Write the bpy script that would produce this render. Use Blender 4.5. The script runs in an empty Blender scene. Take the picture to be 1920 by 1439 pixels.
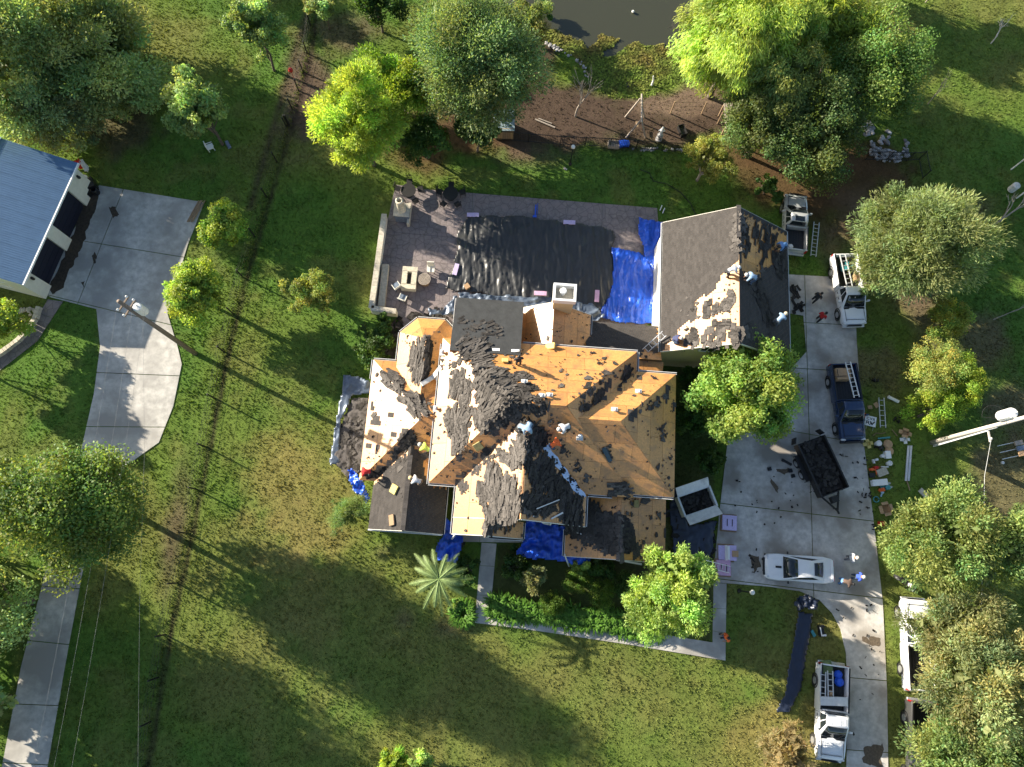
import bpy, bmesh, math, random
import numpy as np
from mathutils import Vector, Matrix, Quaternion
R_ = math.radians
rnd = random.Random(7)
NP = np.random.default_rng(11)
C = bpy.context.scene.collection
SC = bpy.context.scene

# ------------------------------------------------------------------ camera
CAM_H = 52.0
FPX, PW, PH = 1333.0, 1920.0, 1439.0
_d = Vector(((937 - PW/2)/FPX, -(1050 - PH/2)/FPX, -1.0)).normalized()
_z = -_d
_x = (Vector((1, 0, 0)) - _z*_z.x).normalized()
_y = _z.cross(_x)
CR = Matrix((_x, _y, _z))                      # world = CR @ cam
cd = bpy.data.cameras.new("camera")
cd.sensor_width = 36.0
cd.lens = FPX/PW*36.0
cd.clip_start = 0.5
cd.clip_end = 3000
cam = bpy.data.objects.new("camera", cd)
C.objects.link(cam)
cam.matrix_world = Matrix.Translation((0, 0, CAM_H)) @ CR.to_4x4()
SC.camera = cam

# ------------------------------------------------------------------ light
SUN_EL, SUN_AZ = R_(20.5), R_(180 - 26.5)
SV = Vector((math.cos(SUN_AZ)*math.cos(SUN_EL), math.sin(SUN_AZ)*math.cos(SUN_EL), math.sin(SUN_EL)))
w = bpy.data.worlds.new("World"); SC.world = w; w.use_nodes = True
nt = w.node_tree; nt.nodes.clear()
sky = nt.nodes.new("ShaderNodeTexSky"); sky.sky_type = 'NISHITA'; sky.sun_disc = False
sky.sun_elevation = SUN_EL; sky.sun_rotation = math.atan2(SV.x, SV.y)
bg = nt.nodes.new("ShaderNodeBackground"); bg.inputs[1].default_value = 0.078
ow = nt.nodes.new("ShaderNodeOutputWorld")
nt.links.new(sky.outputs[0], bg.inputs[0]); nt.links.new(bg.outputs[0], ow.inputs[0])
sd = bpy.data.lights.new("sun", 'SUN'); sd.energy = 5.0; sd.angle = R_(0.5); sd.color = (1.0, 0.90, 0.74)
so = bpy.data.objects.new("sun", sd); C.objects.link(so)
so.rotation_mode = 'QUATERNION'; so.rotation_quaternion = SV.to_track_quat('Z', 'Y'); so.location = (-60, 30, 60)
SC.view_settings.view_transform = 'Standard'; SC.view_settings.look = 'None'
SC.view_settings.exposure = 1.5; SC.view_settings.gamma = 1
SC.view_settings.use_curve_mapping = False
SC.cycles.max_bounces = 6; SC.cycles.transparent_max_bounces = 8

# ------------------------------------------------------------------ helpers
def P(px, py, z=0.0):
    """the point at height z on the line of sight through a pixel of the 1920x1439 photo"""
    d = CR @ Vector(((px - PW/2)/FPX, -(py - PH/2)/FPX, -1.0))
    t = (CAM_H - z)/-d.z
    return Vector((d.x*t, d.y*t, z))
CRT = CR.transposed()
def PX(p):
    c = CRT @ (Vector(p) - Vector((0, 0, CAM_H)))
    return (PW/2 + FPX*c.x/-c.z, PH/2 - FPX*c.y/-c.z)
def hdg(p0, p1, z=0):
    a, b = P(*p0, z), P(*p1, z)
    return math.atan2(b.y - a.y, b.x - a.x)
def inpoly(x, y, poly):
    c = False; n = len(poly); j = n - 1
    for i in range(n):
        xi, yi = poly[i][0], poly[i][1]; xj, yj = poly[j][0], poly[j][1]
        if (yi > y) != (yj > y) and x < (xj - xi)*(y - yi)/(yj - yi) + xi: c = not c
        j = i
    return c
def inpoly_np(X, Y, poly):
    c = np.zeros(X.shape, bool); n = len(poly); j = n - 1
    for i in range(n):
        xi, yi = poly[i][0], poly[i][1]; xj, yj = poly[j][0], poly[j][1]
        if yi != yj:
            c ^= ((yi > Y) != (yj > Y)) & (X < (xj - xi)*(Y - yi)/(yj - yi) + xi)
        j = i
    return c
class VNoise:
    def __init__(s, seed): s.g = np.random.default_rng(seed).random((257, 257))
    def __call__(s, X, Y, sc, octv=3):
        out = 0; amp = 1; tot = 0
        for o in range(octv):
            x = X*sc*2**o + 37.7*o + 500; y = Y*sc*2**o + 11.3*o + 500
            xi = np.floor(x).astype(int); yi = np.floor(y).astype(int)
            fx = x - xi; fy = y - yi; fx = fx*fx*(3-2*fx); fy = fy*fy*(3-2*fy)
            a = s.g[xi % 257, yi % 257]; b = s.g[(xi+1) % 257, yi % 257]
            c = s.g[xi % 257, (yi+1) % 257]; d = s.g[(xi+1) % 257, (yi+1) % 257]
            out = out + amp*((a*(1-fx)+b*fx)*(1-fy) + (c*(1-fx)+d*fx)*fy); tot += amp; amp *= .5
        return out/tot
vn = VNoise(3); vn2 = VNoise(9)

# --- materials
def new_mat(name):
    m = bpy.data.materials.new(name); m.use_nodes = True
    n = m.node_tree.nodes; l = m.node_tree.links
    return m, n, l, n["Principled BSDF"]
def mat(name, col, rough=0.7, var=0.25, scale=6.0, bump=0.15, bscale=None, metal=0.0, spec=None, col2=None, c2=0.5, objrand=0.0, attr=None, coat=0, trans=0.0, detail=5, stretch=None, bdist=0.02, cells=0):
    m, n, l, b = new_mat(name)
    tc = n.new("ShaderNodeTexCoord"); src = tc.outputs["Object"]
    if stretch:
        mp = n.new("ShaderNodeMapping"); mp.inputs["Scale"].default_value = stretch
        l.new(src, mp.inputs[0]); src = mp.outputs[0]
    nz = n.new("ShaderNodeTexNoise"); nz.inputs["Scale"].default_value = scale; nz.inputs["Detail"].default_value = detail
    nz.inputs["Roughness"].default_value = 0.65
    l.new(src, nz.inputs["Vector"])
    ramp = n.new("ShaderNodeValToRGB")
    c = Vector(col[:3]); lo = c*(1-var); hi = c*(1+var)
    ramp.color_ramp.elements[0].position = 0.32; ramp.color_ramp.elements[1].position = 0.68
    ramp.color_ramp.elements[0].color = (*lo, 1); ramp.color_ramp.elements[1].color = (*[min(1, v) for v in hi], 1)
    l.new(nz.outputs["Fac"], ramp.inputs[0])
    out = ramp.outputs[0]
    if col2:
        n2 = n.new("ShaderNodeTexNoise"); n2.inputs["Scale"].default_value = scale*0.22; n2.inputs["Detail"].default_value = 4
        l.new(src, n2.inputs["Vector"])
        r2 = n.new("ShaderNodeValToRGB"); r2.color_ramp.elements[0].position = c2-.08; r2.color_ramp.elements[1].position = c2+.12
        l.new(n2.outputs["Fac"], r2.inputs[0])
        mx = n.new("ShaderNodeMix"); mx.data_type = 'RGBA'
        l.new(r2.outputs[0], mx.inputs[0]); l.new(out, mx.inputs[6]); mx.inputs[7].default_value = (*col2, 1)
        out = mx.outputs[2]
    def mul(out, facsock, lo_, hi_):
        mr = n.new("ShaderNodeMapRange"); mr.inputs[3].default_value = lo_; mr.inputs[4].default_value = hi_
        l.new(facsock, mr.inputs[0])
        hs = n.new("ShaderNodeVectorMath"); hs.operation = 'SCALE'
        l.new(out, hs.inputs[0]); l.new(mr.outputs[0], hs.inputs["Scale"])
        return hs.outputs[0]
    if cells:
        vo = n.new("ShaderNodeTexVoronoi"); vo.feature = 'DISTANCE_TO_EDGE'; vo.inputs["Scale"].default_value = cells; l.new(src, vo.inputs["Vector"])
        mc = n.new("ShaderNodeMapRange"); mc.inputs[1].default_value = 0; mc.inputs[2].default_value = .07; l.new(vo.outputs["Distance"], mc.inputs[0]); out = mul(out, mc.outputs[0], .6, 1.0)
    if objrand:
        oi = n.new("ShaderNodeObjectInfo"); out = mul(out, oi.outputs["Random"], 1-objrand, 1+objrand)
    if attr:
        at = n.new("ShaderNodeAttribute"); at.attribute_name = attr
        out = mul(out, at.outputs["Fac"], 0.22, 1.55)
    l.new(out, b.inputs["Base Color"])
    b.inputs["Roughness"].default_value = rough; b.inputs["Metallic"].default_value = metal
    if spec is not None: b.inputs["Specular IOR Level"].default_value = spec
    if coat: b.inputs["Coat Weight"].default_value = coat; b.inputs["Coat Roughness"].default_value = 0.08
    if trans: b.inputs["Transmission Weight"].default_value = trans
    if bump:
        bn = n.new("ShaderNodeTexNoise"); bn.inputs["Scale"].default_value = bscale or scale*3; bn.inputs["Detail"].default_value = 5
        l.new(src, bn.inputs["Vector"])
        bp = n.new("ShaderNodeBump"); bp.inputs["Strength"].default_value = bump; bp.inputs["Distance"].default_value = bdist
        l.new(bn.outputs["Fac"], bp.inputs["Height"]); l.new(bp.outputs[0], b.inputs["Normal"])
    return m
def leafmat(name, col, transl=0.35, rough=0.55):
    """leaf: colour varied by the per-leaf attribute tint, with light passing through"""
    m, n, l, b = new_mat(name)
    at = n.new("ShaderNodeAttribute"); at.attribute_name = "tint"
    sc = n.new("ShaderNodeVectorMath"); sc.operation = 'MULTIPLY'; sc.inputs[0].default_value = col
    l.new(at.outputs["Color"], sc.inputs[1])
    l.new(sc.outputs[0], b.inputs["Base Color"]); b.inputs["Roughness"].default_value = rough
    b.inputs["Specular IOR Level"].default_value = 0.3
    tr = n.new("ShaderNodeBsdfTranslucent"); s2 = n.new("ShaderNodeVectorMath"); s2.operation = 'MULTIPLY'
    s2.inputs[1].default_value = (1.3, 1.25, 0.6); l.new(sc.outputs[0], s2.inputs[0]); l.new(s2.outputs[0], tr.inputs[0])
    mx = n.new("ShaderNodeMixShader"); mx.inputs[0].default_value = transl
    l.new(b.outputs[0], mx.inputs[1]); l.new(tr.outputs[0], mx.inputs[2])
    l.new(mx.outputs[0], n["Material Output"].inputs[0])
    return m

# --- object helpers
def origin(o):
    v = Vector((0, 0, 0))
    while o is not None: v += o.location; o = o.parent
    return v
def link(name, me, parent=None, **props):
    o = bpy.data.objects.new(name, me); C.objects.link(o)
    if parent is not None: o.parent = parent
    for k, v in props.items():
        if v: o[k] = v
    return o
def thing(name, label, cat, loc=(0, 0, 0), rz=0.0, group=None):
    o = bpy.data.objects.new(name, None); C.objects.link(o); o.empty_display_size = 0.3
    o.location = loc; o.rotation_euler = (0, 0, rz)
    o["label"] = label; o["category"] = cat
    if group: o["group"] = group
    return o
def tag(o, label, cat, group=None):
    o["label"] = label; o["category"] = cat
    if group: o["group"] = group
    return o
def dup(root, loc=None, rz=None, label=None, **kw):
    r = root.copy(); C.objects.link(r)
    if loc is not None: r.location = loc
    if rz is not None: r.rotation_euler = (0, 0, rz)
    if label: r["label"] = label
    for ch in root.children:
        c = ch.copy(); C.objects.link(c); c.parent = r
        for g in ch.children:
            d = g.copy(); C.objects.link(d); d.parent = c
    return r
class MB:
    def __init__(s): s.v = []; s.f = []; s.t = []
    def add(s, vs, fs, t=None):
        o = len(s.v); s.v += [tuple(v) for v in vs]; s.f += [tuple(i+o for i in f) for f in fs]
        s.t += [0.5 if t is None else t]*len(vs); return s
    def box(s, c, size, rz=0, M=None, t=None, taper=1.0):
        hx, hy, hz = size[0]/2, size[1]/2, size[2]/2
        vs = [Vector((x*hx*(taper if z > 0 else 1), y*hy*(taper if z > 0 else 1), z*hz)) for z in (-1, 1) for x, y in ((-1, -1), (1, -1), (1, 1), (-1, 1))]
        M2 = M if M is not None else Matrix.Rotation(rz, 3, 'Z')
        return s.add([M2 @ v + Vector(c) for v in vs], [(3, 2, 1, 0), (4, 5, 6, 7), (0, 1, 5, 4), (1, 2, 6, 5), (2, 3, 7, 6), (3, 0, 4, 7)], t)
    def beam(s, a, b, wd, ht=None, t=None, up=None):
        a, b = Vector(a), Vector(b); d = b - a; L = d.length
        if L < 1e-6: return s
        x = d/L; u = Vector(up) if up is not None else (Vector((0, 0, 1)) if abs(x.z) < 0.95 else Vector((0, 1, 0)))
        y = u.cross(x).normalized(); z = x.cross(y)
        return s.box((a+b)/2, (L, wd, ht or wd), M=Matrix((x, y, z)).transposed(), t=t)
    def tube(s, pts, rs, n=8, cap=True, t=None):
        pts = [Vector(p) for p in pts]; rs = rs if isinstance(rs, (list, tuple)) else [rs]*len(pts)
        vs = []; fs = []; ref = None
        for i, p in enumerate(pts):
            d = (pts[min(i+1, len(pts)-1)] - pts[max(i-1, 0)])
            d = d.normalized() if d.length > 1e-9 else Vector((0, 0, 1))
            if ref is None: ref = Vector((0, 0, 1)) if abs(d.z) < .9 else Vector((1, 0, 0))
            a = (ref - d*ref.dot(d)); a = a.normalized() if a.length > 1e-6 else d.orthogonal().normalized(); ref = a; b = d.cross(a)
            for k in range(n):
                an = 2*math.pi*k/n; vs.append(p + (a*math.cos(an) + b*math.sin(an))*rs[i])
        for i in range(len(pts)-1):
            for k in range(n):
                k2 = (k+1) % n; fs.append((i*n+k, i*n+k2, (i+1)*n+k2, (i+1)*n+k))
        if cap: fs.append(tuple(range(n-1, -1, -1))); fs.append(tuple((len(pts)-1)*n+k for k in range(n)))
        return s.add(vs, fs, t)
    def lathe(s, c, prof, n=16, M=None, cap=True):
        vs = []; fs = []; c = Vector(c)
        for r, z in prof:
            for k in range(n):
                a = 2*math.pi*k/n; v = Vector((r*math.cos(a), r*math.sin(a), z)); vs.append((M @ v if M is not None else v) + c)
        for i in range(len(prof)-1):
            for k in range(n):
                k2 = (k+1) % n; fs.append((i*n+k, i*n+k2, (i+1)*n+k2, (i+1)*n+k))
        if cap: fs.append(tuple(range(n-1, -1, -1))); fs.append(tuple((len(prof)-1)*n+k for k in range(n)))
        return s.add(vs, fs)
    def prism(s, poly, z0, z1, t=None):
        n = len(poly)
        a = sum(poly[i][0]*poly[(i+1) % n][1] - poly[(i+1) % n][0]*poly[i][1] for i in range(n))
        if a < 0: poly = poly[::-1]
        vs = [(p[0], p[1], z0) for p in poly] + [(p[0], p[1], z1) for p in poly]
        fs = [tuple(range(n-1, -1, -1)), tuple(range(n, 2*n))] + [(i, (i+1) % n, n+(i+1) % n, n+i) for i in range(n)]
        return s.add(vs, fs, t)
    def slab(s, pts, nrm, th, t=None):
        """polygon pts (top face) with thickness th below it"""
        n = len(pts); pts = [Vector(p) for p in pts]; nrm = Vector(nrm)
        a = Vector((0, 0, 0))
        for i in range(n): a += pts[i].cross(pts[(i+1) % n])
        if a.dot(nrm) < 0: pts = pts[::-1]
        vs = [p - nrm*th for p in pts] + pts
        fs = [tuple(range(n-1, -1, -1)), tuple(range(n, 2*n))] + [(i, (i+1) % n, n+(i+1) % n, n+i) for i in range(n)]
        return s.add(vs, fs, t)
    def loft(s, secs, cap=True, closed=True, t=None):
        n = len(secs[0]); vs = [p for sec in secs for p in sec]; fs = []
        for i in range(len(secs)-1):
            for k in range(n if closed else n-1):
                k2 = (k+1) % n; fs.append((i*n+k, i*n+k2, (i+1)*n+k2, (i+1)*n+k))
        if cap: fs.append(tuple(range(n-1, -1, -1))); fs.append(tuple((len(secs)-1)*n+k for k in range(n)))
        return s.add(vs, fs, t)
    def mesh(s, name, material, smooth=False, off=(0, 0, 0)):
        me = bpy.data.meshes.new(name)
        ox, oy, oz = off
        me.from_pydata([(x-ox, y-oy, z-oz) for x, y, z in s.v], [], s.f)
        at = me.attributes.new("tint", 'FLOAT_COLOR', 'POINT')
        arr = np.ones((len(s.v), 4), np.float32); arr[:, :3] = np.array(s.t, np.float32)[:, None] if s.v else 0
        at.data.foreach_set("color", arr.ravel())
        if material: me.materials.append(material)
        if smooth: me.polygons.foreach_set("use_smooth", [True]*len(me.polygons))
        me.update(); return me
    def build(s, name, material, parent=None, world=False, smooth=False, **props):
        off = tuple(origin(parent)) if (world and parent is not None) else (0, 0, 0)
        return link(name, s.mesh(name, material, smooth, off), parent, **props)
def top_obj(name, mb, material, label, cat, group=None, smooth=False, loc=None):
    """one-mesh thing built in world coordinates, its origin moved to its foot"""
    if loc is None:
        a = np.array(mb.v); loc = (float(a[:, 0].mean()), float(a[:, 1].mean()), float(a[:, 2].min()))
    o = link(name, mb.mesh(name, material, smooth, loc)); o.location = loc
    return tag(o, label, cat, group)
def np_mesh(name, V, F, material, tint=None, smooth=False):
    """fast mesh: V (n,3), F (m,k)"""
    me = bpy.data.meshes.new(name); k = F.shape[1]
    me.vertices.add(len(V)); me.vertices.foreach_set("co", np.ascontiguousarray(V, np.float32).ravel())
    me.loops.add(F.size); me.loops.foreach_set("vertex_index", np.ascontiguousarray(F, np.int32).ravel())
    me.polygons.add(len(F)); me.polygons.foreach_set("loop_start", np.arange(0, F.size, k, dtype=np.int32))
    if smooth: me.polygons.foreach_set("use_smooth", np.ones(len(F), bool))
    me.update(calc_edges=True)
    if tint is not None:
        at = me.attributes.new("tint", 'FLOAT_COLOR', 'POINT')
        a = np.ones((len(V), 4), np.float32); a[:, :3] = tint if tint.ndim == 2 else tint[:, None]
        at.data.foreach_set("color", a.ravel())
    if material: me.materials.append(material)
    return me
def clip_half(poly, a, b, c):
    """keep the part of a polygon of 2-tuples with a*x+b*y+c >= 0"""
    out = []; n = len(poly)
    for i in range(n):
        p, q = poly[i], poly[(i+1) % n]; dp = a*p[0]+b*p[1]+c; dq = a*q[0]+b*q[1]+c
        if dp >= 0: out.append(p)
        if (dp >= 0) != (dq >= 0):
            t = dp/(dp-dq); out.append((p[0]+(q[0]-p[0])*t, p[1]+(q[1]-p[1])*t))
    return out
def area(poly):
    n = len(poly); return abs(sum(poly[i][0]*poly[(i+1) % n][1]-poly[(i+1) % n][0]*poly[i][1] for i in range(n)))/2 if n > 2 else 0
def split_line(polys, p, q, gap=0.012):
    a, b = -(q[1]-p[1]), (q[0]-p[0]); L = math.hypot(a, b); a /= L; b /= L; c = -(a*p[0]+b*p[1])
    out = []
    for po in polys:
        for s in (1, -1):
            r = clip_half(po, a*s, b*s, c*s - gap)
            if area(r) > 0.02: out.append(r)
    return out

# ================================================================== materials
M = {}
M['osb'] = mat("osb_panel", (0.56, 0.265, 0.085), rough=.38, spec=.6, var=.2, scale=9, bump=.25, bscale=55, objrand=.18, col2=(.40, .20, .08), c2=.57, detail=8, bdist=.01)
M['osb_edge'] = mat("roof_deck_wood", (0.16, 0.085, 0.04), rough=.85, var=.3)
M['shingle'] = mat("asphalt_shingle", (0.070, 0.063, 0.058), rough=.88, spec=.22, var=.2, scale=14, bump=.3, bscale=90, attr="tint", bdist=.008)
M['shingle_torn'] = mat("torn_shingle", (0.085, 0.077, 0.070), rough=.9, spec=.2, var=.3, scale=10, bump=.3, bscale=60, attr="tint", bdist=.01)
M['felt'] = mat("black_roof_felt", (0.035, 0.037, 0.038), rough=.8, var=.25, scale=2, bump=.3, bscale=5, bdist=.04)
M['white'] = mat("white_paint_metal", (0.78, 0.78, 0.76), rough=.35, var=.05, scale=3, bump=.03)
M['gutter'] = mat("gutter_metal", (0.62, 0.63, 0.62), rough=.4, var=.1, scale=4, bump=.05)
M['gutter_in'] = mat("gutter_inside", (0.05, 0.045, 0.04), rough=.9)
M['stucco'] = mat("cream_stucco", (0.55, 0.46, 0.27), rough=.85, var=.08, scale=5, bump=.2, bscale=40)
M['stucco_white'] = mat("pale_wall_siding", (0.72, 0.69, 0.6), rough=.7, var=.06, scale=3, bump=.1)
M['stone'] = mat("limestone", (0.5, 0.45, 0.36), rough=.85, var=.2, scale=6, bump=.4, bscale=20, objrand=.1)
M['concrete'] = mat("driveway_concrete", (0.50, 0.475, 0.44), rough=.85, var=.24, scale=1.9, bump=.12, bscale=30, col2=(0.29, 0.26, 0.225), c2=.52, objrand=.07)
M['concrete_old'] = mat("old_concrete", (0.46, 0.44, 0.40), rough=.88, var=.26, scale=1.7, bump=.15, bscale=30, col2=(0.30, 0.285, 0.26), c2=.5, objrand=.07)
M['patio'] = mat("stamped_patio_concrete", (0.205, 0.172, 0.168), rough=.6, var=.22, scale=3.0, bump=.3, bscale=7, col2=(0.23, 0.185, 0.18), c2=.55, bdist=.03, cells=1.9)
M['stain'] = mat("oil_stain", (0.10, 0.075, 0.05), rough=.8, var=.4, scale=7)
M['dark'] = mat("dark_debris", (0.02, 0.019, 0.018), rough=.85, var=.4, scale=12)
M['black'] = mat("black_plastic", (0.012, 0.012, 0.013), rough=.4, var=.2)
M['iron'] = mat("black_iron", (0.016, 0.015, 0.015), rough=.5, var=.2)
M['glass'] = mat("vehicle_glass", (0.012, 0.018, 0.022), rough=.08, var=.1, bump=0, spec=.8)
M['rubber'] = mat("tyre_rubber", (0.018, 0.018, 0.018), rough=.85, var=.2)
M['alu'] = mat("ladder_aluminium", (0.66, 0.67, 0.68), rough=.38, var=.08, metal=.35)
M['chrome'] = mat("wheel_metal", (0.55, 0.55, 0.56), rough=.3, metal=.7, var=.1)
M['wood'] = mat("weathered_wood", (0.28, 0.19, 0.11), rough=.85, var=.3, scale=5, stretch=(1, 8, 8))
M['polewood'] = mat("utility_pole_wood", (0.20, 0.155, 0.12), rough=.85, var=.3, scale=6, stretch=(6, 6, .6))
M['polepale'] = mat("pale_pole_wood", (0.5, 0.46, 0.40), rough=.8, var=.12, scale=6, stretch=(6, 6, .6))
M['bark'] = mat("tree_bark", (0.12, 0.095, 0.075), rough=.9, var=.3, scale=8, bump=.5)
M['deadbark'] = mat("bare_grey_branch", (0.34, 0.29, 0.24), rough=.9, var=.2, scale=8)
M['red'] = mat("red_plastic", (0.55, 0.02, 0.015), rough=.45, var=.1)
M['orange'] = mat("orange_plastic", (0.75, 0.14, 0.03), rough=.5, var=.1)
M['pink'] = mat("pink_wrapper", (0.62, 0.38, 0.55), rough=.5, var=.12, scale=9)
M['lilac'] = mat("lilac_wrapper", (0.55, 0.46, 0.72), rough=.5, var=.1, scale=9)
M['card'] = mat("cardboard", (0.42, 0.27, 0.15), rough=.85, var=.1)
M['skin'] = mat("skin", (0.32, 0.17, 0.10), rough=.6, var=.08)
M['teal'] = mat("teal_plastic", (0.05, 0.25, 0.27), rough=.5)
M['yellow'] = mat("yellow_foam", (0.62, 0.5, 0.16), rough=.8, var=.1)
M['fleece'] = mat("galvanised_roof_sky_blue", (0.10, 0.185, 0.30), rough=.35, var=.08, scale=1.5, bump=.03, metal=.2)  # blue base colour stands in for sky reflected in bare metal
M['rock'] = mat("pale_rock", (0.30, 0.29, 0.29), rough=.85, var=.25, scale=4, bump=.4, attr="tint")
M['rock_pale'] = mat('bleached_branch', (.6, .55, .5), rough=.9)
M['soil'] = mat("garden_soil", (0.055, 0.04, 0.028), rough=.95, var=.4, scale=5, bump=.5, bscale=12, bdist=.05)
M['cable'] = mat('grey_cable', (.22, .22, .22), rough=.6)
M['silver'] = mat("silver_plastic_sheet", (0.11, 0.14, 0.19), rough=.4, var=.2, scale=3, metal=.3)

def ground_mat():
    m, n, l, b = new_mat("lawn")
    at = n.new("ShaderNodeAttribute"); at.attribute_name = "tint"
    tc = n.new("ShaderNodeTexCoord")
    nz = n.new("ShaderNodeTexNoise"); nz.inputs["Scale"].default_value = 3.5; nz.inputs["Detail"].default_value = 8; nz.inputs["Roughness"].default_value = .75
    l.new(tc.outputs["Object"], nz.inputs["Vector"])
    mr = n.new("ShaderNodeMapRange"); mr.inputs[1].default_value = .3; mr.inputs[2].default_value = .7; mr.inputs[3].default_value = .7; mr.inputs[4].default_value = 1.28
    l.new(nz.outputs["Fac"], mr.inputs[0])
    s = n.new("ShaderNodeVectorMath"); s.operation = 'SCALE'; l.new(at.outputs["Color"], s.inputs[0]); l.new(mr.outputs[0], s.inputs["Scale"])
    l.new(s.outputs[0], b.inputs["Base Color"]); b.inputs["Roughness"].default_value = .95; b.inputs["Specular IOR Level"].default_value = .1
    n2 = n.new("ShaderNodeTexNoise"); n2.inputs["Scale"].default_value = 7; n2.inputs["Detail"].default_value = 6; n2.inputs["Roughness"].default_value = .7
    l.new(tc.outputs["Object"], n2.inputs["Vector"])
    bp = n.new("ShaderNodeBump"); bp.inputs["Strength"].default_value = .7; bp.inputs["Distance"].default_value = .07
    l.new(n2.outputs["Fac"], bp.inputs["Height"]); l.new(bp.outputs[0], b.inputs["Normal"])
    return m
M['lawn'] = ground_mat()
M['blade'] = leafmat("grass_blade", (1, 1, 1), transl=.25, rough=.7)

# ================================================================== hard surface outlines (photo pixels of real ground points)
DRIVE = [(1475, 515), (1602, 522), (1606, 640), (1619, 830), (1637, 970), (1655, 1130), (1663, 1300), (1666, 1500), (1586, 1500), (1589, 1300), (1586, 1225), (1576, 1180),
         (1560, 1150), (1537, 1126), (1500, 1109), (1440, 1100), (1336, 1092), (1350, 950), (1366, 812), (1395, 790), (1512, 660), (1506, 592), (1480, 588)]
LDRIVE = [(186, 348), (383, 380), (352, 460), (314, 588), (333, 650), (341, 683), (325, 762), (298, 830), (233, 876), (175, 1010), (157, 1062), (128, 1215), (78, 1500), (-8, 1500),
          (40, 1250), (88, 1062), (110, 1000), (150, 855), (176, 740), (188, 650), (181, 580), (96, 558), (85, 552), (125, 455)]
LPATH = [(90, 562), (118, 566), (70, 640), (0, 695), (-60, 725), (-60, 690), (0, 662), (55, 620)]
PATIO = [(742, 347), (800, 356), (1232, 391), (1245, 600), (1100, 640), (860, 668), (757, 612), (742, 590), (697, 588), (722, 412), (728, 410)]
WALK1 = [(903, 1018), (931, 1020), (919, 1150), (890, 1168)]
WALK2 = [(890, 1168), (919, 1150), (1010, 1162), (1200, 1183), (1336, 1205), (1338, 1093), (1362, 1095), (1360, 1239), (1180, 1209), (1000, 1182)]
PORCH = [(845, 985), (985, 1000), (985, 1018), (850, 1016)]
POND = [(890, -160), (935, -10), (985, 60), (1025, 80), (1075, 103), (1100, 130), (1113, 165), (1150, 183), (1215, 181), (1290, 147), (1335, 112), (1305, 40), (1292, -160)]
BED = [(931, 1020), (1338, 1075), (1336, 1200), (1200, 1178), (1010, 1158), (919, 1148)]
HOUSEFP = [(700, 690), (790, 620), (860, 590), (1100, 600), (1230, 430), (1460, 440), (1470, 640), (1330, 700), (1240, 720), (1235, 920), (1230, 1030), (1080, 1030), (1050, 980), (860, 990), (700, 985)]
HARD = [DRIVE, LDRIVE, LPATH, PATIO, WALK1, WALK2, PORCH, HOUSEFP]
def wpoly(pp, z=0): return [tuple(P(x, y, z))[:2] for x, y in pp]

# ------------------------------------------------------------------ ground
def axis(lo, hi, step, far):
    a = [lo - far*2**-k for k in range(0, 7)]; a = [v for v in a if v < lo - step]
    b = [hi + far*2**-k for k in range(6, -1, -1)]
    return np.array(a + list(np.arange(lo, hi + step/2, step)) + b)
gx = axis(-52, 56, .3, 600.0); gy = axis(-20, 58, .3, 600.0)
GX, GY = np.meshgrid(gx, gy, indexing='ij')
_NC = {}
def soft(zone, X, Y, width=1.2):
    """weight 0..1 of a round patch (px, py, radius in m) with a ragged rim"""
    c = P(zone[0], zone[1]); r = zone[2]
    ry = zone[3] if len(zone) > 3 else r
    d = np.sqrt(((X-c.x)/r)**2 + ((Y-c.y)/ry)**2)*min(r, ry)
    if _NC.get('k') is not X: _NC['k'] = X; _NC['v'] = vn(X, Y, .7, 4)-.5
    d = d + _NC['v']*min(r, ry)*1.1
    return np.clip((min(r, ry)-d)/width + .5, 0, 1)
def polyw(pp, X, Y): return inpoly_np(X, Y, wpoly(pp)).astype(float)
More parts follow.
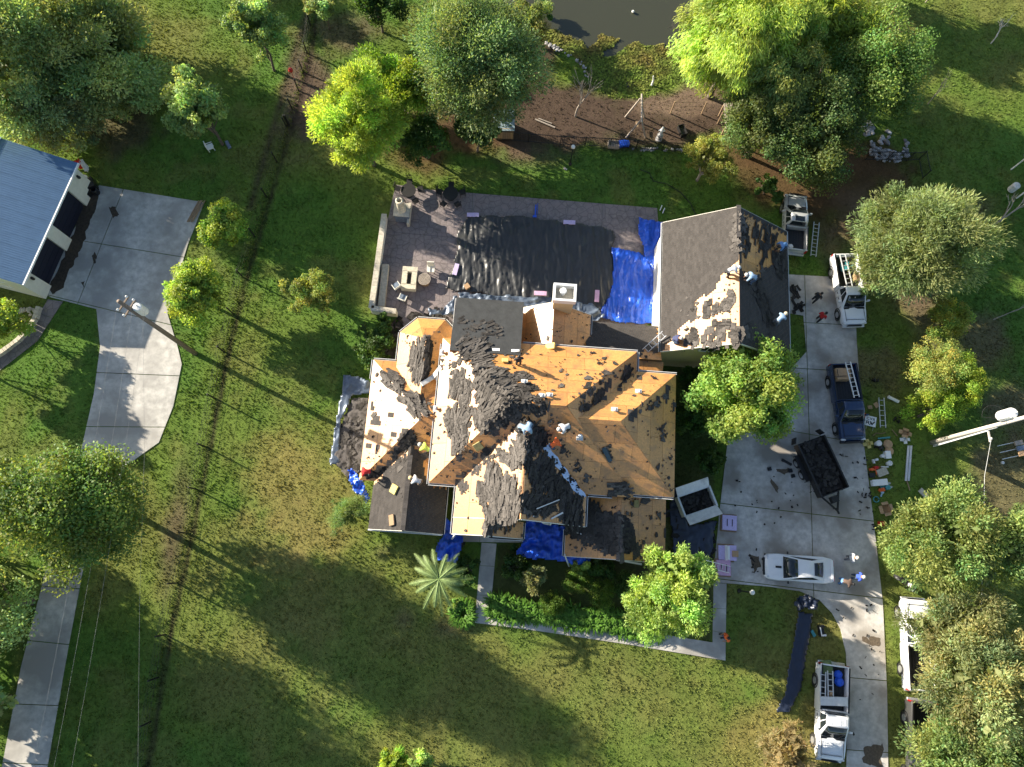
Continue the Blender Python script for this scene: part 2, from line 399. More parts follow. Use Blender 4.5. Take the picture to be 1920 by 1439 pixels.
def ground_colour(X, Y):
    n1 = vn(X, Y, .12, 4); n2 = vn2(X, Y, .5, 4); n3 = vn(X+90, Y, 2.2, 3)
    base = np.array([.112, .166, .030]); lush = np.array([.076, .158, .026]); dry = np.array([.165, .165, .048])
    straw = np.array([.24, .185, .065]); dirt = np.array([.105, .072, .052]); litter = np.array([.15, .088, .045]); clay = np.array([.15, .105, .070])
    col = np.ones(X.shape + (3,))*base
    def mixin(c, wgt):
        nonlocal col
        wgt = np.clip(wgt, 0, 1)[..., None]; col = col*(1-wgt) + c*wgt
    mixin(lush, np.clip((n1-.46)*6, 0, 1)*.8)
    mixin(dry, np.clip((n2-.52)*6, 0, 1)*.45)
    mixin(dry, np.clip((.43-n1)*7, 0, 1)*.6)
    mixin(np.array([.07, .075, .03]), np.clip((n3-.64)*5, 0, 1)*.35)
    for z in [(560, 960, 3.0, 4.2), (520, 880, 2.2, 3.5), (640, 870, 1.2, 3.5), (600, 1010, 3, 2), (1480, 1380, 3.5), (1420, 1420, 3), (560, 1130, 2.5), (470, 1030, 2.2), (690, 540, 1.5), (1530, 1180, 1.6), (1440, 1240, 2.0)]:
        mixin(straw, soft(z, X, Y, 2.5)*.45)
    for z in [(1080, 1170+80, 5, 2), (1180, 1300, 6, 3), (820, 1420, 5, 1.6), (900, 1330, 4)]: mixin(dry, soft(z, X, Y, 3)*.5)
    for z in [(500, 1300, 5), (760, 1200, 6), (430, 1200, 3), (340, 1080, 1.4, 4)]: mixin(dry, soft(z, X, Y, 3)*.35)
    for z in [(575, 190, 1.8, 4), (560, 150, 1.2, 5), (335, 960, .6, 2.5), (318, 1040, .5, 2), (600, 230, 2, 1.5), (235, 235, 2.6), (640, 60, 3, 2), (590, 160, 2, 3)]:
        mixin(dirt, soft(z, X, Y, 1.2)*.75)
    for z in [(975, 225, 6, 3.2), (1060, 205, 4.5, 3), (1150, 215, 4.5, 2.3), (1250, 205, 4.5, 2.6), (1320, 190, 3.5, 3), (1200, 250, 5, 1.5), (1040, 250, 6, 1.5), (1010, 130, 2.5, 3), (1330, 165, 2.6), (1380, 200, 3)]:
        mixin(dirt*.72, soft(z, X, Y, .9)*.95)
    for z in [(1290, 185, 3.2, 1.6), (1320, 165, 2.4, 1.8), (1255, 200, 2.5, .9)]: mixin(np.array([.17, .12, .085]), soft(z, X, Y, .9)*.8)
    for z in [(840, 250, 4, 2.2), (790, 290, 3, 1.6), (900, 270, 3, 1.3), (1440, 330, 3, 2), (1500, 350, 4, 2.2), (1580, 330, 3.6, 3), (1640, 300, 3, 2), (1560, 400, 3, 2), (1450, 290, 3.5, 2), (1380, 290, 2.6, 1.5), (1660, 420, 2.5, 1.6), (1540, 30, 5, 4), (1620, 60, 3, 3), (1640, 350, 3)]:
        mixin(litter*.62, soft(z, X, Y, 1.0)*.75)
    for z in [(1730, 590, 1.2, 4), (1720, 560, 1.5), (1735, 690, 1.4), (1620, 410, 2, 3), (1850, 640, 2), (1900, 760, 2), (1880, 900, 2, 4), (1560, 460, 1.2, 1.4)]:
        mixin(clay, soft(z, X, Y, 1.4)*.7)
    for z in [(230, 640, 1.5, 3), (545, 165, .8), (760, 1160, .4), (715, 1035, .3), (845, 1180, .8, .5), (1640, 690, 2), (1800, 390, 2.5, 1.5), (1000, 290, 3, 1)]:
        mixin(clay, soft(z, X, Y, 1.2)*.6)
    for z in [(1180, 165, 3, .8), (1240, 158, 2.6, .6), (1290, 140, 2.2, .7), (1060, 130, 1.6, 1.5)]:
        mixin(np.array([.13, .19, .03]), soft(z, X, Y, .7)*.85)
    # the strip beside the wire fence is bare and dark
    a, b = P(590, 0), P(535, 190)
    mixin(dirt*.7, np.clip(1-np.abs(((X-a.x)*(b.y-a.y)-(Y-a.y)*(b.x-a.x))/math.hypot(b.x-a.x, b.y-a.y)-.35)/.5, 0, 1)*(Y > 27)*.8)
    fp = [(592, -30), (576, 100), (560, 170), (540, 236), (500, 370), (455, 520), (420, 660), (385, 838), (352, 1000), (310, 1190), (268, 1439)]
    for a, b in zip(fp[:-1], fp[1:]):
        A, B = P(*a), P(*b); t = np.clip(((X-A.x)*(B.x-A.x)+(Y-A.y)*(B.y-A.y))/(B-A).length_squared, 0, 1); dd = np.hypot(X-A.x-.35-t*(B.x-A.x), Y-A.y-t*(B.y-A.y))
        mixin(dirt*.4, np.clip((.30-dd)/.2, 0, 1)*(.55+.4*vn(X, Y, .8, 2)))
    bedw = inpoly_np(X, Y, wpoly(BED)).astype(float); mixin(np.array([.045, .05, .02]), bedw*.8)
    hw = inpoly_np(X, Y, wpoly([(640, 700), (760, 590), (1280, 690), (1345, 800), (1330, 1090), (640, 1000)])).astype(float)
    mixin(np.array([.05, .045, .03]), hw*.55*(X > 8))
    col = col*(0.8+.4*vn2(X, Y, 1.5, 3)[..., None])
    return col
pondW = wpoly(POND)
def ground_z(X, Y):
    z = -0.05*vn2(X, Y, .8, 3)
    ins = inpoly_np(X, Y, pondW)
    # depth grows with distance from the bank
    d = np.full(X.shape, 1e9); n = len(pondW)
    for i in range(n):
        ax_, ay_ = pondW[i]; bx_, by_ = pondW[(i+1) % n]; L2 = (bx_-ax_)**2+(by_-ay_)**2
        t = np.clip(((X-ax_)*(bx_-ax_)+(Y-ay_)*(by_-ay_))/L2, 0, 1)
        d = np.minimum(d, np.hypot(X-ax_-t*(bx_-ax_), Y-ay_-t*(by_-ay_)))
    return np.where(ins, -0.06 - np.minimum(d*.6, 1.6), z)
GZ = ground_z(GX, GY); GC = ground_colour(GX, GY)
nx_, ny_ = GX.shape
idx = np.arange(nx_*ny_).reshape(nx_, ny_)
F = np.stack([idx[:-1, :-1], idx[1:, :-1], idx[1:, 1:], idx[:-1, 1:]], -1).reshape(-1, 4)
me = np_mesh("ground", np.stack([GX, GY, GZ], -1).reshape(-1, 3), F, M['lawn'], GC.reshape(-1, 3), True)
link("ground", me, kind="structure")

# grass tufts: short leaning blades, coloured like the ground under them
def grass(n=190000):
    X = NP.uniform(-45, 48, int(n*1.7)); Y = NP.uniform(-15, 50, int(n*1.7))
    keep = np.ones(len(X), bool)
    for pp in HARD + [BED]: keep &= ~inpoly_np(X, Y, wpoly(pp))
    keep &= ~inpoly_np(X, Y, pondW)
    col = ground_colour(X, Y)
    green = col[:, 1]/(col[:, 0]+1e-4)
    keep &= (NP.random(len(X)) < np.clip((green-.62)*3.2, .06, 1)) & (NP.random(len(X)) < .45+.9*vn(X, Y, .9, 3))
    X = X[keep][:n]; Y = Y[keep][:n]; col = col[keep][:n]; k = len(X)
    V = np.zeros((k, 2, 3, 3)); hgt = NP.uniform(.035, .095, k)*(.6+1.0*vn2(X, Y, .35, 2))
    for b in range(2):
        a = NP.uniform(0, 6.283, k); wd = NP.uniform(.028, .055, k); ln = NP.uniform(.02, .07, k); a2 = NP.uniform(0, 6.283, k)
        ox = NP.uniform(-.06, .06, k); oy = NP.uniform(-.06, .06, k)
        cx = X+ox; cy = Y+oy
        V[:, b, 0] = np.stack([cx-np.cos(a)*wd, cy-np.sin(a)*wd, np.full(k, -.04)], -1)
        V[:, b, 1] = np.stack([cx+np.cos(a)*wd, cy+np.sin(a)*wd, np.full(k, -.04)], -1)
        V[:, b, 2] = np.stack([cx+np.cos(a2)*ln, cy+np.sin(a2)*ln, hgt*NP.uniform(.6, 1.1, k)], -1)
    V = V.reshape(-1, 3); Fc = np.arange(len(V)).reshape(-1, 3)
    t = np.repeat(col*NP.uniform(.8, 1.45, (k, 1)), 6, 0)
    o = link("grass", np_mesh("grass", V, Fc, M['blade'], t)); o["kind"] = "stuff"
    tag(o, "short mown lawn grass with yellow and dry patches all round the house", "grass")
grass()
def fence_grass():
    pts = [(592, -30), (576, 100), (560, 170), (540, 236), (500, 370), (455, 520), (420, 660), (385, 838), (352, 1000), (310, 1190), (268, 1439)]; X = []; Y = []
    for a, b in zip(pts[:-1], pts[1:]):
        A, B = P(*a), P(*b); n = int((B-A).length*38); t = NP.random(n); o = NP.normal(0, .16, n); d = (B-A).normalized()
        X.append(A.x+(B.x-A.x)*t-d.y*o); Y.append(A.y+(B.y-A.y)*t+d.x*o)
    X = np.concatenate(X); Y = np.concatenate(Y); k = len(X); a = NP.uniform(0, 6.28, k); h = NP.uniform(.1, .3, k)*(.4+vn(X, Y, .6, 2)); l = NP.uniform(.05, .2, k); a2 = NP.uniform(0, 6.28, k); w_ = NP.uniform(.02, .045, k)
    V = np.stack([np.stack([X-np.cos(a)*w_, Y-np.sin(a)*w_, X*0-.04], -1), np.stack([X+np.cos(a)*w_, Y+np.sin(a)*w_, X*0-.04], -1), np.stack([X+np.cos(a2)*l, Y+np.sin(a2)*l, h], -1)], 1).reshape(-1, 3)
    t = np.repeat(np.array([.11, .14, .045])*NP.uniform(.6, 1.4, (k, 1)), 3, 0)
    o = link("tall_grass", np_mesh("tall_grass", V, np.arange(k*3).reshape(-1, 3), M['blade'], t)); o["kind"] = "stuff"; tag(o, "uncut strip of taller grass under the long wire fence", "grass")
fence_grass()

# ------------------------------------------------------------------ slabs
def slabs(name, poly, joints, z0, z1, material, gap=.012, piece="concrete_slab"):
    root = link(name, None, kind="structure")
    polys = [wpoly(poly)]
    for (a, b) in joints:
        pa, pb = P(*a), P(*b); polys = split_line(polys, (pa.x, pa.y), (pb.x, pb.y), gap)
    for po in polys:
        dz = rnd.uniform(0, .006)
        m = MB(); m.prism(po, z0, z1-dz); m.build(piece, material, root)
    return root
slabs("driveway", DRIVE, [((1508, 500), (1531, 1300)), ((1300, 938), (1700, 985)), ((1400, 1092), (1700, 1128)), ((1560, 1268), (1700, 1280)), ((1480, 808), (1640, 836)), ((1480, 690), (1640, 700)),
      ((1480, 604), (1640, 612)), ((1560, 1404), (1700, 1414))], -.08, .03, M['concrete'], .028)
slabs("neighbour_driveway", LDRIVE, [((233, 352), (140, 585)), ((140, 450), (352, 484)), ((100, 556), (330, 612)), ((120, 800), (400, 802)), ((60, 900), (330, 880)), ((60, 1098), (170, 1106)), ((40, 1200), (170, 1213)),
      ((20, 1320), (150, 1325)), ((0, 1430), (120, 1436)), ((208, 700), (330, 705))], -.08, .03, M['concrete_old'], .028)
slabs("curved_path", LPATH, [((80, 590), (130, 610)), ((30, 620), (70, 670))], -.08, .03, M['patio'])
slabs("patio", PATIO, [((888, 330), (884, 420)), ((1012, 330), (1004, 430)), ((1130, 350), (1128, 430)), ((700, 480), (880, 500)), ((1140, 470), (1260, 480))], -.08, .05, M['patio'], .01, "patio_slab")
slabs("front_walk", WALK1, [((880, 1060), (960, 1064)), ((880, 1115), (960, 1119))], -.08, .035, M['concrete_old'])
slabs("garden_walk", WALK2, [((1067, 1100), (1064, 1300)), ((1200, 1100), (1196, 1300)), ((905, 1140), (916, 1190)), ((1320, 1180), (1380, 1192)), ((1320, 1140), (1380, 1143))], -.08, .035, M['concrete_old'])
slabs("porch_floor", PORCH, [((900, 980), (899, 1030))], -.08, .12, M['concrete_old'])

# pond
def pond():
    m = MB(); m.v = [(x, y, -.12) for x, y in pondW]; m.f = [tuple(range(len(pondW)))]; m.t = [.5]*len(m.v)
    mt, n, l, b = new_mat("pond_water"); b.inputs["Base Color"].default_value = (.045, .047, .030, 1); b.inputs["Roughness"].default_value = .12
    b.inputs["Specular IOR Level"].default_value = .5
    link("pond_water", m.mesh("pond_water", mt), kind="structure")
    # weed mat floating on the near side
    edge = [(985, 55), (1003, 50), (1022, 55), (1040, 58), (1062, 62), (1080, 70), (1094, 84), (1102, 92), (1112, 82), (1118, 68), (1130, 62), (1145, 70), (1155, 76), (1148, 88), (1136, 92), (1136, 104), (1150, 106), (1165, 95), (1175, 86), (1195, 76), (1212, 84), (1240, 84), (1262, 95), (1290, 98), (1340, 110), (1295, 150), (1215, 184), (1150, 186), (1108, 168), (1095, 130), (1070, 104), (1020, 82)]
    W = wpoly(edge); xs = [p[0] for p in W]; ys = [p[1] for p in W]
    n = 26000; X = NP.uniform(min(xs), max(xs), n); Y = NP.uniform(min(ys), max(ys), n)
    jx = (vn(X*3, Y*3, .5, 2)-.5)*1.0
    k = inpoly_np(X+jx, Y+jx*.6, W) & (NP.random(n) < .35+.9*vn2(X, Y, 1.1, 3)); X = X[k]; Y = Y[k]; n = len(X)
    c = NP.uniform(.05, .13, n); a = NP.uniform(0, 6.28, n); V = np.zeros((n, 4, 3))
    z = -.10 + NP.uniform(0, .09, n)
    far = np.clip((Y - P(1200, 150).y)/3.0, 0, 1)
    for q in range(4):
        V[:, q, 0] = X + np.cos(a+q*1.57)*c; V[:, q, 1] = Y + np.sin(a+q*1.57)*c; V[:, q, 2] = z + NP.uniform(-.05, .05, n)
    g = np.array([.15, .22, .03]); br = np.array([.21, .165, .04]); mixv = np.clip(far*.55 + (vn(X, Y, .8, 3)-.5)*1.6, 0, 1)[:, None]
    t = (g*(1-mixv) + br*mixv)*NP.uniform(.4, 1.3, (n, 1))
    o = link("water_weed", np_mesh("water_weed", V.reshape(-1, 3), np.arange(n*4).reshape(-1, 4), M['blade'], np.repeat(t, 4, 0))); o["kind"] = "stuff"
    tag(o, "olive and brown mat of weed floating on the near end of the pond", "water weed")
pond()

# ================================================================== the house: roofs in a turned frame
TH = R_(-4.0); CU, SU = math.cos(TH), math.sin(TH)
def uv2w(u, v, z=0.0): return Vector((u*CU - v*SU, u*SU + v*CU, z))
def w2uv(x, y): return (x*CU + y*SU, -x*SU + y*CU)
class Vol:
    """a roof volume: rectangle u0..u1, v0..v1, eave height, pitches of its W/E/S/N slopes (None = gable or open end)"""
    def __init__(s, name, u0, u1, v0, v1, ze, W=None, E=None, S=None, N=None, cut=()):
        s.name = name; s.r = (u0, u1, v0, v1); s.ze = ze; s.pl = []
        if W: s.pl.append(('W', W, 0, -W*u0))            # z = ze + a*u + b*v + c
        if E: s.pl.append(('E', -E, 0, E*u1))
        if S: s.pl.append(('S', 0, S, -S*v0))
        if N: s.pl.append(('N', 0, -N, N*v1))
        for k, (nm, a, b, c) in enumerate(cut): s.pl.append((nm, a, b, c))
        s.poly = [(u0, v0), (u1, v0), (u1, v1), (u0, v1)]
    def z(s, u, v):
        r = s.r
        if u < r[0] or u > r[1] or v < r[2] or v > r[3]: return None
        if len(s.poly) > 4 and not inpoly(u, v, s.poly): return None
        return s.ze + min(a*u+b*v+c for _, a, b, c in s.pl)
    def faces(s):
        out = []
        for i, (nm, a, b, c) in enumerate(s.pl):
            po = list(s.poly)
            for j, (_, a2, b2, c2) in enumerate(s.pl):
                if j != i and po: po = clip_half(po, a2-a, b2-b, c2-c)   # keep where this plane is the lowest
            if area(po) > .05: out.append((nm, a, b, c, po))
        return out
VOLS = []
def vol(*a, **k): v = Vol(*a, **k); VOLS.append(v); return v
main = vol("main", -4.96, 8.36, 4.52, 14.42, 5.5, W=.75, E=.75, S=.75, N=.75)
east = vol("east", 3.0, 11.03, 4.72, 13.02, 5.5, E=.75, S=.75, N=.75)
west = vol("west", -10.0, -4.4, 4.62, 13.2, 3.0, W=.6, S=.6, N=.6)
south = vol("south", -3.15, 5.3, 2.45, 9.5, 5.5, W=.75, E=.75)
porch = vol("porch", -3.15, 1.35, 1.40, 2.449, 5.5, W=.75, E=.75)
seast = vol("seast", 4.30, 11.06, .55, 5.2, 3.0, W=.6, E=.6)
swest = vol("swest", -8.95, -3.98, 1.40, 8.0, 3.0, W=.6, E=.6)
north = vol("north", -4.35, .40, 13.3, 17.62, 4.9, N=.34)
chim = vol("chim", -.30, 5.27, 13.6, 17.5, 3.6, W=.75, E=.75)
conn = vol("conn", 5.0, 10.3, 14.30, 17.2, 3.0, N=.45)
brz = vol("brz", 7.9, 10.5, 12.3, 14.28, 3.4, S=.3)
tur = Vol("turret", -8.28, -4.02, 9.5, 16.45, 3.3, W=.8, E=.8, N=.8)
k7 = .8*.7071
# angled corners of the turret
tur.pl.append(('NW', k7, -k7, -k7*(-8.28) + k7*15.3)); tur.pl.append(('NE', -k7, -k7, k7*(-4.02) + k7*15.3))
tur.poly = [(-8.28, 9.5), (-4.02, 9.5), (-4.02, 15.3), (-5.17, 16.45), (-7.13, 16.45), (-8.28, 15.3)]
VOLS.append(tur)
HOUSEV = list(VOLS)
gar = vol("garage", 10.2, 19.25, 14.92, 24.78, 4.4, W=.68, E=.68)
def top(x, y, vols=None):
    u, v = w2uv(x, y); b = None; bv = None
    for vo in (vols or VOLS):
        z = vo.z(u, v)
        if z is not None and (b is None or z > b): b = z; bv = vo
    return b, bv
def cast(px, py, vols=None, default=0.0):
    """where the line of sight of a photo pixel meets the roof"""
    z = 10.0
    while z > 0:
        p = P(px, py, z); t, v = top(p.x, p.y, vols)
        if t is not None and t >= z:
            lo, hi = z, z+.24
            for _ in range(4):
                mz = (lo+hi)/2; p = P(px, py, mz); t2, v2 = top(p.x, p.y, vols)
                if t2 is not None and t2 >= mz: lo = mz; v = v2
                else: hi = mz
            return P(px, py, lo), v
        z -= .24
    return P(px, py, default), None
def plane_at(vo, u, v):
    return min(vo.pl, key=lambda q: q[1]*u+q[2]*v+q[3])
def frame(pl):
    """world unit vectors: along the eave, up the slope, normal"""
    nm, a, b, c = pl; g = Vector((a*CU - b*SU, a*SU + b*CU, 0))
    n = Vector((-g.x, -g.y, 1)).normalized(); gh = g.normalized() if g.length > 1e-6 else Vector((0, 1, 0))
    up = Vector((gh.x, gh.y, g.length)).normalized(); al = up.cross(n).normalized()
    return al, up, n

house = thing("house", "large house with its roof stripped to bare orange decking under heaps of torn shingles", "house", uv2w(2, 8, 0))
garage = thing("garage", "detached garage with tall gable roof half stripped, beside the driveway", "garage", uv2w(14.7, 19.8, 0))
def fpt(vo, pl, u, v, dz=0): return uv2w(u, v, vo.ze + pl[1]*u + pl[2]*v + pl[3] + dz)
DECK = .05
def build_roof(vols, parent, shingled=()):
    roof = link("roof", None, parent); deck = MB()
    npan = 0
    for vo in vols:
        for nm, a, b, c, po in vo.faces():
            pl = (nm, a, b, c); al, up, n = frame(pl)
            pts = [fpt(vo, pl, u, v, -.02) for u, v in po]
            deck.slab(pts, n, .16)
            # sheathing sheets, 2.44 x 1.22, staggered, clipped to the face
            o = pts[0]
            loc = [((p-o).dot(al), (p-o).dot(up)) for p in pts]
            smin, smax = min(q[0] for q in loc), max(q[0] for q in loc); tmin, tmax = min(q[1] for q in loc), max(q[1] for q in loc)
            row = 0; t = tmin
            while t < tmax:
                s = smin - (1.22 if row % 2 else 0)
                while s < smax:
                    g = .009
                    q = clip_half(loc, 1, 0, -(s+g)); q = clip_half(q, -1, 0, s+2.44-g) if len(q) > 2 else q
                    q = clip_half(q, 0, 1, -(t+g)) if len(q) > 2 else q; q = clip_half(q, 0, -1, t+1.22-g) if len(q) > 2 else q
                    if area(q) > .03:
                        w3 = [o + al*x + up*y + n*.018 for x, y in q]
                        # drop sheets buried under a higher roof
                        vis = False
                        for p in w3 + [sum(w3, Vector())/len(w3)]:
                            cc = sum(w3, Vector())/len(w3); p2 = p*.9+cc*.1
                            tz, tv = top(p2.x, p2.y)
                            if tz is None or tz <= p2.z + .03: vis = True
                        if vis:
                            m = MB(); m.slab(w3, n, .013); m.build("sheathing_panel", M['osb'], roof, world=True); npan += 1
                    s += 2.44
                t += 1.22; row += 1
    deck.build("roof_deck", M['osb_edge'], roof, world=True)
    return roof
roofH = build_roof(HOUSEV, house); roofG = build_roof([gar], garage)

# --- walls, gutters
def wallbox(vo, parent, inset=.35, material=None, base=0.0):
    u0, u1, v0, v1 = vo.r; i = inset
    gW = not any(p[0] in 'W' for p in vo.pl); gE = not any(p[0] == 'E' for p in vo.pl)
    gS = not any(p[0] == 'S' for p in vo.pl); gN = not any(p[0] == 'N' for p in vo.pl)
    pts = []
    m = MB()
    a, b, c, d = u0+i, u1-i, v0+i, v1-i
    if vo is tur:
        poly = [(-8.28+i, 9.6), (-4.02-i, 9.6), (-4.02-i, 15.3-i*.4), (-5.17-i*.4, 16.45-i), (-7.13+i*.4, 16.45-i), (-8.28+i, 15.3-i*.4)]
    else:
        poly = [(a, c), ((a+b)/2, c), (b, c), (b, (c+d)/2), (b, d), ((a+b)/2, d), (a, d), (a, (c+d)/2)]
    bot = [uv2w(u, v, base) for u, v in poly]
    tp = [uv2w(u, v, vo.ze + min(q[1]*u+q[2]*v+q[3] for q in vo.pl) - .19) for u, v in poly]
    n = len(poly); vs = bot + tp
    fs = [(k, (k+1) % n, n+(k+1) % n, n+k) for k in range(n)] + [tuple(range(n-1, -1, -1)), tuple(range(n, 2*n))]
    m.add(vs, fs); return m.build("wall", material or M['stucco'], parent, world=True)
for v_ in HOUSEV:
    if v_ not in (porch, brz): wallbox(v_, house)
wallG = wallbox(gar, garage, .25, M['stucco'])
def windowp(parent, c, wd, ht, nrm, mframe=None):
    """a framed window on a wall: centre, width, height, outward normal"""
    nrm = Vector(nrm).normalized(); al = Vector((-nrm.y, nrm.x, 0)); c = Vector(c)
    fm = MB(); f = .09
    for s in (-1, 1):
        fm.beam(c + al*s*(wd/2) - Vector((0, 0, ht/2+f/2)) + nrm*.03, c + al*s*(wd/2) + Vector((0, 0, ht/2+f/2)) + nrm*.03, f, .08, up=nrm)
        fm.beam(c - al*(wd/2) + Vector((0, 0, s*ht/2)) + nrm*.035, c + al*(wd/2) + Vector((0, 0, s*ht/2)) + nrm*.035, f, .08)
    fm.beam(c - Vector((0, 0, ht/2)) + nrm*.03, c + Vector((0, 0, ht/2)) + nrm*.03, .04, .05, up=nrm)
    o = fm.build("window", mframe or M['white'], parent, world=True)
    g = MB(); g.box(c + nrm*.01, (wd-.02, .03, ht-.02), rz=math.atan2(al.y, al.x)); g.build("pane", M['glass'], o, world=True)
def uvd(u, v): return uv2w(u, v) - uv2w(0, 0)
windowp(garage, uv2w(13.35, 15.16, 5.0), 1.0, 1.0, uvd(0, -1))
windowp(garage, uv2w(16.9, 15.16, 1.7), 1.2, 1.1, uvd(0, -1))
for u_, v_, z_, wd_, n_ in [(-1.9, 2.78, 3.6, 1.2, (0, -1)), (3.6, 2.78, 3.9, 1.2, (0, -1)), (7.6, .87, 1.6, 1.8, (0, -1)), (-6.4, 1.72, 1.6, 1.6, (0, -1)), (-9.68, 8.0, 1.6, 1.4, (-1, 0)), (-9.68, 10.8, 1.6, 1.2, (-1, 0)),
                            (-8.62, 3.4, 1.6, 1.2, (-1, 0)), (10.72, 7, 1.6, 1.6, (1, 0)), (10.72, 10.5, 4.0, 1.2, (1, 0)), (2.6, 17.18, 1.4, 1.3, (0, 1)), (-2.0, 17.3, 1.5, 2.0, (0, 1)), (0.9, 1.78, 2.4, 1.0, (0, -1))]:
    if (u_, v_) != (0.9, 1.78): windowp(house, uv2w(u_, v_, z_), wd_, 1.3, uvd(*n_))
# porch posts under the small gable, and beams
for u_ in (-2.9, -.9, 1.1):
    m = MB(); m.box(uv2w(u_, 1.6, 2.7), (.28, .28, 5.2), rz=TH); m.build("porch_post", M['stucco_white'], house, world=True)
m = MB(); m.box(uv2w(-.9, 1.6, 5.2), (4.3, .25, .35), rz=TH); m.build("porch_beam", M['stucco_white'], house, world=True)
# garage doors on the east side, west wall overlaid paler to paint in its sunlight
for k, v_ in enumerate((17.0, 20.0, 23.0)):
    m = MB()
    for r in range(4): m.box(uv2w(19.25-.25+.03, v_, .35+r*.58), (.05, 2.5, .55), rz=TH)
    m.build("garage_door", M['stucco_white'], garage, world=True)
m = MB(); m.box(uv2w(10.2+.25+.02-.05, 19.9, 2.15), (.08, 9.2, 4.0), rz=TH); m.build("sunlit_wall_panel", M['stucco_white'], garage, world=True)  # pale panel over the cream wall, sunlit glare put into its colour
def gutter(parent, u0, v0, u1, v1, z, out, w_=.13):
    """open gutter with two white lips; out = outward direction in the house frame"""
    o = uvd(*out).normalized(); a, b = uv2w(u0, v0, z), uv2w(u1, v1, z)
    m = MB(); m.beam(a+o*w_, b+o*w_, .035, .11); m.beam(a+o*.015, b+o*.015, .03, .13)
    g = m.build("gutter", M['gutter'], parent, world=True)
    t = MB(); t.beam(a+o*(w_/2)-Vector((0, 0, .05)), b+o*(w_/2)-Vector((0, 0, .05)), w_-.04, .02); t.build("gutter_trough", M['gutter_in'], g, world=True)
z5 = 5.5-.09; z3 = 3.0-.09
gutter(house, -4.96, 4.45, -4.96, 14.0, z5, (-1, 0)); gutter(house, -5.0, 4.52, -3.2, 4.52, z5, (0, -1)); gutter(house, -3.15, 1.4, -3.15, 4.45, z5, (-1, 0))
gutter(house, .5, 14.42, 8.4, 14.42, z5, (0, 1)); gutter(house, 8.36, 12.9, 8.36, 14.42, z5, (1, 0)); gutter(house, 8.45, 13.02, 11.1, 13.02, z5, (0, 1))
gutter(house, 5.45, 4.52, 7.0, 4.52, z5, (0, -1)); gutter(house, 8.1, 4.72, 11.0, 4.72, z5, (0, -1)); gutter(house, 5.3, 2.45, 5.3, 4.4, z5, (1, 0))
gutter(house, -10.0, 11.8, -10.0, 13.2, z3, (-1, 0)); gutter(house, -10.0, 13.2, -8.4, 13.2, z3, (0, 1)); gutter(house, -3.98, 1.4, -3.98, 4.6, z3, (1, 0))
gutter(house, 4.30, .55, 4.30, 2.3, z3, (-1, 0)); gutter(house, 5.27, 14.5, 5.27, 17.5, 3.5, (1, 0))
gutter(house, -8.28, 13.3, -8.28, 15.3, 3.2, (-1, 0)); gutter(house, -8.28, 15.3, -7.13, 16.45, 3.2, (-.7, .7)); gutter(house, -7.13, 16.45, -5.17, 16.45, 3.2, (0, 1)); gutter(house, -5.17, 16.45, -4.02, 15.3, 3.2, (.7, .7))
gutter(house, -4.35, 13.6, -4.35, 17.6, 4.8, (-1, 0), .08); gutter(house, -9.0, 1.36, -4.0, 1.36, 3.0, (0, -1), .05)
gutter(house, 1.35, 1.4, 1.35, 2.4, z5, (1, 0)); gutter(house, -.8, 1.40, 1.4, 1.40, z5-.02, (0, -1))
gutter(garage, 10.2, 14.9, 10.2, 24.8, 4.31, (-1, 0)); gutter(garage, 19.25, 14.9, 19.25, 24.8, 4.31, (1, 0), .1)
# rake boards
def rake(parent, vo, v, side):
    u0, u1 = vo.r[0], vo.r[1]; um = (u0+u1)/2; sg = -1 if side == 'S' else 1
    z0 = vo.z(u0+.01, (vo.r[2]+vo.r[3])/2); zm = vo.z(um, (vo.r[2]+vo.r[3])/2)
    m = MB()
    for a, b in ((u0, um), (u1, um)):
        m.beam(uv2w(a, v+sg*.02, z0-.10), uv2w(b, v+sg*.02, zm-.10), .035, .2, up=(0, 0, 1))
    m.build("rake_board", M['stucco_white'], parent, world=True)
rake(garage, gar, 14.92, 'S'); rake(garage, gar, 24.78, 'N'); rake(house, seast, .55, 'S'); rake(house, swest, 1.40, 'S'); rake(house, south, 2.45, 'S'); rake(house, porch, 1.40, 'S'); rake(house, chim, 17.5, 'N')
m = MB(); m.box(uv2w(14.725, 18.4, gar.z(14.725, 18)+.02), (.03, 5.6, .04), rz=TH); m.build("ridge_line", M['wood'], garage, world=True)
for nm_, vo_, pr_, v0_, v1_ in (("ridge_cap", swest, house, 1.42, 6.3), ("ridge_cap", gar, garage, 22.5, 24.75)):
    um_ = (vo_.r[0]+vo_.r[1])/2; zz = vo_.z(um_, (vo_.r[2]+vo_.r[3])/2); m = MB(); k_ = v0_
    while k_ < v1_: m.box(uv2w(um_, k_+.08, zz+.035+rnd.uniform(0, .008)), (.3, .155, .03), rz=TH, t=rnd.uniform(.5, .9)); k_ += .16
    m.build(nm_, M['shingle'], pr_, world=True)
m = MB()
for du in (-.09, .09): m.box(uv2w(1.06+du, 4.8, south.z(1.0, 4.8)+.05), (.03, 3.6, .03), rz=TH)
m.build("ridge_slot", M['wood'], house, world=True)

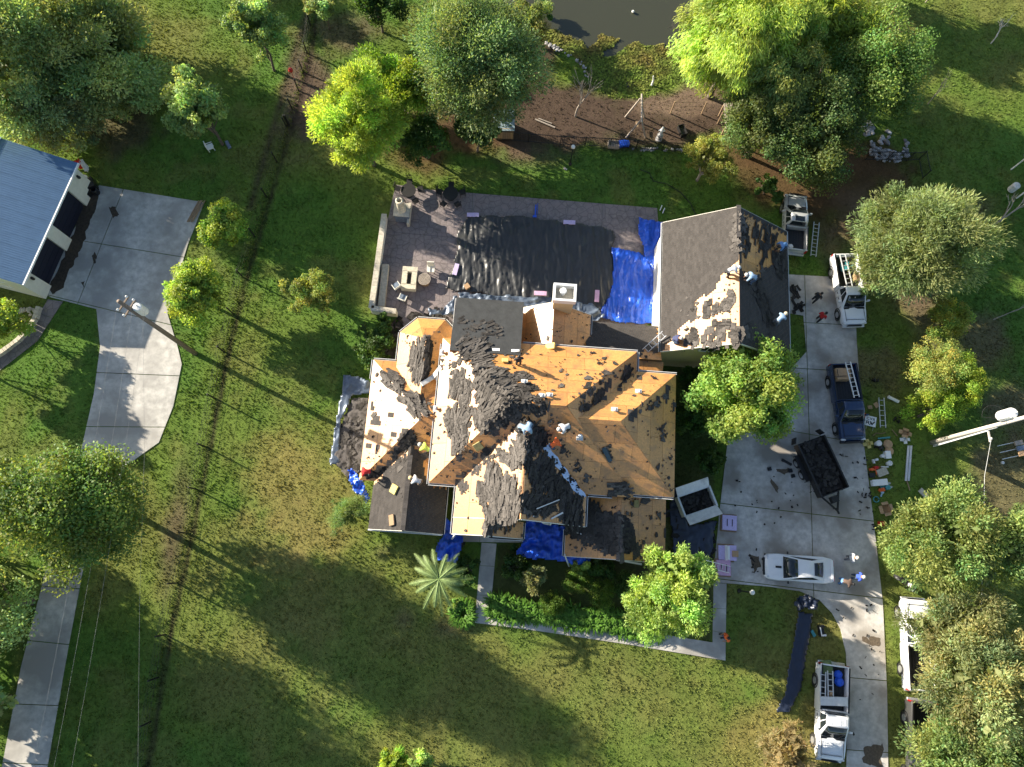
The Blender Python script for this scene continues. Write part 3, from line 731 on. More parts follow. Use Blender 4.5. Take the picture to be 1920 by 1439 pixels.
# --- remaining shingles: rows of tabs, each a wedge
def shingles(name, pp, vols, parent, only=None, holes=(), material=None, felt=False, **kw):
    """px polygon of the area still shingled; tabs follow the courses of the slope they lie on"""
    m = MB(); seed = kw.get('jag', .35); bb = (min(q[0] for q in pp)-12, max(q[0] for q in pp)+12, min(q[1] for q in pp)-12, max(q[1] for q in pp)+12)
    for vo in vols:
        for nm, a, b, c, po in vo.faces():
            if only and nm not in only: continue
            pl = (nm, a, b, c); al, up, n = frame(pl); pts = [fpt(vo, pl, u, v) for u, v in po]; o = pts[0]
            loc = [((p-o).dot(al), (p-o).dot(up)) for p in pts]
            smin, smax = min(q[0] for q in loc), max(q[0] for q in loc); tmin, tmax = min(q[1] for q in loc), max(q[1] for q in loc)
            H, Wd = .15, .33; t = tmin; row = 0
            while t < tmax:
                t1 = min(t+H, tmax); cy = min(t+H/2, tmax-.01); xs_ = []
                for i in range(len(loc)):
                    (xa, ya), (xb, yb) = loc[i], loc[(i+1) % len(loc)]
                    if (ya > cy) != (yb > cy): xs_.append(xa+(xb-xa)*(cy-ya)/(yb-ya))
                if len(xs_) < 2: t += H; row += 1; continue
                xlo, xhi = min(xs_), max(xs_); s = xlo - (row % 3)*.11
                while s < xhi:
                    cx = min(max(s+Wd/2, xlo+.02), xhi-.02)
                    if True:
                        p = o + al*cx + up*cy; q = PX(p)
                        if not (bb[0] < q[0] < bb[1] and bb[2] < q[1] < bb[3]): s += Wd; continue
                        jx = (vn(np.array(p.x*1.0), np.array(p.y*1.0), 1.5, 2)-.5)*22*seed/.35*.6
                        if inpoly(q[0]+jx, q[1]+jx, pp) and not any(inpoly(q[0]+jx, q[1]+jx, h) for h in holes):
                            tz, tv = top(p.x, p.y)
                            if tv is vo or tz is None or tz < p.z+.05:
                                s0, s1 = max(s, xlo), min(s+Wd-.006, xhi); e = rnd.uniform(-.004, .006)
                                q0 = o+al*s0+up*(t-.02)+n*(.045+e); q1 = o+al*s1+up*(t-.02)+n*(.045+e); q2 = o+al*s1+up*t1+n*.028; q3 = o+al*s0+up*t1+n*.028
                                m.add([q0, q1, q2, q3, q0-n*.03, q1-n*.03], [(0, 1, 2, 3), (4, 5, 1, 0)], rnd.uniform(.42, .66))
                    s += Wd
                t += H; row += 1
    if m.v:
        ob = m.build(name, material or M['shingle'], parent, world=True); ob["kind"] = "stuff"; return ob

# --- torn strips lying in heaps on the roof
def strip(m, p, al, up, n, L, Wd, lift, bend, t):
    """a bent piece of shingle, thick 6 mm"""
    th = .007; rows = []
    for k, f in enumerate((-.5, -.17, .17, .5)):
        h = lift + bend*(f*f*4-.3)
        c = p + al*(f*L) + n*h; rows.append((c - up*Wd/2, c + up*Wd/2))
    vs = []
    for a_, b_ in rows: vs += [a_, b_, b_-n*th, a_-n*th]
    fs = []
    for k in range(3):
        o = k*4
        for i in range(4): fs.append((o+i, o+(i+1) % 4, o+4+(i+1) % 4, o+4+i))
    fs += [(3, 2, 1, 0), (12, 13, 14, 15)]; m.add(vs, fs, t)
def heap(pp, n, ang, spread=.16, L=(.7, 1.0), Wd=(.11, .19), lift=.3, vols=None, name="torn_shingles", parent=None, material=None, fan=None, dens=None, tone=(.2, .9)):  # tone: tint range, set low where a slope's shade is painted in
    """strips over a px polygon; ang = heading of the strips in the photo (degrees, counter-clockwise from right)"""
    m = MB(); xs = [p[0] for p in pp]; ys = [p[1] for p in pp]; k = 0; tries = 0; cxp = sum(xs)/len(xs); cyp = sum(ys)/len(ys)
    n = int(n*1.35)
    while k < n and tries < n*30:
        tries += 1; x = rnd.uniform(min(xs), max(xs)); y = rnd.uniform(min(ys), max(ys))
        if not inpoly(x, y, pp): continue
        p, vo = cast(x, y, vols)
        if vo is None: nrm = Vector((0, 0, 1)); p = P(x, y, .04)
        else:
            u, v = w2uv(p.x, p.y); pl = plane_at(vo, u, v); _, _, nrm = frame(pl)
        a = ang if fan is None else ang + fan*((x-cxp)/(max(xs)-min(xs)+1)*2)
        a = R_(a) + float(vn(np.array(x/14), np.array(y/14), 1, 2)-.5)*1.2 + rnd.gauss(0, spread*.6)
        d = Vector((math.cos(a), math.sin(a), 0)); al = (d - nrm*d.dot(nrm)).normalized(); up = nrm.cross(al)
        al = (al + nrm*rnd.uniform(-.05, .05)).normalized()
        # higher towards the middle of the heap
        e = min(1.0, min(math.hypot(x-q[0], y-q[1]) for q in pp)/18)
        strip(m, p, al, up, nrm, rnd.uniform(*L), rnd.uniform(*Wd), .05 + lift*.32*e*rnd.random(), rnd.uniform(-.03, .07), rnd.uniform(*tone)); k += 1
    return m
def rheap(parent, pp, n, ang, **kw):
    """heap still hanging on the roof: one part"""
    nm = kw.pop('name', 'torn_shingles'); mt = kw.pop('material', None)
    m = heap(pp, n, ang, **kw)
    if m.v:
        o = m.build(nm, mt or M['shingle_torn'], parent, world=True); o["kind"] = "stuff"; return o
def scraps(pp, n, size=(.06, .22), vols=None, parent=None, tone=(.1, .8), name="shingle_scraps", material=None):
    m = MB(); xs = [p[0] for p in pp]; ys = [p[1] for p in pp]; k = 0; tr = 0; n = int(n*.9)
    cl = [(rnd.uniform(min(xs), max(xs)), rnd.uniform(min(ys), max(ys))) for _ in range(max(3, n//9))]
    while k < n and tr < n*20:
        tr += 1; x = rnd.uniform(min(xs), max(xs)); y = rnd.uniform(min(ys), max(ys))
        if rnd.random() < .6: q = rnd.choice(cl); x = q[0]+rnd.gauss(0, 6); y = q[1]+rnd.gauss(0, 6)
        if not inpoly(x, y, pp): continue
        p, vo = cast(x, y, vols)
        if vo is None: nrm = Vector((0, 0, 1)); p = P(x, y, .03)
        else: nrm = frame(plane_at(vo, *w2uv(p.x, p.y)))[2]
        a = nrm.orthogonal().normalized(); b = nrm.cross(a); r = rnd.uniform(*size)*rnd.choice((.25, .3, .4, .5, .8, 1.5)); K = rnd.choice((5, 6, 8, 9)); ph = rnd.random()*6
        st = rnd.uniform(.5, 1)
        pts = [p + nrm*rnd.uniform(.05, .08) + (a*math.cos(ph+6.283*j/K) + b*math.sin(ph+6.283*j/K)*st)*r*rnd.uniform(.3, 1.25) for j in range(K)]
        m.slab(pts, nrm, .02, t=rnd.uniform(*tone)); k += 1
    if not m.v: return
    if parent is not None:
        o = m.build(name, material or M['shingle_torn'], parent, world=True); o["kind"] = "stuff"; return o
    return m

# ================================================================== roof dressing
# garage
OSBZ = [(1395, 488), (1380, 494), (1370, 503), (1348, 526), (1338, 544), (1318, 553), (1305, 565), (1305, 595), (1290, 604), (1272, 620), (1272, 631), (1247, 647), (1236, 672), (1400, 672)]
G_ALL = [(1200, 380), (1500, 380), (1500, 700), (1200, 700)]
shingles("shingles", G_ALL, [gar], roofG, only='W', holes=[OSBZ], jag=.2)
OSBE = [(1386, 398), (1475, 440), (1475, 462), (1453, 480), (1453, 490), (1426, 517), (1412, 519), (1389, 512), (1386, 473)]
shingles("shingles", G_ALL, [gar], roofG, only='E', holes=[OSBE], jag=.3)
for pp, n, a in [([(1320, 575), (1330, 562), (1343, 572), (1344, 590), (1332, 597), (1322, 594)], 20, 80), ([(1347, 575), (1355, 556), (1370, 546), (1378, 560), (1372, 576), (1352, 583)], 30, 60),
                 ([(1313, 645), (1328, 612), (1345, 600), (1352, 612), (1362, 598), (1375, 610), (1388, 618), (1384, 640), (1352, 650), (1330, 650)], 75, 70), ([(1283, 632), (1305, 626), (1311, 640), (1304, 652), (1284, 650)], 24, 60)]:
    rheap(roofG, pp, int(n*.6), a, Wd=(.2, .35), L=(.3, .6), lift=.1)
rheap(roofG, [(1378, 398), (1392, 402), (1396, 430), (1390, 480), (1376, 470), (1374, 430)], 40, 15, Wd=(.2, .3), L=(.3, .6), lift=.2, tone=(.4, .95))
rheap(roofG, [(1392, 410), (1440, 425), (1455, 445), (1440, 480), (1430, 492), (1420, 478), (1408, 462), (1398, 485), (1390, 470)], 42, 75, Wd=(.14, .28), L=(.5, 1.0), lift=.2, tone=(.05, .5))
rheap(roofG, [(1420, 520), (1440, 560), (1450, 600), (1440, 620), (1425, 580), (1405, 540)], 40, -60, Wd=(.2, .4), lift=.2, tone=(.05, .4))
rheap(roofG, [(1445, 480), (1470, 470), (1474, 520), (1452, 515)], 22, 80, Wd=(.2, .4), lift=.2, tone=(.05, .4))
rheap(roofG, [(1382, 618), (1405, 615), (1404, 640), (1384, 645)], 16, 20, Wd=(.2, .4), lift=.15)
scraps([(1240, 600), (1330, 545), (1385, 500), (1385, 660), (1240, 660)], 60, parent=roofG); scraps([(1390, 400), (1470, 440), (1470, 500), (1392, 520)], 50, parent=roofG)
scraps([(1250, 560), (1330, 540), (1310, 610), (1255, 640)], 30, size=(.03, .12), parent=roofG, tone=(.8, 1.0))

# house: areas still shingled
SWP = [(680, 1010), (680, 938), (696, 915), (716, 897), (738, 876), (760, 850), (776, 834), (792, 850), (792, 880), (800, 905), (845, 912), (835, 1020)]
shingles("shingles", SWP, [swest], roofH, jag=.4)
shingles("shingles", [(1090, 570), (1260, 580), (1260, 668), (1205, 655), (1200, 668), (1090, 650)], [conn], roofH, jag=.05)
SEP = [(1097, 941), (1122, 942), (1127, 960), (1135, 970), (1152, 965), (1165, 965), (1175, 972), (1186, 982), (1184, 1000), (1192, 1019), (1206, 1026), (1202, 1050), (1184, 1047), (1182, 1031), (1172, 1035), (1157, 1041), (1142, 1032), (1137, 1041), (1127, 1035),
       (1120, 1022), (1094, 1025), (1090, 1012), (1075, 1006), (1062, 1002), (1056, 987), (1072, 985), (1092, 977)]
shingles("shingles", SEP, [seast], roofH, jag=.5)
shingles("shingles", [(977, 858), (988, 856), (1003, 870), (1015, 850), (1030, 862), (1042, 885), (1050, 896), (1071, 917), (1069, 935), (1053, 943), (1039, 935), (1021, 922), (1008, 928), (995, 906)], [south], roofH, jag=.6)
shingles("shingles", [(979, 919), (999, 932), (1013, 925), (1021, 943), (1037, 943), (1040, 962), (1021, 972), (1003, 961), (975, 963)], [south], roofH, jag=.6)
shingles("shingles", [(988, 792), (1010, 800), (1026, 822), (1016, 842), (1000, 860), (986, 850), (984, 820)], [south, main], roofH, jag=.5)
shingles("shingles", [(1050, 930), (1082, 925), (1092, 985), (1080, 1000), (1055, 992), (1048, 960)], [south], roofH, jag=.7)
shingles("shingles", [(1149, 905), (1176, 904), (1185, 922), (1170, 932), (1150, 930), (1135, 935)], [main, east], roofH, jag=.4)
shingles("shingles", [(756, 805), (770, 812), (778, 830), (795, 830), (803, 845), (778, 838), (755, 853), (735, 872), (716, 890), (685, 897), (690, 888), (718, 876), (740, 846), (752, 838)], [west], roofH, jag=.5)
for pp in ([(1159, 723), (1170, 700), (1172, 684), (1183, 688), (1181, 706), (1164, 723)], [(1108, 744), (1123, 731), (1136, 744), (1127, 748), (1123, 740), (1116, 755)], [(1129, 721), (1142, 710), (1151, 721), (1136, 736)], [(1085, 735), (1100, 745), (1092, 752)],
           [(1176, 768), (1196, 768), (1192, 788), (1186, 795), (1176, 782)], [(1160, 728), (1150, 735), (1168, 732)], [(1186, 705), (1205, 700), (1200, 712)], [(1228, 741), (1237, 745), (1234, 760)], [(1248, 722), (1256, 728), (1250, 760), (1246, 745)],
           [(1260, 748), (1267, 760), (1262, 770)], [(1243, 990), (1252, 990), (1252, 1008), (1242, 1006)], [(1130, 843), (1137, 838), (1148, 860), (1140, 866)], [(904, 858), (915, 852), (922, 862), (910, 870)], [(885, 872), (900, 868), (905, 880), (890, 885)], [(865, 890), (885, 882), (878, 898), (860, 900)], [(692, 788), (712, 783), (720, 795), (704, 803)], [(682, 838), (700, 835), (698, 846), (684, 846)], [(706, 838), (714, 840), (708, 852)], [(696, 752), (702, 752), (700, 772), (695, 770)], [(733, 772), (745, 774), (742, 786), (730, 784)],
           [(730, 810), (742, 806), (748, 816), (736, 822)], [(862, 900), (878, 905), (882, 922), (868, 928), (860, 915)], [(885, 880), (900, 876), (898, 890), (886, 892)], [(938, 855), (950, 852), (948, 866)], [(846, 820), (856, 818), (854, 830), (845, 830)]):
    shingles("shingles", pp, HOUSEV, roofH, jag=.25)
# felt over the flat north part
def skin(vo, name, material, parent, th=.012, lift=.045, poly=None):
    for nm, a, b, c, po in vo.faces():
        m = MB(); nn = frame((nm, a, b, c))[2]
        m.slab([fpt(vo, (nm, a, b, c), u, v) + nn*lift for u, v in po], nn, th); m.build(name, material, parent, world=True)
skin(north, "roof_felt", M['felt'], roofH)
# heaps of torn strips, tinted darker on sunless slopes to paint in their shade
H = rheap
H(roofH, [(858, 640), (913, 647), (916, 672), (914, 689), (936, 693), (955, 706), (960, 720), (967, 739), (952, 761), (936, 776), (917, 792), (905, 768), (899, 745), (892, 714), (892, 686), (874, 675), (863, 664)], 330, 40, fan=-12, lift=.45, spread=.28, L=(.7, 1.2))
H(roofH, [(852, 700), (872, 698), (872, 717), (885, 720), (880, 739), (884, 753), (880, 757), (863, 751), (861, 739), (853, 743), (842, 732), (847, 714)], 75, 86, lift=.2, spread=.15, L=(.6, 1.1))
H(roofH, [(836, 784), (835, 800), (842, 806), (852, 804), (874, 792), (886, 779), (874, 770), (858, 765), (839, 772)], 80, 78, fan=-38, lift=.25, spread=.1, L=(.7, 1.1))
H(roofH, [(855, 792), (874, 800), (877, 823), (867, 839), (847, 845), (849, 815)], 60, 92, lift=.22, spread=.15)
H(roofH, [(888, 776), (910, 770), (921, 776), (927, 792), (914, 808), (905, 806), (897, 797), (888, 787)], 55, 95, fan=-20, lift=.3, spread=.3)
H(roofH, [(964, 739), (999, 742), (1030, 756), (1030, 770), (1005, 776), (975, 770), (955, 780), (952, 793), (936, 801), (917, 797), (930, 778)], 150, 100, fan=-15, lift=.35, spread=.3, tone=(.05, .6), L=(.4, .8))
H(roofH, [(960, 702), (975, 697), (990, 708), (988, 716), (962, 714)], 22, 10, lift=.15); H(roofH, [(967, 722), (985, 720), (999, 726), (997, 737), (972, 735)], 26, 20, lift=.25, tone=(0, .3))
H(roofH, [(716, 705), (732, 695), (748, 702), (761, 716), (755, 731), (735, 731), (722, 722)], 60, 125, fan=-30, lift=.3)
H(roofH, [(750, 748), (765, 735), (785, 738), (803, 760), (803, 776), (785, 780), (765, 776)], 70, 130, fan=-30, lift=.3)
H(roofH, [(773, 648), (801, 635), (806, 663), (801, 688), (790, 716), (778, 718), (767, 680)], 95, 80, lift=.3, tone=(.3, .95))
H(roofH, [(802, 640), (812, 652), (806, 680), (802, 705), (792, 720), (796, 690)], 40, 80, lift=.2, tone=(.0, .3))
H(roofH, [(941, 849), (956, 852), (966, 832), (990, 816), (985, 840), (988, 856), (977, 870), (974, 863), (957, 876), (945, 870)], 60, 100, fan=-60, lift=.25, tone=(.4, 1))
H(roofH, [(912, 876), (938, 878), (941, 892), (957, 892), (974, 914), (974, 943), (985, 952), (966, 966), (970, 979), (936, 982), (912, 1002), (909, 993), (910, 952), (900, 935), (892, 914), (912, 912)], 270, 86, fan=-8, lift=.35, spread=.25, tone=(.3, 1))
H(roofH, [(977, 858), (988, 856), (1003, 870), (1015, 850), (1030, 862), (1045, 885), (1060, 905), (1069, 930), (1045, 935), (1015, 915), (995, 900)], 80, 60, lift=.3, spread=.7, tone=(0, .4))
H(roofH, [(979, 925), (1010, 930), (1037, 945), (1035, 962), (1003, 961), (980, 955)], 50, 30, lift=.25, spread=.6, tone=(0, .4))
H(roofH, [(966, 794), (994, 791), (1017, 802), (1026, 825), (1013, 840), (999, 849), (985, 825), (970, 811)], 90, 70, lift=.4, spread=.7, tone=(0, .5))
H(roofH, [(1055, 940), (1090, 935), (1093, 985), (1075, 1000), (1060, 990)], 60, 80, lift=.3, spread=.6, tone=(0, .4))
H(roofH, [(1110, 960), (1160, 970), (1165, 1030), (1150, 1035), (1125, 1020), (1105, 1000)], 45, 85, lift=.2, spread=.4, Wd=(.2, .4), tone=(.1, .5))
H(roofH, [(1160, 972), (1166, 972), (1166, 1048), (1160, 1048)], 30, 90, lift=.08, spread=.1, Wd=(.2, .3), tone=(.7, 1))
H(roofH, [(1168, 975), (1185, 985), (1190, 1030), (1172, 1030)], 26, 88, lift=.15, spread=.2, Wd=(.2, .4), tone=(.05, .3))
H(roofH, [(1150, 906), (1176, 905), (1178, 925), (1152, 928)], 26, 5, lift=.2, spread=.4, tone=(.1, .9))
H(roofH, [(862, 590), (880, 595), (900, 602), (930, 598), (945, 610), (935, 640), (900, 655), (862, 650), (868, 620)], 26, 20, lift=.2, spread=.8, tone=(.1, .5), L=(.3, .7))
H(roofH, [(756, 807), (770, 812), (776, 830), (760, 842), (745, 850), (752, 835)], 30, 45, lift=.2, tone=(0, .3)); H(roofH, [(690, 888), (720, 876), (735, 872), (716, 890), (692, 897)], 22, 20, lift=.15, tone=(0, .3))
H(roofH, [(1165, 700), (1182, 690), (1180, 708), (1164, 722)], 10, 60, lift=.15, tone=(0, .3)); H(roofH, [(1110, 745), (1125, 735), (1134, 748), (1118, 753)], 12, 60, lift=.15, tone=(0, .3))
for pp, n, s in [([(925, 650), (1190, 665), (1060, 755), (925, 690)], 150, (.04, .18)), ([(985, 760), (1060, 765), (1150, 890), (1095, 925), (1030, 830)], 130, (.04, .22)), ([(1090, 785), (1165, 790), (1255, 925), (1150, 890)], 50, (.03, .15)),
                 ([(1175, 780), (1262, 712), (1260, 925)], 100, (.05, .25)), ([(1100, 770), (1200, 690), (1255, 708), (1165, 780)], 45, (.03, .12)), ([(1060, 755), (1190, 670), (1195, 700), (1090, 775)], 80, (.06, .25)),
                 ([(810, 895), (965, 775), (985, 790), (870, 905)], 130, (.05, .28)), ([(845, 660), (960, 760), (810, 900)], 110, (.06, .25)), ([(705, 680), (670, 895), (800, 780)], 55, (.05, .2)), ([(675, 895), (805, 785), (815, 850), (700, 905)], 100, (.06, .28)),
                 ([(855, 905), (985, 800), (975, 980), (850, 1000)], 90, (.06, .28)), ([(985, 860), (1090, 930), (1085, 995), (985, 975)], 170, (.06, .25)), ([(1095, 935), (1248, 930), (1245, 1050), (1065, 1035)], 170, (.06, .32)),
                 ([(985, 570), (1110, 585), (1105, 650), (980, 645)], 70, (.03, .14)), ([(745, 630), (835, 605), (835, 700), (780, 715)], 70, (.05, .2)), ([(1180, 655), (1238, 658), (1212, 690)], 16, (.05, .15)), ([(715, 680), (820, 760), (825, 790), (790, 780)], 50, (.04, .18)),
                 ([(1080, 700), (1170, 690), (1090, 740)], 20, (.1, .3)), ([(695, 940), (780, 850), (770, 995), (700, 990)], 20, (.03, .1)), ([(940, 980), (985, 980), (985, 1008), (940, 1005)], 30, (.06, .2)),
                 ([(1240, 930), (1262, 720), (1266, 930)], 30, (.05, .16))]:
    scraps(pp, n, s, parent=roofH)
# blue-white valley membrane
def valley():
    m = MB(); a, b = (1022, 838), (1094, 934); N = 16; L = []; Rr = []
    for i in range(N+1):
        t = i/N; x = a[0]+(b[0]-a[0])*t; y = a[1]+(b[1]-a[1])*t
        for sgn, lst in ((-1, L), (1, Rr)):
            wv = 4.6+1.2*math.sin(i*1.7+sgn); p, v = cast(x+sgn*wv, y-sgn*wv*.75)
            lst.append(p+Vector((0, 0, .075+.02*math.sin(i*2.3))))
    m.v = [tuple(p) for p in L+Rr]; m.f = [(i, i+1, N+2+i, N+1+i) for i in range(N)]; m.t = [.5]*len(m.v)
    mt = mat("pale_blue_membrane", (.42, .56, .80), rough=.3, var=.15, scale=5)
    m.build("valley_membrane", mt, roofH, world=True)
    H(roofH, [(1040, 860), (1052, 872), (1062, 890), (1080, 905), (1088, 925), (1078, 915), (1060, 893), (1046, 880)], 26, 50, lift=.1, spread=1, L=(.15, .4), tone=(0, .2))
valley()
# vents, pipes, chimney
def vent(px, py, kind=0):
    p, v = cast(px, py); m = MB(); b = MB(); base = p + Vector((0, 0, -.05))
    b.box(base+Vector((0, 0, .06)), (.42, .42, .08), rz=TH); o = b.build("vent", M['gutter'], house, world=True)
    m.lathe(base, [(.08, 0), (.08, .30), (.13, .33), (.15, .40), (.13, .47), (.05, .52), (.01, .53)], 8)
    m.build("vent_cap", M['gutter'], o, world=True)
for x, y in [(820, 713), (818, 767), (983, 718), (1016, 744), (1030, 743), (1197, 736), (1152, 770), (830, 662), (1087, 820)]: vent(x, y)
def chimney():
    c = uv2w(3.05, 17.55); zt = 7.4; w_, d_ = 1.55, 1.25
    o = link("chimney", None, house)
    base = MB(); base.box(c+Vector((0, 0, zt/2-.2)), (w_-.2, d_-.2, zt-.4), rz=TH); base.build("chimney_stack", M['stucco'], o, world=True)
    m = MB(); rt = Matrix.Rotation(TH, 3, 'Z')
    for sx, sy, lx, ly in ((0, 1, w_, .16), (0, -1, w_, .16), (1, 0, .16, d_-.32), (-1, 0, .16, d_-.32)):
        off = rt @ Vector((sx*(w_-.16)/2, sy*(d_-.16)/2, 0)); m.box(c+off+Vector((0, 0, zt-.08)), (lx, ly, .55), rz=TH)
    m.build("chimney_crown", M['white'], o, world=True)
    m = MB(); m.box(c+Vector((0, 0, zt-.36)), (w_-.33, d_-.33, .05), rz=TH); m.build("chimney_top", M['stone'], o, world=True)
    m = MB(); m.lathe(c+Vector((-.1, .1, zt-.35)), [(.16, 0), (.16, .5), (.24, .52), (.2, .64), (.02, .66)], 14); m.build("flue_cap", M['white'], o, world=True)
chimney()
def on_roof_box(name, px, py, size, rz, material, label, cat, group=None, stack=0):
    p, vo = cast(px, py); nrm = frame(plane_at(vo, *w2uv(p.x, p.y)))[2] if vo else Vector((0, 0, 1))
    a = Vector((math.cos(rz), math.sin(rz), 0)); a = (a-nrm*a.dot(nrm)).normalized(); b = nrm.cross(a)
    m = MB(); m.box((0, 0, 0), size, M=Matrix((a, b, nrm)).transposed())
    me = m.mesh(name, material); bm = bmesh.new(); bm.from_mesh(me); bmesh.ops.bevel(bm, geom=bm.edges[:], offset=.02, segments=1, affect='EDGES'); bm.to_mesh(me); bm.free()
    o = link(name, me); o.location = p + nrm*(size[2]/2+.06); return tag(o, label, cat, group)
on_roof_box("foam_cushion", 741, 918, (.55, .6, .14), R_(-25), M['yellow'], "pale yellow foam cushion upper of two on the grey shingled porch roof", "cushion")
on_roof_box("foam_cushion", 737, 976, (.42, .72, .14), R_(8), M['wood'], "tan foam cushion at the lower edge of the grey shingled porch roof", "cushion")
on_roof_box("foam_cushion", 1034, 650, (.72, .42, .14), R_(-6), M['yellow'], "cream foam pad lying at the foot of the chimney gable", "cushion")
on_roof_box("foam_cushion", 947, 679, (.42, .36, .12), R_(0), M['yellow'], "small cream pad on orange decking just below the black felt", "cushion")
on_roof_box("foam_cushion", 897, 836, (.55, .55, .1), R_(40), mat("olive_foam", (.30, .25, .10)), "olive pad on the shaded brown slope between two cream slopes", "cushion")
on_roof_box("foam_cushion", 1191, 945, (.4, .5, .1), R_(0), mat("olive_foam_b", (.28, .23, .09)), "olive pad on the low orange south east roof", "cushion")
on_roof_box("metal_sheet", 1138, 852, (.28, 1.1, .03), R_(32), mat("dark_blue_metal", (.03, .06, .08), rough=.4), "dark blue strip of flashing on the brown south slope", "flashing")
for k, (x, y, wd) in enumerate([(894, 657, .35), (930, 657, .5), (966, 659, .55)]):
    on_roof_box("paper_wrapper", x, y, (wd, .22, .02), 0, M['white'], ["small white wrapper on torn shingles below the black felt", "white wrapper lying on the middle of the felt edge", "long pale wrapper on the right end of the felt edge"][k], "wrapper")
def path_strip(name, pts, wd, th, material, label, cat, lift=.1):
    m = MB(); q = [cast(x, y)[0]+Vector((0, 0, lift)) for x, y in pts]
    for i in range(len(q)-1): m.beam(q[i], q[i+1], wd, th)
    return top_obj(name, m, material, label, cat)
path_strip("gutter_piece", [(791, 722), (812, 709), (828, 689)], .3, .12, M['gutter'], "bent length of white gutter lying loose beside the turret", "gutter", .15)
path_strip("metal_strip", [(1006, 955), (1048, 938)], .06, .04, M['gutter'], "thin pale metal strip on the dark torn shingles", "metal strip", .25)
path_strip("fallen_gutter", [(1000, 968), (1020, 982), (1032, 984), (1034, 973), (1055, 962)], .1, .06, M['gutter'], "bent white gutter hanging off the porch above the blue tarp", "gutter", .1)
path_strip("metal_strip", [(1060, 992), (1090, 1002)], .08, .04, M['gutter'], "short white strip at the corner of the south gable", "metal strip", .15)
path_strip("metal_strip", [(1200, 928), (1235, 938)], .05, .03, M['wood'], "thin brown batten just below the east eave", "metal strip", .15)
path_strip("downspout", [(1058, 1040), (1066, 1062)], .09, .07, M['gutter'], "white downspout sticking out at the corner of the low south roof", "downspout", .3)
path_strip("metal_strip", [(1145, 1050), (1190, 1058)], .12, .05, M['white'], "white soffit strip hanging along the low south roof edge", "metal strip", 2.6)
path_strip("downspout", [(857, 1003), (850, 1012)], .1, .08, M['white'], "white downspout elbow at the south west corner of the porch roof", "downspout", 1.5)

# ================================================================== tarps and plastic
def tarp(name, pp, material, label, cat, z=.07, amp=.09, dirx=0.0, sc=1.2, step=.11, zfun=None, parent=None, kind=None, stretch=4.0, holes=(), rag=.25):
    W = wpoly(pp) if zfun is None else [tuple(cast(x, y)[0])[:2] for x, y in pp]
    xs = [p[0] for p in W]; ys = [p[1] for p in W]
    ax_ = np.arange(min(xs), max(xs)+step, step); ay_ = np.arange(min(ys), max(ys)+step, step)
    X, Y = np.meshgrid(ax_, ay_, indexing='ij'); c_, s_ = math.cos(dirx), math.sin(dirx)
    Xj = X + (vn(X, Y, 1.4, 2)-.5)*rag; Yj = Y + (vn2(X, Y, 1.4, 2)-.5)*rag
    ins = inpoly_np(Xj, Yj, W)
    for h in holes: ins &= ~inpoly_np(X, Y, wpoly(h))
    U = (X*c_+Y*s_)/stretch; V_ = (-X*s_+Y*c_)
    wob = (vn(U*1.0, V_*.4, 1.0, 3)-.5)*1.6
    r1 = 1-np.abs(2*vn(U+wob*.3, V_+wob, sc, 3)-1); r2 = 1-np.abs(2*vn2(U*2, V_*1.3+wob, sc*1.7, 2)-1)
    Z = z + amp*(r1**3)*1.1 + amp*.6*(r2**4) + amp*.5*vn(X, Y, .5, 2)
    if zfun is not None: Z = Z + zfun(X, Y)
    idx = np.arange(X.size).reshape(X.shape)
    F = np.stack([idx[:-1, :-1], idx[1:, :-1], idx[1:, 1:], idx[:-1, 1:]], -1)[(ins[:-1, :-1] & ins[1:, :-1] & ins[1:, 1:] & ins[:-1, 1:])]
    Vv = np.stack([X, Y, Z], -1).reshape(-1, 3)
    used = np.unique(F); remap = -np.ones(len(Vv), int); remap[used] = np.arange(len(used)); Vv = Vv[used]; F = remap[F]
    c = Vector(Vv.mean(0)); c.z = float(Vv[:, 2].min())
    # flow the border vertices towards the smooth outline is not needed at this grain
    me = np_mesh(name, Vv-np.array(c), F, material, np.ones(len(Vv)), True)
    o = link(name, me); o.location = c; sol = o.modifiers.new("thick", 'SOLIDIFY'); sol.thickness = .008
    if kind: o["kind"] = kind
    return tag(o, label, cat)
M['tarp_blue'] = mat("blue_tarp", (.018, .10, .62), rough=.3, var=.2, scale=2, bump=.55, bscale=5, bdist=.06, stretch=(2.5, .5, 1))
M['tarp_black'] = mat("black_plastic_sheet", (.040, .041, .042), rough=.38, var=.25, scale=1.5, bump=.3, bscale=3, bdist=.06, stretch=(2.2, .6, 1))
M['tarp_roll'] = mat("dark_blue_plastic", (.022, .030, .055), rough=.35, var=.2, scale=2, bump=.2)
tarp("pool_cover", [(880, 404), (930, 407), (1000, 410), (1056, 418), (1130, 427), (1150, 434), (1154, 452), (1146, 470), (1150, 500), (1144, 560), (1122, 600), (1040, 570), (940, 560), (866, 548), (836, 545), (842, 515), (853, 500), (856, 440)],
     M['tarp_black'], "large wrinkled black plastic sheet spread over the swimming pool", "plastic sheet", z=.08, amp=.13, dirx=R_(93), sc=1.9, stretch=6, step=.10)
tarp("blue_tarp", [(1194, 411), (1215, 417), (1246, 421), (1246, 470), (1232, 500), (1226, 520), (1206, 482), (1198, 450)], M['tarp_blue'], "smaller crumpled blue tarp beside the garage wall, upper of two", "tarp", z=.2, amp=.18, dirx=R_(70), sc=1.8, stretch=3.5, step=.09)
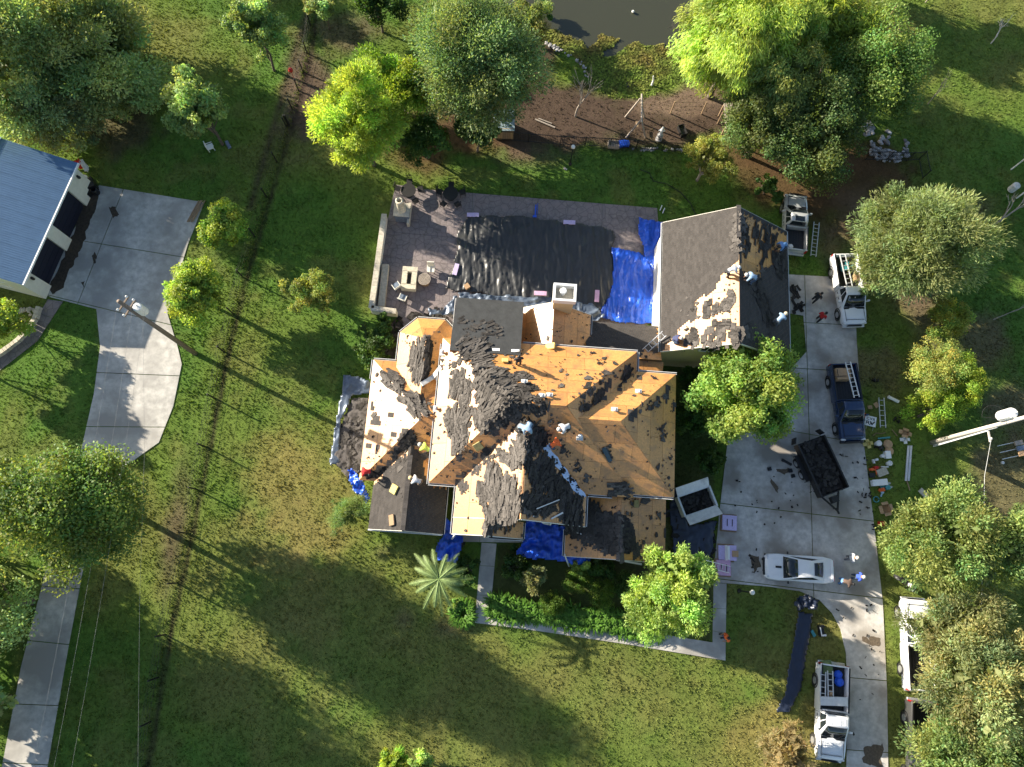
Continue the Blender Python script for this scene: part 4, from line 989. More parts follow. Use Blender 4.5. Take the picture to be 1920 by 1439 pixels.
tarp("blue_tarp", [(1144, 466), (1175, 470), (1206, 479), (1226, 505), (1228, 612), (1170, 610), (1120, 596), (1140, 560), (1148, 510)], M['tarp_blue'], "large wrinkled blue tarp between the black pool sheet and the garage", "tarp", z=.1, amp=.17, dirx=R_(85), sc=1.9, stretch=5, step=.09)
tarp("blue_tarp", [(836, 965), (860, 985), (873, 1012), (866, 1040), (858, 1060), (822, 1052), (820, 1025), (832, 1000)], M['tarp_blue'], "blue tarp hanging in folds between the low grey roof and the front walk", "tarp", z=.5, amp=.5, dirx=R_(60), sc=1.3, stretch=1.5)
tarp("blue_tarp", [(985, 975), (1060, 985), (1064, 1012), (1085, 1035), (1110, 1052), (1090, 1062), (1040, 1052), (1000, 1050), (965, 1042), (980, 1010)], M['tarp_blue'], "blue tarp bunched over the shrubs under the front porch", "tarp", z=.5, amp=.5, dirx=R_(20), sc=1.2, stretch=1.5)
tarp("blue_tarp", [(655, 882), (668, 880), (690, 905), (700, 940), (690, 948), (672, 930), (658, 905)], M['tarp_blue'], "small blue tarp crumpled at the south west corner of the west wing", "tarp", z=.6, amp=.45, dirx=R_(-50), sc=1.6, stretch=1.5)
tarp("silver_sheet", [(646, 702), (668, 704), (698, 716), (700, 742), (660, 745), (655, 760), (640, 800), (640, 870), (618, 880), (625, 830), (636, 760)], M['silver'], "silvery plastic sheet crumpled along the west wing wall", "plastic sheet", z=.15, amp=.14, dirx=R_(70), sc=1.1, stretch=1.5)
tarp("plastic_sheet", [(860, 552), (1030, 562), (1110, 572), (1138, 595), (1120, 605), (1000, 590), (862, 575)], M['silver'], "grey plastic sheeting bunched between the pool cover and the house", "plastic sheet", z=.25, amp=.22, dirx=R_(0), sc=1.6, stretch=2)
tarp("plastic_sheet", [(802, 582), (830, 588), (850, 560), (862, 560), (862, 640), (845, 635), (850, 598), (806, 600)], M['silver'], "white plastic sheet tucked between the turret and the felt roof", "plastic sheet", z=.5, amp=.2, dirx=R_(30), sc=1.6, stretch=1.5)
tarp("debris_sheet", [(660, 745), (700, 748), (690, 880), (650, 900), (625, 868), (640, 800)], mat("shingle_dust_sheet", (.09, .08, .075), rough=.9), "dark sheet under torn shingles along the west wing", "sheet", z=.1, amp=.12, dirx=R_(80), sc=1.2, stretch=1.5)
tarp("debris_sheet", [(1262, 905), (1290, 985), (1345, 975), (1340, 1000), (1330, 1060), (1262, 1050), (1252, 960)], M['tarp_roll'], "dark plastic on the ground under the white debris container", "plastic sheet", z=.08, amp=.15, dirx=R_(80), sc=1.2, stretch=2)
tarp("long_plastic_strip", [(1495, 1146), (1524, 1148), (1517, 1200), (1510, 1240), (1502, 1290), (1493, 1310), (1480, 1338), (1452, 1334), (1468, 1300), (1476, 1250), (1486, 1200)], M['tarp_roll'], "long strip of dark blue plastic unrolled over the front lawn", "plastic sheet", z=.10, amp=.05, dirx=R_(80), sc=2, stretch=5, rag=.08)
tarp("bunched_plastic", [(1486, 1120), (1505, 1114), (1526, 1124), (1526, 1146), (1508, 1142), (1486, 1148)], M['tarp_roll'], "crumpled dark plastic bunched at the driveway end of the long strip", "plastic sheet", z=.2, amp=.4, dirx=R_(0), sc=2, stretch=1)
def debris(pp, n, label, mats=M['shingle_torn'], L=(.25, .6), Wd=(.15, .35), lift=.35, tone=(.1, .9), spread=3):
    m = heap(pp, n, 0, spread=spread, L=L, Wd=Wd, lift=lift, vols=[], tone=tone)
    if m.v:
        o = link("torn_shingles", m.mesh("torn_shingles", mats)); o["kind"] = "stuff"; tag(o, label, "torn shingles")
_cast = cast
def cast(px, py, vols=None, default=0.0):
    if vols == []: return P(px, py, .1), None
    return _cast(px, py, vols, default)
debris([(662, 750), (700, 750), (690, 880), (655, 895), (630, 860), (642, 800)], 260, "heap of torn shingles on the ground along the west wing", lift=.6)
debris([(700, 650), (745, 590), (760, 610), (740, 660), (738, 690), (700, 690)], 60, "torn shingles fallen in the shade beside the turret", tone=(0, .4))
debris([(845, 980), (862, 990), (868, 1020), (850, 1040)], 25, "torn shingles on the blue tarp by the front walk", tone=(0, .4), lift=1.2)
debris([(1000, 985), (1050, 992), (1050, 1030), (1010, 1020)], 45, "torn shingles on the blue tarp under the porch", tone=(0, .4), lift=1.2)
debris([(1266, 905), (1290, 985), (1340, 978), (1335, 1050), (1262, 1045)], 90, "dark torn shingles on the ground round the white container", tone=(0, .25))
debris([(1190, 540), (1205, 540), (1200, 550)], 3, "few shingle pieces on the large blue tarp")
debris([(750, 600), (790, 580), (860, 580), (850, 610)], 30, "torn shingles scattered at the house end of the patio", tone=(0, .5), lift=.1)
debris([(1480, 535), (1500, 540), (1515, 570), (1488, 590)], 16, "shingle scraps beside the garage on the driveway", tone=(0, .3), lift=.05)
debris([(1570, 850), (1625, 850), (1640, 1000), (1620, 1010), (1600, 900)], 28, "small dark scraps on the driveway beside the trailer", L=(.04, .26), Wd=(.03, .14), lift=.02, tone=(0, .2))
debris([(1340, 900), (1500, 880), (1560, 960), (1400, 1000)], 16, "small dark scraps on the driveway in front of the trailer", L=(.06, .2), Wd=(.05, .14), lift=.02, tone=(0, .2))
debris([(1420, 1090), (1560, 1105), (1650, 1100), (1655, 1300), (1600, 1400), (1590, 1200), (1540, 1120)], 16, "small dark scraps along the lower driveway", L=(.04, .26), Wd=(.03, .14), lift=.02, tone=(0, .2))
debris([(1395, 1030), (1440, 1030), (1440, 1090), (1400, 1090)], 12, "small brown scraps in front of the white coupe", L=(.08, .25), Wd=(.05, .15), lift=.02, tone=(0, .3))

# ================================================================== plants
LM = {}
def leaf_m(key, col, tr=.35):
    if key not in LM: LM[key] = leafmat("leaf_" + key, tuple(c*k_ for c, k_ in zip(col, (1.22, 1.20, 1.32))), tr)
    return LM[key]
def leaves(C0, Dr, Nn, L, Wd, rng):
    """rhombic leaves at C0 (n,3) pointing along Dr with normals Nn"""
    n = len(C0); Dr = Dr/np.linalg.norm(Dr, axis=1, keepdims=True)
    S = np.cross(Dr, Nn); S /= (np.linalg.norm(S, axis=1, keepdims=True)+1e-9)
    L = (L*rng.uniform(.7, 1.3, n))[:, None]; Wd = (Wd*rng.uniform(.7, 1.3, n))[:, None]
    up = np.cross(S, Dr)
    V = np.stack([C0-Dr*L/2, C0+S*Wd/2+up*Wd*.15, C0+Dr*L/2, C0-S*Wd/2+up*Wd*.15], 1)
    return V.reshape(-1, 3), np.arange(n*4).reshape(-1, 4)
def crown_data(radii, n, leaf, nclump, seed, style="round", rough=.35, hue=.12, cr=(.15, .27), fill=.5):
    rng = np.random.default_rng(seed); rx, ry, rz = radii
    d = rng.normal(size=(nclump, 3)); d /= np.linalg.norm(d, axis=1, keepdims=True)
    lo_ = -.9 if rx > 3 else -.45; d[:, 2] = np.where(d[:, 2] < lo_, -d[:, 2], d[:, 2])
    lob = 1 + rough*(rng.random(nclump)-.5)
    ph = rng.uniform(0, 6.28, 4); az = np.arctan2(d[:, 1], d[:, 0])
    lob *= 1 + rough*.45*np.sin(2*az+ph[0]) + rough*.35*np.sin(3*az+ph[1]) + rough*.2*np.sin(5*az+ph[2])
    f = rng.uniform(fill, 1, nclump)**.6
    cc = d*f[:, None]*lob[:, None]*np.array([rx, ry, rz])*.86
    r0 = (rx+ry)/2; cr_ = rng.uniform(cr[0], cr[1], nclump)*r0*rng.choice([.7, 1, 1.25], nclump)
    wgt = cr_**2; k = rng.choice(nclump, n, p=wgt/wgt.sum())
    o = rng.normal(size=(n, 3)); o /= np.linalg.norm(o, axis=1, keepdims=True)
    rr = cr_[k]*rng.uniform(.35, 1.08, n)
    if style == "wisp": o[:, 2] *= .7
    pos = cc[k] + o*rr[:, None]*np.array([1, 1, .8])
    out = pos/np.array([rx, ry, rz]); out /= (np.linalg.norm(out, axis=1, keepdims=True)+1e-6)
    rnd3 = rng.normal(size=(n, 3))
    if style == "wisp":
        dr = out*.55 + o*.7 + rnd3*.55 + np.array([0, 0, .1])
    elif style == "willow":
        dr = out*.6 + rnd3*.35 + np.array([0, 0, -.9])
    else:
        dr = rnd3 + out*.3
    nn = np.array([0, 0, .45]) + o*1.1 + rng.normal(size=(n, 3))*.45
    V, F = leaves(pos, dr, nn, leaf[0], leaf[1], rng)
    ct = rng.uniform(.62, 1.38, nclump)[k]*rng.uniform(.75, 1.25, n)
    t = np.ones((n, 3))*ct[:, None]
    h = (rng.uniform(-hue, hue, nclump)[k] + rng.normal(0, hue*.5, n))
    t[:, 0] *= 1+h*1.6; t[:, 2] *= 1-h*.6
    return V, F, np.repeat(np.clip(t, 0, 3), 4, 0), cc
def limbs(m, base, heart, ends, r0, seed, n=7):
    rg = random.Random(seed); base = Vector(base); heart = Vector(heart); mid = base.lerp(heart, .5) + Vector((rg.uniform(-.2, .2), rg.uniform(-.2, .2), 0))
    m.tube([base - Vector((0, 0, .15)), base + Vector((0, 0, .25)), mid, heart], [r0*1.35, r0, r0*.8, r0*.55], n)
    for e in ends:
        e = Vector(e); t = rg.uniform(.3, .95); s = base.lerp(heart, t) if t < .5 else mid.lerp(heart, (t-.5)*2)
        q = s.lerp(e, .5) + Vector((rg.uniform(-.3, .3), rg.uniform(-.3, .3), rg.uniform(0, .4)))
        m.tube([s, q, e], [r0*.42, r0*.26, r0*.07], 5, cap=False)
TREE_N = [0]
def tree(px, py, R, zc, key, col, label, cat="tree", n=12000, leaf=(.24, .15), style="round", rz=None, ry=None, nclump=60, name="tree", group=None, rough=.35, trunk=True, hue=.12, tr=.35, cr=(.16, .3), fill=.45, nl=14, bark=None):
    TREE_N[0] += 1; seed = 100 + TREE_N[0]
    c = P(px, py, zc); ry = ry or R; rz = rz or R*.75
    leaf = (leaf[0]*.76, leaf[1]*.80); V, F, T, cc = crown_data((R, ry, rz), int(n*1.15), leaf, nclump, seed, style, rough, hue, cr, fill)
    rg0 = np.random.default_rng(seed+7); ni = int(len(cc)*(22 if key == 'round' else 12))      # larger inner leaves, tinted darker as painted shade, close crown and cast shadow
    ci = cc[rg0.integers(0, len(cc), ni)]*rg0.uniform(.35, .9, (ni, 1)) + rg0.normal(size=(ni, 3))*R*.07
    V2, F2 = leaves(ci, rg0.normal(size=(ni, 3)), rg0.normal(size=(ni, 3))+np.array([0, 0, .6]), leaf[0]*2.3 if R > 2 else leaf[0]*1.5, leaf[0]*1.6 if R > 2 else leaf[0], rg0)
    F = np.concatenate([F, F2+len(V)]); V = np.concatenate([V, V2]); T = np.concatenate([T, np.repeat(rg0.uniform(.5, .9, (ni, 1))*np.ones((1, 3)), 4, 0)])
    V[:, 2] = np.maximum(V[:, 2] + zc, .05)
    root = thing(name, label, cat, (c.x, c.y, 0), group=group)
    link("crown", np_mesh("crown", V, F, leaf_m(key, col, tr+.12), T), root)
    if trunk:
        m = MB(); rg = random.Random(seed); ends = [tuple(cc[i] + np.array([0, 0, zc])) for i in rg.sample(range(len(cc)), min(nl, len(cc)))]
        limbs(m, (0, 0, 0), (0, 0, max(zc*.8, .4)), ends, max(.06, R*.05), seed)
        m.build("trunk", bark or M['bark'], root, smooth=True)
    return root
G_mid = (.27, .35, .13); G_dark = (.045, .080, .024); G_br = (.20, .30, .045); G_yel = (.31, .43, .075); G_ol = (.205, .265, .10); G_lite = (.20, .29, .07)
# --- left neighbour's trees
tree(48, 90, 5.9, 6.0, "mid", G_mid, "large spreading tree at the top left corner behind the metal roofed building", n=32000, style="wisp", leaf=(.40, .16), nclump=90, rz=5.4)
tree(175, 95, 5.4, 4.4, "mid", G_mid, "large dark tree right of the corner tree, its shadow over the upper lawn", n=28000, style="wisp", leaf=(.38, .16), nclump=80, rz=3.6)
tree(55, 205, 3.8, 3.8, "olive", (.25, .30, .13), "grey green tree touching the top edge of the metal roof", n=14000, style="wisp", leaf=(.32, .12), nclump=60)
tree(482, 62, 2.2, 4.4, "mid2", (.24, .34, .11), "slim upright tree near the wire fence at the top", n=9000, ry=2.6, rz=3.4, leaf=(.28, .17), nclump=36, fill=.3)
tree(378, 212, 2.5, 4.2, "mid2", (.24, .34, .11), "bushy round tree on the lawn above the neighbour's concrete apron", n=11000, nclump=46, rz=3.4, leaf=(.3, .18))
tree(420, 424, 2.0, 2.6, "yg", (.28, .38, .06), "small yellow green tree beside the top right corner of the neighbour's apron", n=9000, nclump=44, rough=.2)
tree(368, 545, 2.5, 3.4, "yg", (.28, .38, .06), "yellow green tree by the utility pole on the neighbour's side", n=12500, nclump=54, rough=.2)
tree(5, 605, 1.9, 2.2, "yg", (.28, .38, .06), "bush at the left edge inside the curved stone edging", n=5000, nclump=26, cat="bush", name="bush")
tree(132, 950, 4.35, 7.8, "round", (.135, .205, .05), "big round dense tree over the neighbour's driveway at the lower left", n=40000, leaf=(.24, .16), nclump=130, rough=.16, rz=5.7, hue=.15)
tree(-70, 1140, 4.6, 6.5, "mid", G_mid, "tree cut by the left edge below the big round tree", n=14000, nclump=70)
for k, (x, y, r, z) in enumerate([(-235, 1150, 4.4, 6.5), (-300, 1040, 4.6, 5.5), (-190, 1330, 3.6, 6), (-150, 640, 2.2, 4), (-330, 1420, 4.5, 7), (-60, 1330, 2.4, 4), (300, -160, 3, 4), (-120, 1200, 3.6, 5)]):
    tree(x, y, r, z, "mid", G_mid, "tree standing out of view beyond the frame, " + ["left of the fence line", "farther left of the fence line", "left of the lower road", "left of the concrete drive", "at the far lower left", "close left of the lower road", "above the top edge", "just left of the lower road's middle"][k], n=6000, leaf=(.42, .28), nclump=60, group="trees beyond the left and top edges of the view", nl=8)
tree(235, 150, 3.4, 2.4, "mid", G_mid, "low dark undergrowth on the right side of the two large top left trees", cat="undergrowth", name="undergrowth", n=9000, nclump=40, rz=2.4, leaf=(.36, .15))
tree(150, 215, 2.8, 2.0, "olive", (.25, .30, .13), "grey green undergrowth above the metal roofed building's corner", cat="undergrowth", name="undergrowth", n=5500, nclump=36, rz=2.0, style="wisp", leaf=(.32, .12))
# --- middle top
tree(672, 218, 3.7, 6.5, "yellow", G_yel, "bright yellow green feathery tree above the patio corner", n=26000, style="wisp", leaf=(.36, .10), nclump=70, ry=4.0, rz=4.2, hue=.1, tr=.45)
tree(752, 165, 3.0, 5.5, "ygreen", (.22, .33, .04), "mid green tree touching the yellow feathery tree on its right", n=13000, nclump=50, style="wisp", leaf=(.3, .11))
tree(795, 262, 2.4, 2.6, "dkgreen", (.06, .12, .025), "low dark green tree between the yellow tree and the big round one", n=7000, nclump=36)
tree(898, 118, 5.1, 7.0, "bluegreen", (.16, .235, .09), "largest round tree in the middle top, beside the pond", n=46000, style="wisp", leaf=(.3, .12), nclump=120, rough=.2, rz=5.2, ry=5.4)
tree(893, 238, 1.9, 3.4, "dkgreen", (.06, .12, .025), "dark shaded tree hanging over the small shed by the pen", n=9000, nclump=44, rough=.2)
tree(985, 40, 2.2, 2.2, "olive2", (.19, .23, .07), "pale grey green shrub on the pond bank", cat="shrub", name="shrub", n=7000, nclump=34, style="wisp", leaf=(.25, .09))
tree(1018, 18, .9, .7, "glossy", (.05, .13, .03), "small glossy green shrub at the edge of the water", cat="shrub", name="shrub", n=1500, nclump=14, leaf=(.3, .16), trunk=False)
tree(602, 5, 1.6, 3, "mid", G_mid, "small dark tree at the top edge beside the wire fence", n=4000, nclump=24)
tree(705, 2, 2.2, 3.5, "dkgreen", (.06, .12, .025), "dark tree at the top edge, left of the big round tree", n=6000, nclump=30)
# --- right top
tree(1385, 62, 4.6, 7.5, "willow", (.36, .46, .11), "bright weeping willow leaning over the pond", n=34000, style="willow", leaf=(.5, .09), nclump=90, tr=.45, rz=4.0, ry=4.4, hue=.08)
tree(1512, 40, 3.4, 6.5, "willow2", (.24, .32, .06), "second willow behind the bright one, top edge", n=18000, style="willow", leaf=(.45, .09), nclump=60)
tree(1470, 150, 3.4, 6.2, "olivegreen", (.20, .26, .07), "olive green tree in the middle of the upper right clump", n=18000, style="willow", leaf=(.35, .10), nclump=60)
tree(1440, 228, 3.6, 4.8, "oak", (.105, .155, .045), "dark oak at the lower left of the upper right clump, over the animal pen", n=17000, nclump=60)
tree(1530, 245, 4.2, 5.0, "oak", (.105, .155, .045), "dark oak at the bottom of the upper right clump, near the rock pile", n=20000, nclump=66)
tree(1645, 130, 4.3, 5.8, "leafy", (.135, .21, .05), "broad green tree at the right of the upper right clump", n=24000, nclump=70)
tree(1328, 298, 2.35, 3.2, "sparse", (.24, .27, .06), "sparse yellow green tree right of the pen fence", n=7500, nclump=44, fill=.2, leaf=(.18, .10), cr=(.1, .2), nl=26, bark=M['deadbark'])
tree(1440, 352, 1.15, 1.0, "dkgreen", (.06, .12, .025), "low dark shrub above the silver pickup", cat="shrub", name="shrub", n=2600, nclump=18)
tree(1723, 452, 4.7, 5.6, "olivetree", G_ol, "wide silvery olive tree right of the driveway", n=40000, style="wisp", leaf=(.42, .085), nclump=120, rough=.25, rz=3.8, hue=.08)
tree(1630, 560-30, 1.2, 2.2, "olivetree", G_ol, "small olive shoots under the wide silvery tree", cat="shrub", name="shrub", n=1500, style="wisp", leaf=(.42, .085), nclump=12)
tree(1778, 600, 1.9, 1.6, "limey", (.26, .31, .06), "upper yellowish shrub of the row below the silvery tree", cat="shrub", name="shrub", n=6000, nclump=40, leaf=(.18, .1), hue=.16)
tree(1752, 690, 2.6, 2.0, "limey2", (.30, .33, .08), "wide brownish yellow shrub in the middle of the row", cat="shrub", name="shrub", n=9000, nclump=60, leaf=(.18, .09), hue=.16, fill=.2)
tree(1805, 712, 1.9, 2.0, "limey3", (.24, .34, .04), "bright lime shrub at the right end of the row", cat="shrub", name="shrub", n=7000, nclump=40, leaf=(.18, .1))
tree(1748, 772, 2.0, 1.8, "limey3", (.24, .34, .04), "bright lime shrub above the foot of the pale utility pole", cat="shrub", name="shrub", n=7000, nclump=40, leaf=(.18, .1))
tree(1405, 728, 4.3, 5.2, "yg2", (.22, .32, .065), "bright leafy tree between the garage gable and the driveway", n=27000, nclump=120, leaf=(.3, .17), cr=(.12, .22), rough=.2, fill=.3, nl=26, bark=M['deadbark'])
tree(1256, 1116, 3.4, 5.0, "lite", (.32, .44, .11), "light green tree at the right end of the front garden", n=20000, nclump=76, style="wisp", leaf=(.28, .11), ry=3.7, hue=.08, cr=(.12, .22), rough=.3)
tree(1588, 62, 3.2, 5.2, "willow2", (.24, .32, .06), "olive willow filling the gap between second willow and broad green tree", n=15000, style="willow", leaf=(.42, .09), nclump=56)
tree(1420, 150, 3.0, 4.6, "olivegreen", (.20, .26, .07), "olive tree under the bright willow, left of the middle of the clump", n=12000, style="willow", leaf=(.35, .10), nclump=46)
tree(1585, -78, 3.0, 4.2, "mid", G_mid, "tree out of view above the top edge over the right pasture", n=5000, leaf=(.42, .28), nclump=40)
tree(1690, -95, 2.6, 4.2, "mid", G_mid, "second tree out of view above the top edge over the right pasture", n=4500, leaf=(.42, .28), nclump=36)
for k, (x, y) in enumerate([(-135, 1010), (-135, 1215), (-135, 1400)]): tree(x, y, 2.9, 2.8, "mid", G_mid, ["upper", "middle", "lower"][k] + " low tree just out of view left of the lower road", n=4500, leaf=(.42, .28), nclump=36)
# --- right bottom
tree(1770, 1015, 3.8, 5.2, "oak2", (.20, .27, .08), "leafy tree at the right, above the white pickup under the branches", n=22000, nclump=70, style="wisp", leaf=(.28, .12))
tree(1872, 1020, 2.9, 5.0, "oak2", (.20, .27, .08), "tree at the right edge next to the leafy one", n=13000, nclump=46, style="wisp", leaf=(.28, .12))
tree(1808, 1180, 3.3, 5.0, "olive3", (.25, .28, .11), "olive tree hanging over the cab of the parked white pickup", n=16000, nclump=56, style="wisp", leaf=(.32, .09))
tree(1838, 1290, 4.2, 5.6, "olive3", (.25, .28, .11), "wide olive tree in the lower right corner", n=26000, nclump=86, style="wisp", leaf=(.34, .09))
tree(1812, 1420, 3.3, 5.0, "oak2", (.20, .27, .08), "tree at the bottom edge over the black pickup", n=18000, nclump=60, style="wisp", leaf=(.3, .11))
tree(1905, 1425, 3.0, 5.0, "oak2", (.20, .27, .08), "tree cut off by the bottom right corner", n=9000, nclump=40, style="wisp", leaf=(.3, .11))
tree(1475, 1412, 2.3, 2.2, "tan", (.33, .27, .12), "sparse tan tree beside the lowest white pickup", n=4200, nclump=60, style="wisp", leaf=(.35, .03), fill=.1, nl=40, bark=M['deadbark'], hue=.1)
tree(735, 1432, 1.1, 1.4, "yellow", G_yel, "yellow green shrub at the bottom edge, left of a green one", cat="shrub", name="shrub", n=2600, nclump=20, style="wisp", leaf=(.3, .09))
tree(788, 1432, 1.0, 1.4, "lite", (.32, .44, .11), "pale green shrub at the bottom edge", cat="shrub", name="shrub", n=2400, nclump=20)
# --- round the house
tree(588, 545, 2.3, 2.6, "thin", (.25, .29, .07), "thin yellowish green shrub tree on the lawn left of the patio", n=5500, nclump=46, fill=.15, leaf=(.19, .1), cr=(.10, .2), hue=.14, nl=24)
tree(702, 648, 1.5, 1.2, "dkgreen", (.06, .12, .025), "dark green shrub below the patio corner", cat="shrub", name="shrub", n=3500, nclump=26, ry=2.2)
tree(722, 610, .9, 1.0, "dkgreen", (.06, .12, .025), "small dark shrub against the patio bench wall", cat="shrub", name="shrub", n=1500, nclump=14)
tree(655, 962, 1.65, 1.6, "feather", (.16, .24, .08), "feathery pale green shrub beside the low grey roof", cat="shrub", name="shrub", n=5500, nclump=36, style="wisp", leaf=(.3, .03), fill=.15)
tree(1003, 1086, 1.1, 1.3, "sage", (.22, .25, .11), "sage green spiky shrub in the front bed", cat="shrub", name="shrub", n=2600, nclump=22, style="wisp", leaf=(.28, .06))
tree(1036, 1130, .95, .8, "hedge", (.085, .15, .02), "clipped round bush beside the strap leaved border", cat="shrub", name="shrub", n=4200, nclump=60, leaf=(.1, .06), cr=(.2, .3), rough=.05, trunk=False)
tree(1083, 1092, 1.1, .8, "hedge", (.10, .17, .02), "left clipped mound of the front bed", cat="shrub", name="shrub", n=4200, nclump=50, leaf=(.1, .06), cr=(.2, .3), rough=.1, trunk=False)
tree(1128, 1112, 1.2, .8, "hedge", (.10, .17, .02), "middle clipped mound of the front bed, half in shade", cat="shrub", name="shrub", n=4200, nclump=50, leaf=(.1, .06), cr=(.2, .3), rough=.1, trunk=False)
tree(1165, 1095, 1.0, .8, "dkgreen", (.06, .12, .025), "right clipped mound under the light green tree", cat="shrub", name="shrub", n=3000, nclump=40, leaf=(.12, .07), cr=(.2, .3), trunk=False)
tree(1085, 1062, .8, .7, "lite", (.32, .44, .11), "small light shrub under the low south roof edge", cat="shrub", name="shrub", n=1500, nclump=16)
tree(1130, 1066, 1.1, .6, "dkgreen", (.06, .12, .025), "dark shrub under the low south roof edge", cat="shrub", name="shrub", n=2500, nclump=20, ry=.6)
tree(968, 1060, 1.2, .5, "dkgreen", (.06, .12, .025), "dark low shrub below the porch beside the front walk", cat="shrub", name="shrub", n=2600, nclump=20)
tree(880, 1070, .9, .7, "dkgreen", (.06, .12, .025), "dark shrub left of the front walk", cat="shrub", name="shrub", n=2000, nclump=18, ry=1.3)
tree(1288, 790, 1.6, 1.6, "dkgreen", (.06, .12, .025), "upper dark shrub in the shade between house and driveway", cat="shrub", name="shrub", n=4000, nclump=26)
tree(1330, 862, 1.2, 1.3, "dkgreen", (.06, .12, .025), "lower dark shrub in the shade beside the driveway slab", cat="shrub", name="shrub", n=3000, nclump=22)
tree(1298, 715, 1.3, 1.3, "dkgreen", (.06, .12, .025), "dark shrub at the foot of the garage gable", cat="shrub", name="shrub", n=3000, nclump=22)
tree(852, 1130, .5, .4, "lite", (.32, .44, .11), "tiny shrub between palm and walk", cat="shrub", name="shrub", n=500, nclump=8, trunk=False)

def straps(px, py, R, n, name, label, seed=1, poly=None):
    rng = np.random.default_rng(seed); c = P(px, py, 0); V = []; k = n
    W = wpoly(poly) if poly else None
    cx = []; 
    while len(cx) < k:
        if W:
            xs = [p[0] for p in W]; ys = [p[1] for p in W]; x = rng.uniform(min(xs), max(xs)); y = rng.uniform(min(ys), max(ys))
            if not inpoly(x, y, W): continue
        else:
            a = rng.uniform(0, 6.28); r = R*math.sqrt(rng.random())*.5; x = c.x+math.cos(a)*r; y = c.y+math.sin(a)*r
        cx.append((x, y))
    cx = np.array(cx)
    if W:
        q = np.round(cx/.55)*.55; a = rng.uniform(0, 6.28, k)
        base = q + rng.normal(size=(k, 2))*.05
    else:
        base = cx; a = np.arctan2(cx[:, 1]-c.y, cx[:, 0]-c.x) + rng.normal(0, .5, k)
    L = rng.uniform(.35, .75, k); d = np.stack([np.cos(a), np.sin(a)], -1); s = np.stack([-np.sin(a), np.cos(a)], -1); wd = rng.uniform(.022, .045, k)[:, None]
    h = rng.uniform(.35, .6, k)
    def pt(f, z, ww): 
        xy = base + d*(L*f)[:, None]
        return np.concatenate([xy - s*wd*ww, (z)[:, None]], 1), np.concatenate([xy + s*wd*ww, z[:, None]], 1)
    a0, b0 = pt(.05, h*0, 1); a1, b1 = pt(.45, h*.9, 1.2); a2, b2 = pt(.85, h*.75, .9); a3, b3 = pt(1.1, h*.4, .1)
    VV = np.stack([a0, b0, a1, b1, a2, b2, a3, b3], 1).reshape(-1, 3) - np.array([c.x, c.y, 0])
    b = np.arange(k)[:, None]*8; F = np.concatenate([b+np.array([0, 1, 3, 2]), b+np.array([2, 3, 5, 4]), b+np.array([4, 5, 7, 6])], 0)
    T = np.repeat(rng.uniform(.6, 1.35, (k, 1))*np.ones((1, 3)), 8, 0)
    o = link(name, np_mesh(name, VV, F, leaf_m("strap", (.085, .19, .02), .3), T)); o.location = (c.x, c.y, 0); return o
tag(straps(868, 1150, 1.0, 500, "strap_leaf_plant", ""), "round clump of strap leaved plants left of the walk corner", "plant")
o = straps(1040, 1150, 1, 3800, "strap_leaf_border", "", 3, [(921, 1122), (960, 1130), (1010, 1140), (1080, 1148), (1140, 1150), (1200, 1168), (1240, 1178), (1240, 1196), (1180, 1185), (1100, 1172), (1000, 1160), (921, 1150)])
o["kind"] = "stuff"; tag(o, "border of dark green strap leaved plants along the garden walk", "plants")

def palm():
    c = P(822, 1086, 4.2); root = thing("palm_tree", "palm tree with long arching fronds on the front lawn", "palm tree", (c.x, c.y, 0))
    m = MB(); m.tube([(0, 0, -.1), (0, 0, .4), (.03, 0, 2), (0, 0, 3.4), (0, 0, 3.9)], [.38, .3, .25, .28, .2], 12)
    for k in range(26): m.lathe((0, 0, .3+k*.13), [(.27, 0), (.32, .05), (.26, .1)], 10)
    m.build("trunk", M['bark'], root)
    rg = random.Random(4); mt = leaf_m("palm", (.17, .24, .08), .25)
    for k in range(17):
        a = k*2.39996; lv = k/17; L = rg.uniform(2.1, 2.75)*(1-.25*lv); up = .15+1.1*lv
        m = MB(); d = Vector((math.cos(a), math.sin(a), 0)); s = Vector((-d.y, d.x, 0)); N = 24; pts = []
        for i in range(N+1):
            t = i/N; pts.append(d*(L*t*(1-.12*t*up)) + Vector((0, 0, 3.9 + up*t*L*.55 - (1.0+.2*lv)*t*t*L*.55)))
        m.tube(pts[::3], [.035-.03*j/8 for j in range(len(pts[::3]))], 4, t=1.3)
        for i in range(2, N+1):
            t = i/N; p = pts[i]; dr = (pts[i]-pts[i-1]).normalized(); ll = .27*math.sin(math.pi*min(1, .12+t*.85))**.7+.06
            for sg in (-1, 1):
                for q in (0, .5):
                    p2 = p - dr*q*L/N
                    tip = p2 + s*sg*ll*.75 + dr*ll*.8 - Vector((0, 0, ll*rg.uniform(.1, .35)))
                    m.add([p2 - dr*.022, p2 + dr*.022, tip], [(0, 1, 2)], rg.uniform(.75, 1.35))
        m.build("frond", mt, root)
palm()
